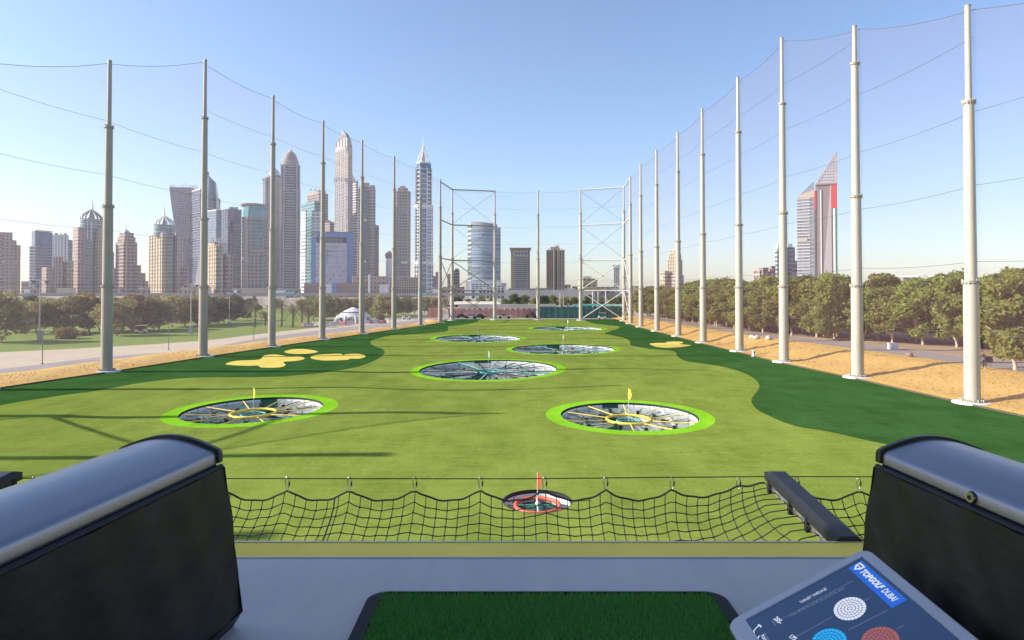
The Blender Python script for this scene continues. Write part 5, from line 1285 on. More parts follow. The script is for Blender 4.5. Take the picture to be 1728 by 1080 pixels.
# palms
def palm(px, by, ty, label, seed, fr=34):
    p = G(px, by); h = D(px, ty, p.y).z; rn_ = random.Random(seed); t = thing('palm_tree', label, 'palm tree', (p.x, p.y, -.05), 0, 'date palms on the course')
    th = h * .66; MB().tube([(0, 0, 0), (.1, 0, th * .5), (.05, .05, th)], [.30, .25, .27], 8).build('trunk', m_barkd, t)
    b = MB(); L = h * .36 + .6
    for k in range(fr):
        a = 2.4 * k; e = R(82) - R(125) * (k / fr); pts = []
        for j in range(6):
            s_ = j / 5; pts.append(Vector((math.cos(a) * L * s_ * math.cos(e * (1 - s_ * .3)), math.sin(a) * L * s_ * math.cos(e * (1 - s_ * .3)), th + L * s_ * math.sin(e) - .42 * L * s_ * s_)))
        side = Vector((-math.sin(a), math.cos(a), 0))
        for j in range(5):
            for q in range(3):
                c = pts[j].lerp(pts[j + 1], q / 3); d = (pts[j + 1] - pts[j]).normalized(); l_ = .48 * (1 - abs((j + q / 3) / 5 - .4))
                for sg in (-1, 1):
                    e_ = c + side * sg * l_ + d * .3 - Vector((0, 0, .18)); b.poly([c, c + d * .16, e_])
    b.build('crown', l_palm, t)
palm(430, 552, 498, 'tall date palm next to the third pole, dry skirt of fronds', 1); palm(447, 549, 523, 'little palm beside the third pole, half hidden by it', 5, 22)
palm(475, 551, 495, 'tallest date palm in the row by the motorway sign', 2); palm(494, 552, 508, 'stocky date palm between the tallest palm and the fourth pole', 3); palm(509, 549, 500, 'slim date palm right beside the dark trees at the fourth pole', 4)
palm(520, 546, 512, 'small palm behind the fourth pole', 6, 24)
palm(1003, 521, 502, 'date palm beyond the green screen by the braced corner', 7); palm(982, 520, 504, 'date palm beyond the green screen behind a far pole', 8); palm(963, 520, 506, 'short date palm beyond the green screen beside twin posts', 9)

# ------------------------------------------------------------------ far end: screens, wall, vehicles
m_redscr = M('red_screen', (0.62, 0.31, 0.26), .8, 0, .25, .25); m_orng = M('orange_screen', (0.62, 0.24, 0.12), .8, 0, .2, .3); m_grnscr = M('green_screen', (0.035, 0.16, 0.13), .8, 0, .3, .25); m_post = M('fence_post', (.30, .27, .25), .6)
m_cream = M('cream_wall', (.62, .56, .46), .8, 0, .1, .1)
def screen(label, x0, x1, ytop, ybase, mat, n):
    a, c = G(x0, ybase), G(x1, ybase); h = D((x0 + x1) / 2, ytop, a.y).z; t = thing('site_fence', label, 'fence', (a.x, a.y, 0))
    for k in range(n):
        p, q = (c - a) * (k / n), (c - a) * ((k + 1) / n); b = MB(); m_ = 6
        for j in range(m_ + 1):
            s_ = j / m_; r = p.lerp(q, s_); y = r.y + .12 * math.sin(s_ * 9 + k); b.v += [(r.x, y, 0), (r.x, y, h - .12 * math.sin(math.pi * s_))]
        for j in range(m_): b.face([2 * j, 2 * j + 2, 2 * j + 3, 2 * j + 1], None, True)
        b.build('screen_panel', mat, t); MB().box(p.x - .06, p.y - .16, 0, p.x + .06, p.y - .05, h + .15).build('post', m_post, t)
screen('orange red mesh screen fence beside the corner pole footing', 722, 748, 519, 536, m_orng, 3)
screen('long dusty red mesh screen fence behind the parked cars', 757, 905, 520, 536, m_redscr, 14)
screen('long dark green mesh screen fence at the far end', 906, 1054, 517, 537, m_grnscr, 14)
def back_wall(label, x0, x1, ytop, Y, mat):
    a, c = D(x0, 500, Y), D(x1, 500, Y); z = D(x0, ytop, Y).z; t = thing('boundary_wall', label, 'wall', (a.x, Y, -.08)); n = max(2, int((c.x - a.x) / 5))
    for k in range(n): MB().box((c.x - a.x) * k / n + .02, 0, 0, (c.x - a.x) * (k + 1) / n - .02, .4, z).build('wall_panel', mat, t)
    MB().box(-.1, -.08, z, c.x - a.x + .1, .48, z + .15).build('coping', m_whitest, t)
back_wall('long cream boundary wall showing above the red screen', 775, 938, 513.5, 262, m_cream); back_wall('short pale wall at the start of the tree avenue', 1056, 1070, 517, 245, m_cream)
p = D(810, 512, 268); t = thing('tent_roof', 'low cream canvas roof peak above the cream wall', 'canopy', (p.x, 268, 4.0)); b = MB(); b.prism([(-13, -3), (9, -3), (9, 4), (-13, 4)], 0, 1.2, [(-10, 0), (7, 0), (7, 1), (-10, 1)]); b.build('canvas', m_cream, t)
for x in (-12, -4, 4, 8): MB().tube([(x, 0, -4.0), (x, 0, .1)], .1, 6).build('post', m_post, t)
p = D(1000, 517, 245); t = thing('shade_canopy', 'teal shade canopy above the green screen beside a far pole', 'canopy', (p.x - 8, 243, 0)); b = MB(); b.prism([(0, 0), (16, 0), (16, 6), (0, 6)], 4.0, 4.6, [(2, 2), (14, 2), (14, 4), (2, 4)]); b.build('canvas', M('teal_canvas', (.03, .25, .19), .8), t)
for x in (.3, 15.7): MB().tube([(x, .2, -.05), (x, .2, 4.1)], .1, 6).build('post', m_post, t)
p = D(1035, 517, 245); t = thing('shade_canopy', 'pale green shade canopy by the braced corner', 'canopy', (p.x - 3, 243, 0)); MB().prism([(0, 0), (9, 0), (9, 4), (0, 4)], 3.9, 4.5, [(.5, .5), (8.5, .5), (8.5, 3.5), (.5, 3.5)]).build('canvas', M('mint_canvas', (.25, .45, .36), .8), t)
for x in (.3, 8.7): MB().tube([(x, .2, -.05), (x, .2, 4.0)], .1, 6).build('post', m_post, t)
# white goal like gantry
t = thing('white_gantry', 'white post gantry standing beyond the green screen', 'gantry', (D(1000, 500, 250).x, 250, -.05)); w_ = 22 * 250 / F
for x in (0, w_ * .42, w_): MB().tube([(x, 0, 0), (x, 0, 9.3)], .16, 8).build('post', m_whitest, t)
MB().tube([(-.5, 0, 4.0), (w_, 0, 4.0)], .14, 8).build('cross_bar', m_whitest, t)

m_tyre = M('tyre_rubber', (.015, .015, .015), .8); m_win = M('car_glass', (.02, .025, .03), .05); m_lamp = M('lamp_lens', (.7, .68, .62), .1)
def car(label, px, by, L, hgt, col, rz, kind='car', cat='car'):
    p = G(px, by, -.02); t = thing('parked_' + kind, label, cat, p, rz, 'vehicles parked at the far end'); b = MB(); W = L * .40; paint = M('paint_' + kind, col, .3, 0, .02, 1, coat=.4)
    h = hgt
    prof = [(-.5 * L, .30 * h), (-.5 * L, .55 * h), (-.42 * L, .62 * h), (.28 * L, .60 * h), (.47 * L, .52 * h), (.5 * L, .30 * h)]
    if kind == 'pickup': prof = [(-.5 * L, .30 * h), (-.5 * L, .60 * h), (-.08 * L, .60 * h), (-.02 * L, .62 * h), (.25 * L, .62 * h), (.48 * L, .54 * h), (.5 * L, .30 * h)]
    b.v = [(x, -W / 2, z) for x, z in prof] + [(x, W / 2, z) for x, z in prof]; n = len(prof); b.face(list(range(n))[::-1]); b.face(list(range(n, 2 * n)))
    for k in range(n): b.face([k, (k + 1) % n, (k + 1) % n + n, k + n])
    b.build('body', paint, t)
    cab = [(-.34 * L, .60 * h), (-.26 * L, .95 * h), (.10 * L, .97 * h), (.26 * L, .60 * h)] if kind != 'pickup' else [(-.05 * L, .60 * h), (-.03 * L, .97 * h), (.12 * L, .98 * h), (.27 * L, .60 * h)]
    b = MB(); i_ = .88; b.v = [(x, -W / 2 * (i_ if z > .7 * h else .97), z) for x, z in cab] + [(x, W / 2 * (i_ if z > .7 * h else .97), z) for x, z in cab]
    b.face([3, 2, 1, 0]); b.face([4, 5, 6, 7])
    for k in range(4): b.face([k, (k + 1) % 4, (k + 1) % 4 + 4, k + 4])
    b.build('windows', m_win, t)
    b = MB(); x0, x1 = cab[1][0] - .01 * L, cab[2][0] + .01 * L; b.box(x0, -W * .44, .955 * h, x1, W * .44, 1.0 * h); b.build('roof', paint, t)
    for x in (-.31 * L, .31 * L):
        for y in (-W / 2, W / 2 - .18):
            r = .19 * h + .06; MB().tube([(x, y - .02, r), (x, y + .2, r)], r, 12).build('wheel', m_tyre, t)
    for y in (-W * .36, W * .36): MB().box(.485 * L, y - .16, .42 * h, .505 * L, y + .16, .52 * h).build('headlight', m_lamp, t)
car('black parked car at the end of the row by the corner pole', 779, 537.2, 4.5, 1.55, (.01, .01, .012), .15)
car('white and blue parked car between two black ones', 795, 537, 4.3, 1.5, (.45, .47, .55), R(172))
car('black parked car closest to the pickup', 807.5, 538, 4.6, 1.6, (.015, .014, .016), R(200))
car('beige pickup truck parked against the red screen', 851, 537.5, 4.9, 1.85, (.62, .55, .45), R(188), 'pickup', 'pickup')
car('dull brown truck parked before the far end screens', 896, 536.5, 4.6, 2.0, (.16, .10, .07), R(10), 'pickup', 'pickup')
# golf carts
def cart(label, p, rz, s=1.0):
    t = thing('golf_cart', label, 'golf cart', p, rz, 'golf carts'); t.scale = (s, s, s); W = 1.2
    b = MB(); b.prism([(-1.2, -.6), (1.2, -.6), (1.2, .6), (-1.2, .6)], .28, .55); b.prism([(.6, -.55), (1.25, -.55), (1.25, .55), (.6, .55)], .55, .95, [(.6, -.5), (1.0, -.5), (1.0, .5), (.6, .5)]); b.prism([(-1.25, -.58), (-.55, -.58), (-.55, .58), (-1.25, .58)], .55, .85); b.build('body', m_whitest, t)
    MB().box(-1.15, -.66, 1.78, .95, .66, 1.86).build('roof', m_cream, t)
    for x in (-1.05, .75):
        for y in (-.6, .6): MB().tube([(x, y, .6), (x * .97, y, 1.8)], .025, 5).build('roof_post', m_darkst, t)
    MB().box(-.55, -.5, .75, -.1, .5, .87).build('seat', m_darkst, t); MB().box(-.62, -.5, .85, -.52, .5, 1.25).build('backrest', m_darkst, t)
    for x in (-.8, .85):
        for y in (-.62, .5): MB().tube([(x, y, .24), (x, y + .12, .24)], .24, 10).build('wheel', m_tyre, t)
cart('white golf cart parked at the far end under the pale brace', G(1016, 538.5, -.02), R(175), 1.15); cart('white golf cart with bags on the lawn beyond the second pole', G(238, 563, -.05), R(20)); cart('golf cart standing on the service track beside the marquee', G(686, 539, -.03), R(15), 1.1)
# marquee
p = G(596, 545); k_ = p.y / F; t = thing('marquee', 'white vaulted marquee tent with arched openings beside the service track', 'marquee', (p.x, p.y, -.03)); m_tent = M('tent_fabric', (.62, .63, .66), .7, 0, .05, .5)
w_, hh = 32 * k_, 27 * k_
def ring(r_, z, n=48, lift=0.0): return [(r_ * math.cos(2 * math.pi * i / n), .7 * r_ * math.sin(2 * math.pi * i / n), z + lift * abs(math.sin(2 * math.pi * i / n * 2.5))) for i in range(n)]
b = MB(); n = 48; prof = [(.02, hh * 1.0, 0), (.16, hh * .93, 0), (.42, hh * .80, 0), (.66, hh * .62, 0), (.82, hh * .42, .0)]
for rr, z, lf in prof: b.v += ring(w_ * rr, z)
for j in range(4):
    for i in range(n): b.face([j * n + i, j * n + (i + 1) % n, (j + 1) * n + (i + 1) % n, (j + 1) * n + i], None, True)
b.build('canopy', m_tent, t)
for i in range(10):
    a0 = 2 * math.pi * i / 10; pts = []
    for j in range(5):
        s_ = j / 4; rr = w_ * (.80 + .22 * s_); pts.append((rr * math.cos(a0), .7 * rr * math.sin(a0), hh * .44 * (1 - s_) ** .8))
    MB().tube(pts, [.45, .40, .34, .28, .25], 6).build('leg', m_tent, t)
    arc = []
    for j in range(9):
        a = a0 + 2 * math.pi / 10 * j / 8; arc.append((w_ * .84 * math.cos(a), .7 * w_ * .84 * math.sin(a), hh * (.20 + .22 * math.sin(math.pi * j / 8))))
    MB().tube(arc, .3, 6).build('arch', m_tent, t)
b = MB(); b.v = [(x, y, 0) for x, y, z in ring(w_ * .74, 0)] + [(x, y, hh * .45) for x, y, z in ring(w_ * .74, 0)]
for i in range(n):
    if (i % 10) in (1, 2, 3): continue
    b.face([i, (i + 1) % n, n + (i + 1) % n, n + i])
b.build('inner_lining', M('tent_lining', (.40, .41, .45), .7), t)
for j in range(12): a = math.pi + math.pi * (j + .5) / 12; MB().box(-.35, -.06, -.18, .35, .06, .18).build('canopy_vent', m_darkst, t).matrix_local = Matrix.Translation((w_ * .60 * math.cos(a), .7 * w_ * .60 * math.sin(a) - .1, hh * .68)) @ Matrix.Rotation(a + math.pi / 2, 4, 'Z')
# red and white barriers along the track
m_barr = M('red_plastic', (.50, .10, .07), .5); m_barw = M('white_plastic', (.75, .72, .68), .5)
proto_b = None; nb = 0
words_b = ['red', 'white']
for i in range(30):
    s_ = i / 29; px = 511 + 142 * s_; by = 550.5 - 6.5 * s_ + random.uniform(-1.2, 1.0)
    if abs(px - 543) < 5 or abs(px - 610) < 5: continue
    c_ = 0 if (i * 5) % 7 in (0, 2, 3) else 1; p = G(px, by)
    i_, w = gap_words(px, LPOLES, 'the course row')
    key = (i_, c_); nb_ = seen[('bar', key)] = seen.get(('bar', key), -1) + 1
    t = thing('road_barrier', f'{words_b[c_]} plastic barrier, {ORD[min(nb_, 19)]} of its colour {w}', 'barrier', (p.x, p.y, -.03), random.uniform(-.5, .5), 'red and white barriers by the marquee')
    b = MB(); b.prism([(-.7, -.28), (.7, -.28), (.7, .28), (-.7, .28)], 0, .45, [(-.7, -.2), (.7, -.2), (.7, .2), (-.7, .2)]); b.prism([(-.7, -.14), (.7, -.14), (.7, .14), (-.7, .14)], .45, .95, [(-.66, -.09), (.66, -.09), (.66, .09), (-.66, .09)]); b.build('body', (m_barr, m_barw)[c_], t)
    MB().box(-.5, -.155, .60, .5, .155, .72).build('stripe', (m_barw, m_barr)[c_], t)
# lamp posts
m_lp = M('lamp_post_paint', (.50, .47, .42), .5, .2); m_lpd = M('lamp_post_dark', (.14, .11, .10), .5)
def post_lamp(label, px, by, ty, group):
    p = G(px, by); h = D(px, ty, p.y).z; t = thing('path_lamp', label, 'lamp post', (p.x, p.y, -.03), 0, group)
    MB().tube([(0, 0, 0), (0, 0, h)], .055, 7).build('post', m_lpd, t); MB().tube([(0, 0, h - .05), (.25, 0, h + .12), (.62, 0, h + .16)], .05, 6).build('arm', m_lpd, t)
    MB().box(.35, -.11, h + .08, .85, .11, h + .2).build('lamp_head', m_lp, t); MB().lathe([(.16, 0), (.16, .1)], 10).build('base', m_lpd, t)
post_lamp('short dark path lamp closest to the picture edge', 71.5, 613.5, 562, 'short lamps along the path'); post_lamp('short dark path lamp between the first two tall poles', 284.5, 590, 547, 'short lamps along the path'); post_lamp('short dark path lamp between second and third tall poles', 428, 571.5, 537, 'short lamps along the path')
def floodlight(label, px, by, ty):
    p = G(px, by); h = D(px, ty, p.y).z; t = thing('floodlight_mast', label, 'floodlight', (p.x, p.y, -.03), 0, 'tall floodlight masts on the course')
    MB().tube([(0, 0, 0), (0, 0, h)], [.15, .08], 8).build('mast', m_lp, t); MB().box(-.32, -.28, 0, .32, .28, 1.8 if px < 380 else 1.0).build('base_box', m_greyst, t)
    for x in (-1.5, 1.1): MB().box(x, -.25, h - .9, x + .5, .2, h - .35).build('lamp_head', m_lpd, t)
    MB().tube([(-1.5, 0, h - .3), (1.6, 0, h - .3)], .06, 6).build('cross_arm', m_lp, t)
floodlight('tall floodlight mast in front of the notched glass tower', 66.5, 573, 470); floodlight('tall floodlight mast beside the second tall pole', 322, 563, 478); floodlight('floodlight mast before the dark green trees', 387, 549, 492)
for px, l_ in ((945, 'white floodlight post beyond the green screen'), (950.5, 'twin white floodlight post beside its partner beyond the green screen')):
    p = D(px, 500, 243); t = thing('light_post', l_, 'lamp post', (p.x, 243, -.05), 0, 'twin white posts'); MB().tube([(0, 0, 0), (0, 0, 9.0)], .09, 7).build('post', m_whitest, t); MB().box(-.3, -.15, 8.8, .3, .15, 9.1).build('lamp_head', m_lp, t)

# ------------------------------------------------------------------ small things beside the turf
def utility(label, p, s, name='utility_box'):
    t = thing(name, label, 'utility box', p); MB().box(-s / 2, -s / 2, 0, s / 2, s / 2, s * 1.15).build('cabinet', m_whitest, t); MB().box(-s * .55, -s * .55, s * 1.15, s * .55, s * .55, s * 1.25).build('lid', m_whitest, t); MB().box(-s * .4, -s * .52, s * .3, -s * .3, -s * .5, s * .8).build('hinge', m_greyst, t)
utility('white utility cube at the crest of the sand bank beside the second pole', D(1507, 593.5, 88.0), .95)
p = G(1271.5, 602.0); t = thing('camera_bollard', 'short white bollard on a disc foot at the turf edge', 'bollard', (p.x, p.y, .02)); MB().lathe([(.30, 0), (.30, .08)], 14).build('foot', m_conc, t); MB().lathe([(.20, .08), (.20, .82), (.17, .9), (.02, .93)], 14).build('column', m_whitest, t); MB().box(-.10, -.24, .5, .10, -.18, .75).build('lens', m_lpd, t)
def rock(label, p, s, mat, seed):
    rn_ = random.Random(seed); b = MB().ball((0, 0, s * .3), s * .6, 8, .75); b.v = [(x * rn_.uniform(.8, 1.25), y * rn_.uniform(.8, 1.25), max(-.05, z * rn_.uniform(.8, 1.2))) for x, y, z in b.v]; o = b.build('rock', mat); o.location = p; tag(o, label, 'rock', 'stones on the sand bank')
def on_bank(px, py):
    for y in np.arange(50, 200, .25):
        q = D(px, py, float(y)); w = (q.x - right_x(y)) / crest_w(y)
        if 0 < w < 1 and q.z <= 0.06 + terr(y) * sm(w): return Vector((q.x, q.y, 0.04 + terr(y) * sm(w)))
    return G(px, py, 1.0)
rock('dark brown stone on the sand bank below the white cube', on_bank(1534, 602), .75, m_brownst, 1)
for px, py, l_ in ((1269, 571, 'pale chunk of rubble on the bank crest behind the bollard'), (1276, 572, 'dark flecked rubble chunk touching the pale one'), (1297, 573.5, 'tilted pale rubble slab on the bank crest')): rock(l_, on_bank(px, py), .9, m_conc, px)

# dry tufts and pebbles over the sand banks, and stray leaves of grass
def scatter(name, mat, n, fx, size, seed):
    rg = np.random.default_rng(seed); V = []
    for _ in range(n):
        x, y, z = fx(rg); k = rg.integers(3, 6)
        for q in range(k):
            a = rg.uniform(0, 6.28); r = size * rg.uniform(.5, 1.2); dx, dy = math.cos(a) * r, math.sin(a) * r; h = size * rg.uniform(.5, 1.3)
            V += [(x - dy * .18, y + dx * .18, z - .03), (x + dy * .18, y - dx * .18, z - .03), (x + dx, y + dy, z + h)]
    me = bpy.data.meshes.new(name); me.from_pydata(V, [], [(3 * i, 3 * i + 1, 3 * i + 2) for i in range(len(V) // 3)]); me.materials.append(mat); o = bpy.data.objects.new(name, me); COL.objects.link(o); o['kind'] = 'stuff'
def on_right(rg):
    y = 40 + 160 * rg.random() ** 1.3; t = rg.uniform(.05, 1.0); x = right_x(y) + t * crest_w(y); return x, y, 0.06 + terr(y) * sm(t) + lump(x, y) * math.sin(math.pi * t)
def on_left(rg):
    y = 58 + 120 * rg.random() ** 1.2; w = (9.0 if y < 90 else max(4.0, 9.0 - (y - 90) * .045)); t = rg.uniform(.1, .9); x = float(np.interp(y, [p[1] for p in le], [p[0] for p in le])) - t * w; return x, y, .12 + .3 * math.sin(math.pi * t)
m_dry = M('dry_tufts', (.46, .30, .10), .9, 0, .4, 3); m_peb = M('bank_pebbles', (.50, .36, .20), .9, 0, .4, 3)
scatter('dry_grass', m_dry, 6000, on_right, .13, 5); scatter('dry_grass', m_dry, 3500, on_left, .12, 6)

# rider on a bicycle with a black box, on the path
rp = D(1661.5, 614.0, 66.0); rp.z = 0.06 + terr(66)
bk = thing('bicycle', 'bicycle under the dark clad rider on the path, black box at its back', 'bicycle', rp, R(200))
for x in (-.52, .52): MB().tube([(x + .33 * math.cos(2 * math.pi * k / 18), 0, .34 + .33 * math.sin(2 * math.pi * k / 18)) for k in range(18)], .022, 5, True).build('wheel', m_tyre, bk)
MB().tube([(-.52, 0, .34), (-.10, 0, .32), (.36, 0, .80), (-.18, 0, .78), (-.10, 0, .32)], .022, 6).tube([(-.52, 0, .34), (-.18, 0, .78)], .018, 5).tube([(.52, 0, .34), (.36, 0, .95)], .02, 5).build('frame', m_darkst, bk)
MB().tube([(.34, -.25, 1.0), (.36, 0, .97), (.34, .25, 1.0)], .018, 5).build('handlebar', m_darkst, bk); MB().box(-.32, -.07, .86, -.06, .07, .92).build('saddle', m_black, bk); MB().box(-.85, -.25, .72, -.36, .25, 1.25).build('carrier_box', m_black, bk)
pe = thing('person', 'person in dark clothes leaning forward while riding the bicycle', 'person', rp, R(200))
def skin_body(name, joints, bones, mat, parent):
    me = bpy.data.meshes.new(name); me.from_pydata([j[:3] for j in joints], bones, []); o = bpy.data.objects.new(name, me); COL.objects.link(o)
    sk = o.modifiers.new('skin', 'SKIN'); ly = me.skin_vertices[0].data if me.skin_vertices else None
    if ly is None:
        bpy.context.view_layer.update(); ly = me.skin_vertices[0].data
    for i, j in enumerate(joints): ly[i].radius = (j[3], j[3]); ly[i].use_root = i == 0
    ss = o.modifiers.new('sub', 'SUBSURF'); ss.levels = ss.render_levels = 1
    dg = bpy.context.evaluated_depsgraph_get(); m2 = bpy.data.meshes.new_from_object(o.evaluated_get(dg)); bpy.data.objects.remove(o)
    m2.materials.clear(); m2.materials.append(mat); o2 = bpy.data.objects.new(name, m2); COL.objects.link(o2); o2.parent = parent
    for p_ in m2.polygons: p_.use_smooth = True
    return o2
J = [(-.18, 0, .98, .13), (-.08, 0, 1.18, .13), (.06, 0, 1.38, .15), (.12, 0, 1.46, .06), (.16, 0, 1.54, .06),
     (.06, -.17, 1.40, .065), (.22, -.22, 1.18, .05), (.34, -.22, 1.02, .038), (.06, .17, 1.40, .065), (.22, .22, 1.18, .05), (.34, .22, 1.02, .038),
     (-.14, -.10, .94, .10), (.12, -.10, .68, .075), (-.02, -.10, .30, .05), (.08, -.10, .24, .04), (-.14, .10, .94, .10), (.16, .10, .82, .075), (.04, .10, .48, .05), (.14, .10, .42, .04)]
Bn = [(0, 1), (1, 2), (2, 3), (3, 4), (2, 5), (5, 6), (6, 7), (2, 8), (8, 9), (9, 10), (0, 11), (11, 12), (12, 13), (13, 14), (0, 15), (15, 16), (16, 17), (17, 18)]
try: skin_body('body', J, Bn, M('dark_clothes', (.03, .028, .04), .8), pe)
except Exception as e: print('skin failed', e); MB().tube([J[0][:3], J[1][:3], J[2][:3]], [.14, .14, .16], 10).build('body', m_black, pe)
m_skin = M('skin', (.36, .22, .15), .6); hd = MB().ball((.20, 0, 1.63), .105, 12, 1.15); hd.ball((.305, 0, 1.61), .022, 6).ball((.18, -.105, 1.62), .025, 6).ball((.18, .105, 1.62), .025, 6); hd.build('head', m_skin, pe); MB().ball((.17, 0, 1.68), .11, 12, .85).build('hair', m_black, pe)
for s_ in (-1, 1): 
    b = MB(); b.ball((.36, .22 * s_, 1.01), .045, 8)
    for q in range(4): b.tube([(.37 + .012 * q, (.22 - .03 + .02 * q) * s_, 1.02), (.40, (.22 - .03 + .02 * q) * s_, 1.0), (.385, (.22 - .03 + .02 * q) * s_, .97)], .011, 5)
    b.tube([(.34, (.22 - .05) * s_, 1.02), (.36, (.22 - .07) * s_, .99)], .012, 5); b.build('hand', m_skin, pe)
# ------------------------------------------------------------------ tee deck
DZ = H - 1.4                                   # deck level
m_floor = M('deck_paint', (0.50, 0.50, 0.52), .35, 0, .0, 1)
def floor_mat():
    m, nt, bs = _new('deck_floor'); v = _coord(nt); vs = _coord(nt, (3.2, .7, 1))
    a = _map(nt, _noise(nt, 1.3, 5, v, .6), .3, .7); b = _map(nt, _noise(nt, 1.6, 5, vs, .65), .35, .7); c = _map(nt, _noise(nt, 60, 3, v), .3, .7)
    col = _mixc(nt, a, (0.37, 0.375, 0.43), (0.46, 0.46, 0.52)); col = _mixc(nt, _math(nt, 'MULTIPLY', b, .55), col, (0.58, 0.575, 0.62)); col = _mixc(nt, _math(nt, 'MULTIPLY', c, .12), col, (.40, .40, .43))
    nt.links.new(col, bs.inputs['Base Color']); nt.links.new(_map(nt, b, 0, 1, .34, .55), bs.inputs['Roughness']); _bump(nt, bs, _noise(nt, 25, 4, v), .08, .004); return m
m_deck = floor_mat(); m_strip = M('yellow_deck_paint', (0.95, 0.76, 0.15), .7, 0, .06, 3, .1, 40, .003, .15); m_alu = M('aluminium_angle', (.50, .52, .56), .35, .8, .05, 2)
m_ceil = M('ceiling_white', (.78, .78, .77), .8)
EDGE, STR = 3.66, 3.445
b = MB(); b.box(-32, -9, DZ - .35, 32, STR, DZ); b.build('deck', m_deck, kind='structure')
b = MB(); b.box(-32, STR, DZ - .35, 32, EDGE - .012, DZ + .0005); b.build('deck_edge_strip', m_strip, kind='structure')
b = MB(); b.box(-32, EDGE - .012, DZ - .36, 32, EDGE, DZ + .006); b.box(-32, STR - .004, DZ + .001, 32, STR + .004, DZ + .004); b.build('deck_edge_trim', m_alu, kind='structure')
b = MB(); b.box(-32, -4.0, DZ + 4.3, 32, 3.52, DZ + 4.7); b.build('ceiling', m_ceil, kind='structure')
b = MB(); b.box(-32, -8, -.1, 32, 2.6, DZ - .36); b.build('building_wall', M('base_wall', (.5, .48, .45), .8), kind='structure')

# --- bay dividers: padded bollard walls with a rounded aluminium cover
m_pad = M('black_vinyl', (0.016, 0.0155, 0.015), .55, 0, .25, 3, 0, 1)
def pad_mat():
    m, nt, bs = _new('black_vinyl_pad'); v = _coord(nt); vw = _coord(nt, (1.0, 2.2, 4.5))
    a = _map(nt, _noise(nt, 2.5, 4, v), .3, .7); nt.links.new(_mixc(nt, a, (0.0075, 0.0072, 0.0068), (0.0105, 0.0098, 0.009)), bs.inputs['Base Color'])
    bs.inputs['Roughness'].default_value = .48; bs.inputs['Specular IOR Level'].default_value = .3
    _bump(nt, bs, _math(nt, 'ADD', _math(nt, 'MULTIPLY', _noise(nt, 2.6, 3, vw, .5), 1.0), _math(nt, 'MULTIPLY', _noise(nt, 220, 2, v), .003)), .10, .05); return m
m_pad = pad_mat()
def cover_mat():
    m, nt, bs = _new('brushed_cover'); v = _coord(nt, (90, 1.5, 90))
    n = _noise(nt, 3, 4, v); nt.links.new(_mixc(nt, n, (0.245, 0.255, 0.30), (0.31, 0.32, 0.365)), bs.inputs['Base Color']); bs.inputs['Metallic'].default_value = .85
    nt.links.new(_map(nt, n, .3, .7, .30, .38), bs.inputs['Roughness']); return m
m_cover = cover_mat(); m_trim = M('rubber_trim', (.008, .008, .01), .45); m_navy = M('navy_pad_edge', (.007, .009, .018), .5, 0, .12, 2, 0, 40, .01, .3)
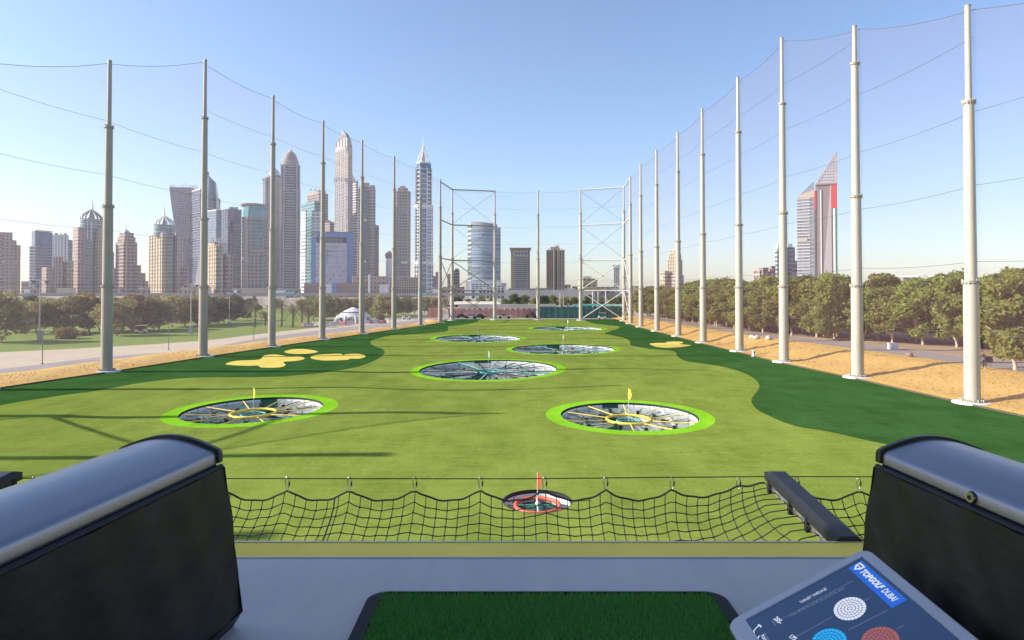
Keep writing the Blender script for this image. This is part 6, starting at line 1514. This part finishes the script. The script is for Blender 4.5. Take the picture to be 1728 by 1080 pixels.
def divider(label, x_face, y_end, ang, side, knob=None):
    """side +1: the thing lies on the +x side of its face towards our bay"""
    t = thing('bay_divider', label, 'bay divider', (x_face, y_end, DZ), ang, 'padded dividers between hitting bays')
    Lg, Wd = 2.3, .50; HP = .655
    def P(x, y, z): return (side * x, -y, z)
    # vinyl pad wrapped round the board: flares outward at the foot, rippled skin
    b = MB(); ny, nz = 90, 26; fl = .085
    def skin(s_, z): 
        w = z / HP
        return -fl * (1 - w) + .004 * math.sin(s_ * 31 + z * 9) * math.sin(z * 17 + s_ * 5) + .005 * math.sin(s_ * 13 + 1.2 * z * 10) * (w ** 2) + .0035 * math.sin(26 * (s_ * .6 + z) + 2 * math.sin(s_ * 7)) * math.exp(-((s_ - .25) / .30) ** 2) * math.sin(math.pi * min(1, w * 1.02))
    V0 = len(b.v)
    for i in range(ny + 1):
        s_ = i / ny * Lg
        for j in range(nz + 1):
            z = .05 + (HP - .05) * j / nz; b.v.append(P(skin(s_, z), s_, z))
    for i in range(ny):
        for j in range(nz): b.face([V0 + i * (nz + 1) + j, V0 + (i + 1) * (nz + 1) + j, V0 + (i + 1) * (nz + 1) + j + 1, V0 + i * (nz + 1) + j + 1], None, True)
    b.build('pad', m_pad, t)
    b = MB(); b.v = [P(-fl + .001, 0.004, .05), P(Wd + fl, 0.004, .05), P(Wd, .004, HP), P(.001, .004, HP)]; b.face([0, 1, 2, 3])
    b.v += [P(-fl, Lg, .05), P(Wd + fl, Lg, .05), P(Wd, Lg, HP), P(0, Lg, HP)]; b.face([4, 5, 6, 7]); b.face([1, 5, 6, 2]); b.face([3, 2, 6, 7])
    b.build('end_pad', m_pad, t)
    b = MB(); b.v = [P(-fl + .03, .03, 0), P(Wd, .03, 0), P(Wd, Lg, 0), P(-fl + .03, Lg, 0), P(-fl + .002, .002, .055), P(Wd, .002, .055), P(Wd, Lg, .055), P(-fl + .002, Lg, .055)]
    for f in ((0, 1, 5, 4), (0, 4, 7, 3), (3, 7, 6, 2), (1, 2, 6, 5)): b.face(list(f))
    b.build('foot', m_trim, t)
    b = MB().tube([P(.015, .01, HP + .002), P(.015, Lg, HP + .002)], .013, 8); b.build('pad_edge', m_navy, t)
    b = MB().box(min(side * .03, side * (Wd - .03)), -Lg, HP - .02, max(side * .03, side * (Wd - .03)), -.02, HP + .018); b.build('gap_strip', m_trim, t)
    MB().tube([P(.032, .02, HP + .014), P(.032, Lg, HP + .014)], .0022, 5).build('bright_bead', m_alu, t)
    # cover: short upright flank, tight shoulder, shallow arch
    pr = [(.030, HP + .018), (.031, HP + .052), (.037, HP + .064), (.056, HP + .074)]
    n = 14
    for k in range(1, n): 
        u = k / n; pr.append((.062 + (Wd - .124) * u, HP + .074 + .045 * math.sin(math.pi * u) ** .9))
    pr += [(Wd - .056, HP + .074), (Wd - .037, HP + .064), (Wd - .031, HP + .052), (Wd - .030, HP + .018)]
    b = MB(); m_ = len(pr); ys_ = [.015 + (Lg - .015) * i / 12 for i in range(13)]
    for y in ys_: b.v += [P(x, y, z) for x, z in pr]
    for i in range(12):
        for k in range(m_ - 1): b.face([i * m_ + k, (i + 1) * m_ + k, (i + 1) * m_ + k + 1, i * m_ + k + 1], None, True)
    b.build('cover', m_cover, t)
    b = MB(); cx = Wd / 2; out = [(cx + (x - cx) * 1.045, HP + .012 + (z - HP - .012) * 1.10) for x, z in pr]; inn = [(cx + (x - cx) * .985, HP + .01 + (z - HP - .01) * .985) for x, z in pr]
    for y in (-.012, .022): b.v += [P(x, y, z) for x, z in out] + [P(x, y, z) for x, z in inn]
    q = 2 * m_
    for k in range(m_ - 1):
        b.face([k, k + 1, m_ + k + 1, m_ + k]); b.face([q + k, q + m_ + k, q + m_ + k + 1, q + k + 1]); b.face([k, q + k, q + k + 1, k + 1], None, True); b.face([m_ + k, m_ + k + 1, q + m_ + k + 1, q + m_ + k])
    b.face([k for k in range(m_)]); b.build('end_trim', m_trim, t)
    if knob is not None:
        o = MB(); x0 = .0305
        o.tube([P(x0, knob, HP + .036), P(x0 - .012, knob, HP + .036)], .017, 16); o.build('lock', M('lock_steel', (.55, .5, .42), .25, .9), t)
        MB().tube([P(x0 - .012, knob, HP + .036), P(x0 - .014, knob, HP + .036)], .008, 12).build('keyhole', m_trim, t); MB().tube([P(x0 + .002, knob, HP + .036), P(x0 - .003, knob, HP + .036)], .021, 16).build('lock_washer', m_trim, t)
    return t
divider('black padded divider under a silver arched cover, plain flank without a lock', -1.215, 2.78, R(-6.4), -1)
divider('black padded divider under a silver arched cover with a round lock, behind the screen', 1.53, 2.78, R(2.3), 1, .53)

# --- hitting mat
t = thing('hitting_mat', 'dark green turf hitting mat in a black rubber frame on the deck', 'hitting mat', (.1575, 2.28, DZ))
def rrect(x0, y0, x1, y1, r, n=8):
    out = []
    for cx, cy, a0 in ((x1 - r, y1 - r, 0), (x0 + r, y1 - r, 90), (x0 + r, y0 + r, 180), (x1 - r, y0 + r, 270)):
        for k in range(n + 1): a = R(a0 + 90 * k / n); out.append((cx + r * math.cos(a), cy + r * math.sin(a)))
    return out
W2, L2 = .8125, .75
o_ = rrect(-W2, -L2, W2, L2, .09); i_ = rrect(-W2 + .062, -L2 + .06, W2 - .062, L2 - .022, .035); n = len(o_)
b = MB(); b.v = [(x, y, .002) for x, y in o_] + [(x * .995, y * .995, .018) for x, y in o_] + [(x, y, .022) for x, y in i_] + [(x, y, .006) for x, y in i_]
for r_ in range(3):
    for k in range(n): b.face([r_ * n + k, r_ * n + (k + 1) % n, (r_ + 1) * n + (k + 1) % n, (r_ + 1) * n + k], None, r_ == 0)
b.build('rubber_frame', M('frame_rubber', (.010, .011, .017), .65, 0, .2, 30, .2, 150, .002, .25), t)
b = MB(); b.v = [(x * 1.002, y * 1.002, .010) for x, y in i_]; b.face(list(range(n))); b.build('turf_base', M('mat_base', (.035, .11, .035), .9), t)
nbl = 52000; rg = np.random.default_rng(3)
x = rg.uniform(-W2 + .063, W2 - .063, nbl); y = rg.uniform(.05, L2 - .021, nbl); hgt = rg.uniform(.016, .026, nbl); a = rg.uniform(0, 6.28, nbl); w_ = .0016
lx_, ly_ = rg.normal(0, .005, nbl), rg.normal(0, .005, nbl) - .002
V = np.empty((nbl, 3, 3)); V[:, 0] = np.stack([x - w_ * np.cos(a), y - w_ * np.sin(a), np.full(nbl, .008)], 1); V[:, 1] = np.stack([x + w_ * np.cos(a), y + w_ * np.sin(a), np.full(nbl, .008)], 1); V[:, 2] = np.stack([x + lx_, y + ly_, .008 + hgt], 1)
me = bpy.data.meshes.new('turf_pile'); me.vertices.add(3 * nbl); me.vertices.foreach_set('co', V.ravel().astype('f4')); me.loops.add(3 * nbl); me.loops.foreach_set('vertex_index', np.arange(3 * nbl, dtype='i4')); me.polygons.add(nbl); me.polygons.foreach_set('loop_start', np.arange(0, 3 * nbl, 3, dtype='i4')); me.polygons.foreach_set('loop_total', np.full(nbl, 3, 'i4'))
mm, nt, bs = _new('mat_blades'); geo = nt.nodes.new('ShaderNodeNewGeometry'); nt.links.new(_mixc(nt, geo.outputs['Random Per Island'], (.08, .29, .07), (.19, .52, .14)), bs.inputs['Base Color']); bs.inputs['Roughness'].default_value = .5; bs.inputs['Specular IOR Level'].default_value = .3
me.materials.append(mm); me.update(calc_edges=True); o = bpy.data.objects.new('turf_pile', me); COL.objects.link(o); o.parent = t; o['kind'] = 'stuff'

# --- touch screen console
T0 = D(1460, 921, 2.585); E1 = D(1655, 1080, 2.585 * 2.11 / 2.75 * 1.0); L0 = D(1224, 1050, 2.585)
ux = (E1 - T0).normalized(); vy = (T0 - L0); vy = (vy - ux * vy.dot(ux)).normalized(); nz = ux.cross(vy); nz = nz if nz.z > 0 else -nz
SW, SH = 1.02, (T0 - L0).length
con = thing('screen_console', 'touch screen console in a silver rounded frame, showing a target map', 'console', (0, 0, 0)); O = L0
con.matrix_world = Matrix.Translation(O) @ Matrix(((ux.x, vy.x, nz.x), (ux.y, vy.y, nz.y), (ux.z, vy.z, nz.z))).to_4x4()
Minv = con.matrix_world.inverted()
def scr(px, py):                                # photo pixel -> panel coordinates
    d = ray(px, py); o_ = Vector((0, 0, H)); s_ = (O - o_).dot(nz) / d.dot(nz); return (Minv @ (o_ + d * s_))
m_bez = M('silver_bezel', (.50, .53, .60), .35, .35, .03, 3); m_scr, nt, bs = _new('screen_glass')
bs.inputs['Base Color'].default_value = (.008, .012, .025, 1); bs.inputs['Roughness'].default_value = .12; bs.inputs['Emission Color'].default_value = (.014, .030, .080, 1); bs.inputs['Emission Strength'].default_value = .85
def emit(name, col, s_=.8):
    m, nt, bs = _new(name); bs.inputs['Base Color'].default_value = (*[c * .15 for c in col], 1); bs.inputs['Emission Color'].default_value = (*col, 1); bs.inputs['Emission Strength'].default_value = s_; bs.inputs['Roughness'].default_value = .15; return m
e_white, e_blue, e_cyan, e_red, e_dim = emit('screen_white', (.50, .54, .66)), emit('screen_banner', (.012, .085, .45)), emit('screen_cyan', (.01, .28, .62)), emit('screen_red', (.26, .075, .065)), emit('screen_dim', (.13, .17, .26))
e_line = emit('screen_line', (.10, .13, .20))
c0, c1, c2 = scr(1455, 939), scr(1257, 1045), scr(1610, 1064)
bl, bt, bb = (c0.x + c1.x) / 2, SH - c0.y, c1.y
outer = rrect(0, 0, SW, SH, .045, 8); inner = rrect(bl, bb, SW - .05, SH - bt, .006, 8); n = len(outer)
b = MB(); b.v = [(x, y, -.045) for x, y in outer] + [(x, y, -.008) for x, y in outer] + [(x + (SW / 2 - x) * .012, y + (SH / 2 - y) * .018, 0) for x, y in outer] + [(x, y, 0) for x, y in inner] + [(x, y, -.006) for x, y in inner]
for r_ in range(4):
    for k in range(n): b.face([r_ * n + k, r_ * n + (k + 1) % n, (r_ + 1) * n + (k + 1) % n, (r_ + 1) * n + k], None, r_ < 2)
b.face(list(reversed(range(n)))); b.build('frame', m_bez, con)
b = MB(); b.v = [(x, y, -.0055) for x, y in inner]; b.face(list(range(n))); scr_o = b.build('screen', m_scr, con)
# pedestal under the panel
b = MB(); b.v = [(.15, .10, -.046), (.85, .10, -.046), (.85, .5, -.046), (.15, .5, -.046)]; q = []
for v in b.v[:4]:
    w = con.matrix_world @ Vector(v); w.z = DZ + .002; q.append(tuple(Minv @ w))
b.v += q
for f in ((0, 1, 5, 4), (1, 2, 6, 5), (2, 3, 7, 6), (3, 0, 4, 7)): b.face(list(f))
b.build('pedestal', m_darkst, con)
ZS = -.0045
def flat(name, polys, mat, z=ZS):
    b = MB()
    for p in polys: b.poly([(x, y, z) for x, y in p])
    return b.build(name, mat, scr_o)
q = [scr(*p) for p in ((1448, 943), (1532, 1009), (1508, 1022.5), (1430, 961))]
u0, u1 = (q[0].x + q[3].x) / 2, (q[1].x + q[2].x) / 2; v1, v0 = (q[0].y + q[1].y) / 2, (q[2].y + q[3].y) / 2
flat('banner', [[(u0, v0), (u1, v0), (u1, v1), (u0, v1)]], e_blue)
def text(body, x, y, size, mat, name, shear=0.0, off=0.0, rot=0.0, width=None, z=ZS + .0006):
    cu = bpy.data.curves.new(name, 'FONT'); cu.body = body; cu.size = size; cu.shear = shear; cu.offset = off; cu.resolution_u = 2; cu.extrude = 0
    o = bpy.data.objects.new(name, cu); COL.objects.link(o); bpy.context.view_layer.update()
    me = bpy.data.meshes.new_from_object(o.evaluated_get(bpy.context.evaluated_depsgraph_get())); bpy.data.objects.remove(o)
    sx = 1.0
    if width:
        xs_ = [v.co.x for v in me.vertices]; sx = width / (max(xs_) - min(xs_))
    me.materials.clear(); me.materials.append(mat); o = bpy.data.objects.new(name, me); COL.objects.link(o); o.parent = scr_o
    o.matrix_local = Matrix.Translation((x, y, z)) @ Matrix.Rotation(rot, 4, 'Z') @ Matrix.Diagonal((sx, 1, 1, 1)); return o
bw, bh = u1 - u0, v1 - v0
s0, s1, s2, s3 = scr(1452, 963), scr(1489, 993), scr(1493, 994), scr(1516, 1013)
text('TOPGOLF', u0 + bw * .17, v0 + bh * .32, bh * .58, e_white, 'lettering', .25, .0016, 0, bw * .46)
text('DUBAI', u0 + bw * .665, v0 + bh * .32, bh * .58, e_white, 'lettering', .15, .0006, 0, bw * .25)
# little shield crest
cx, cy, s_ = u0 + bw * .085, v0 + bh * .52, bh * .30
flat('crest', [[(cx - s_, cy + s_), (cx, cy + s_ * 1.12), (cx + s_, cy + s_), (cx + s_ * .95, cy - .1 * s_), (cx, cy - s_ * 1.15), (cx - s_ * .95, cy - .1 * s_)]], e_white, ZS + .0005)
flat('crest', [[(cx - s_ * .7, cy + s_ * .7), (cx + s_ * .7, cy + s_ * .7), (cx + s_ * .6, cy + s_ * .25), (cx - s_ * .6, cy + s_ * .25)], [(cx - s_ * .45, cy + .05 * s_), (cx + s_ * .45, cy + .05 * s_), (cx, cy - s_ * .7)]], e_blue, ZS + .0009)
def icon(px, py, rx_px, mat, name='target_icon'):
    c = scr(px, py); r = (scr(px + rx_px, py) - c).length
    polys = []; rings = [(.0, .13, 6), (.17, .34, 10), (.38, .54, 14), (.58, .74, 20), (.78, 1.0, 26)]
    for a0, a1, n_ in rings:
        for k in range(n_):
            t0, t1 = 2 * math.pi * (k + .06) / n_, 2 * math.pi * (k + .94) / n_
            polys.append([(c.x + r * q_ * math.cos(t_), c.y + r * q_ * math.sin(t_)) for q_, t_ in ((max(a0, .01), t0), (a1, t0), (a1, (t0 + t1) / 2), (a1, t1), (max(a0, .01), t1))])
    return flat(name, polys, mat)
icon(1433, 1025, 27.5, e_white); icon(1397.5, 1081, 30, e_cyan); icon(1484, 1079, 33, e_red)
# thin yardage lines and small print
def line(a, c, w=.0011, mat=None, name='yardage_line'):
    p, q_ = scr(*a), scr(*c); d = (q_ - p).normalized(); nn = Vector((-d.y, d.x, 0)) * w
    return flat(name, [[(p - nn)[:2], (q_ - nn)[:2], (q_ + nn)[:2], (p + nn)[:2]]], mat or e_line)
line((1313, 1046), (1437, 979)); line((1342, 1073), (1404, 1039)); line((1455, 1013), (1467, 1007)); line((1430, 1062), (1496, 1028)); line((1512, 1060), (1524, 1053))
def txt_px(body, a, c, h_px, mat, name='lettering', off=0.0):
    p, q_ = scr(*a), scr(*c); d = q_ - p; hh_ = (scr(a[0] + 4, a[1] - h_px) - scr(a[0] + 4, a[1])).length
    return text(body, p.x, p.y, hh_ * 1.25, mat, name, 0, off, math.atan2(d.y, d.x), d.length)
txt_px('TARGET YARDAGE', (1350.5, 1017), (1395, 993), 5, e_white)
for k in range(12):
    a = (1334 + 7.6 * k, 1038 - 3.9 * k); p, q_ = scr(*a), scr(a[0] + 6.2, a[1] - 3.2); d = (q_ - p); nn = Vector((-d.y, d.x, 0)).normalized() * .008 * (1 if k % 3 else 1.25)
    w2 = Vector((-d.y, d.x, 0)).normalized() * .0012; e_ = d.normalized() * .0012
    rect_ = [p, q_, q_ + nn, p + nn]; polys = []
    for i in range(4):
        if i == 2 and k % 3 == 1: continue
        A, B_ = rect_[i], rect_[(i + 1) % 4]; dd = (B_ - A).normalized(); n2 = Vector((-dd.y, dd.x, 0)) * .0009; polys.append([(A - n2)[:2], (B_ - n2)[:2], (B_ + n2)[:2], (A + n2)[:2]])
    flat('scale_box', polys, e_line)
txt_px('205-', (1304, 1043), (1315, 1052), 7, e_white, 'lettering', .0006); txt_px('175-', (1329, 1073), (1340, 1081), 7, e_white, 'lettering', .0006)
txt_px('yards', (1301, 1047), (1307, 1054), 3, e_dim)
txt_px('WELCOME', (1287, 1067), (1294, 1080), 3.4, e_dim); txt_px('PLAYER', (1283, 1071), (1291, 1086), 4.5, e_white, 'lettering', .0004)
for a, c in (((1271, 1063), (1275, 1058)), ((1275, 1058), (1281, 1053)), ((1271, 1063), (1272, 1070)), ((1272, 1070), (1278, 1076)), ((1278, 1076), (1280, 1071)), ((1281, 1053), (1283, 1057)), ((1278, 1052), (1284, 1055))): line(a, c, .0022, e_white, 'golfer_outline')

# --- safety net at the deck edge
YW = 4.69; ZW = D(864, 807, YW).z
m_rope = M('net_rope', (.012, .012, .013), .75); m_beam = M('beam_pad', (.013, .0135, .019), .5, 0, .2, 3, .25, 12, .01); m_isteel = M('galvanised_steel', (.36, .36, .36), .45, .5, .15, 4); m_carab = M('carabiner_steel', (.55, .54, .50), .25, .9)
BXR = (D(1290, 795, YW).x, D(1326, 791, YW).x); BXL = (D(38, 795, YW).x - (BXR[1] - BXR[0]), D(38, 795, YW).x)
def beam(label, x0, x1):
    t = thing('net_beam', label, 'net beam', (0, 0, 0), 0, 'padded beams carrying the safety net')
    zt0, zt1 = DZ + .03, D(1300, 791, YW).z; y0, y1 = EDGE + .002, YW
    def zt(y): return zt0 + (zt1 - zt0) * (y - y0) / (y1 - y0)
    cs = [(x0, -.075), (x0, -.022), (x0 + .03, 0), (x1 - .03, 0), (x1, -.022), (x1, -.075)]
    b = MB(); ys_ = [y0 + (y1 - .05 - y0) * i / 8 for i in range(9)] + [y1]
    for i, y in enumerate(ys_):
        for x, dz in cs: b.v.append((x + .0015 * math.sin(y * 21 + x), y, zt(y) + dz * (1 if y < y1 else 1.0) - (.018 if y == y1 and dz > -.02 else 0)))
    m_ = len(cs)
    for i in range(len(ys_) - 1):
        for k in range(m_): b.face([i * m_ + k, (i + 1) * m_ + k, (i + 1) * m_ + (k + 1) % m_, i * m_ + (k + 1) % m_])
    b.face([(len(ys_) - 1) * m_ + k for k in range(m_)]); b.face([k for k in reversed(range(m_))]); b.build('pad', m_beam, t)
    b = MB(); xa, xb = x0 + .02, x1 - .02
    b.v = [(x, y, zt(y) + dz) for y in (y0, y1 - .03) for x, dz in ((xa, -.13), (xb, -.13), (xb, -.076), (xa, -.076))]
    for k in range(4): b.face([k, (k + 1) % 4, (k + 1) % 4 + 4, k + 4])
    b.face([3, 2, 1, 0]); b.face([4, 5, 6, 7]); b.build('steel_beam', m_isteel, t)
    for f in (.93, .60, .36):
        y = y0 + (y1 - y0) * f; b = MB(); z = zt(y); w = .015
        b.box(x0 - .006, y - w, z - .135, x0 + .012, y + w, z - .05); b.box(x0 - .006, y - w, z - .145, x1 + .006, y + w, z - .135); b.box(x1 - .012, y - w, z - .135, x1 + .006, y + w, z - .05); b.build('strap', m_rope, t)
    return zt
ztf = beam('dark padded beam pointing out over the range beside the locked divider', *BXR); beam('dark padded beam tip showing beyond the plain flanked divider', *BXL)
net = thing('safety_net', 'black rope safety net slung below a taut wire between two padded beams', 'safety net', (0, 0, 0))
XA, XB = BXL[1] + .01, BXR[0] - .01; XC = BXR[1] + 5.3
MB().tube([(XA - 8, YW, ZW), (XA, YW, ZW), (0, YW, ZW - .004), (XB, YW, ZW + .012), (XC, YW, ZW)], .0042, 6).build('wire', m_rope, net)
car_px = [57 + 0, 164, 271, 378, 485, 590, 700, 811, 919, 1022, 1134, 1246]
cxs = [D(p_, 807, YW).x for p_ in car_px]
cxr = [D(p_, 807, YW).x for p_ in (1345, 1449, 1556, 1663, 1770)]
CD = [(0.0, 4.69, -1.425), (.078, 4.655, -1.500), (.156, 4.595, -1.553), (.234, 4.525, -1.598), (.312, 4.45, -1.636), (.39, 4.365, -1.672), (.47, 4.27, -1.705), (.55, 4.17, -1.728), (.63, 4.05, -1.735), (.71, 3.93, -1.72), (.79, 3.80, -1.69), (.88, 3.67, -1.63)]
VV = [c[0] for c in CD]; YY = [c[1] for c in CD]; ZZ = [c[2] for c in CD]
def net_part(xa, xb, cx_, tag_):
    xsn = np.array([xa] + cx_ + [xb]); ncol = int((xb - xa) / .0776)
    def surf(u, v):
        x = xa + (xb - xa) * u
        # scallop of the head rope between carabiners
        i = int(np.clip(np.searchsorted(xsn, x) - 1, 0, len(xsn) - 2)); f = (x - xsn[i]) / max(1e-6, xsn[i + 1] - xsn[i]); w = xsn[i + 1] - xsn[i]
        sag = .075 * 4 * f * (1 - f) * min(1, w / .45)
        y = float(np.interp(v, VV, YY)); z = H + float(np.interp(v, VV, ZZ)) - sag * math.exp(-v / .28)
        edge = max(0.0, min(x - xa, xb - x)); k = math.exp(-(edge / (.30 if tag_ == 'a' else .10)) ** 1.3)
        yb = 4.66 - (4.66 - 3.67) * (v / .88); zb = ztf(yb) - .09
        drift = (.10 if tag_ == 'a' else .0) * math.exp(-(edge / .8) ** 2) * math.sin(math.pi * v / .88) * (1 if x - xa < xb - x else -1)
        y = y * (1 - k) + yb * k; z = z * (1 - k) + zb * k
        return Vector((x + drift * (edge > .002) , y, z + .004 * math.sin(x * 40 + v * 60)))
    rows = MB()
    for r_ in range(1, 12):
        pts = [surf(j / (ncol * 2), VV[r_]) for j in range(ncol * 2 + 1)]; rows.tube(pts, .0038, 5)
    for c_ in range(ncol + 1):
        pts = [surf(c_ / ncol, .88 * j / 22) for j in range(23)]; rows.tube(pts, .0036, 5)
    rows.build('mesh_rope', m_rope, net, None, 'stuff')
    kn = MB()
    for r_ in range(1, 11):
        for c_ in range(ncol + 1):
            p = surf(c_ / ncol, VV[r_]); kn.box(p.x - .005, p.y - .005, p.z - .005, p.x + .005, p.y + .005, p.z + .005)
    kn.build('knot', m_rope, net, None, 'stuff')
    pts = [surf(j / 160, 0.0) for j in range(161)]; MB().tube(pts, .0068, 7).build('head_rope', m_rope, net)
    return surf
sf = net_part(XA, XB, cxs, 'a'); net_part(BXR[1] + .01, XC, cxr, 'b')
us = (D(563, 845, 4.66).x - XA) / (XB - XA); MB().tube([sf(us, .88 * j / 22) for j in range(23)], .0062, 6).build('seam_rope', m_rope, net)
for x in cxs + cxr:
    b = MB(); ln = .088; z1 = ZW + .012; pts = []
    for k in range(16):
        a = 2 * math.pi * k / 16; pts.append((x + .013 * math.cos(a) * (1.15 if math.sin(a) > 0 else .9), YW + .002 * math.sin(2 * a), z1 - ln / 2 + ln / 2 * math.sin(a) - .001))
    b.tube(pts, .0036, 6, True); b.build('carabiner', m_carab, net); MB().tube([(x + .012, YW - .002, z1 - ln * .75), (x + .0145, YW - .002, z1 - ln * .42)], .0062, 7).build('gate_sleeve', m_rope, net)
# ------------------------------------------------------------------ air
hz = MB().box(-3200, -400, -1.08, 3200, 3600, 520).build('haze', None or bpy.data.materials.new('haze_air'), kind='stuff')
hm = hz.data.materials[0]; hm.use_nodes = True; nt = hm.node_tree; nt.nodes.clear()
out = nt.nodes.new('ShaderNodeOutputMaterial'); pv_ = nt.nodes.new('ShaderNodeVolumePrincipled'); pv_.inputs['Color'].default_value = (.93, .95, 1, 1); pv_.inputs['Density'].default_value = HAZE; pv_.inputs['Anisotropy'].default_value = 0.3
nt.links.new(pv_.outputs[0], out.inputs['Volume'])
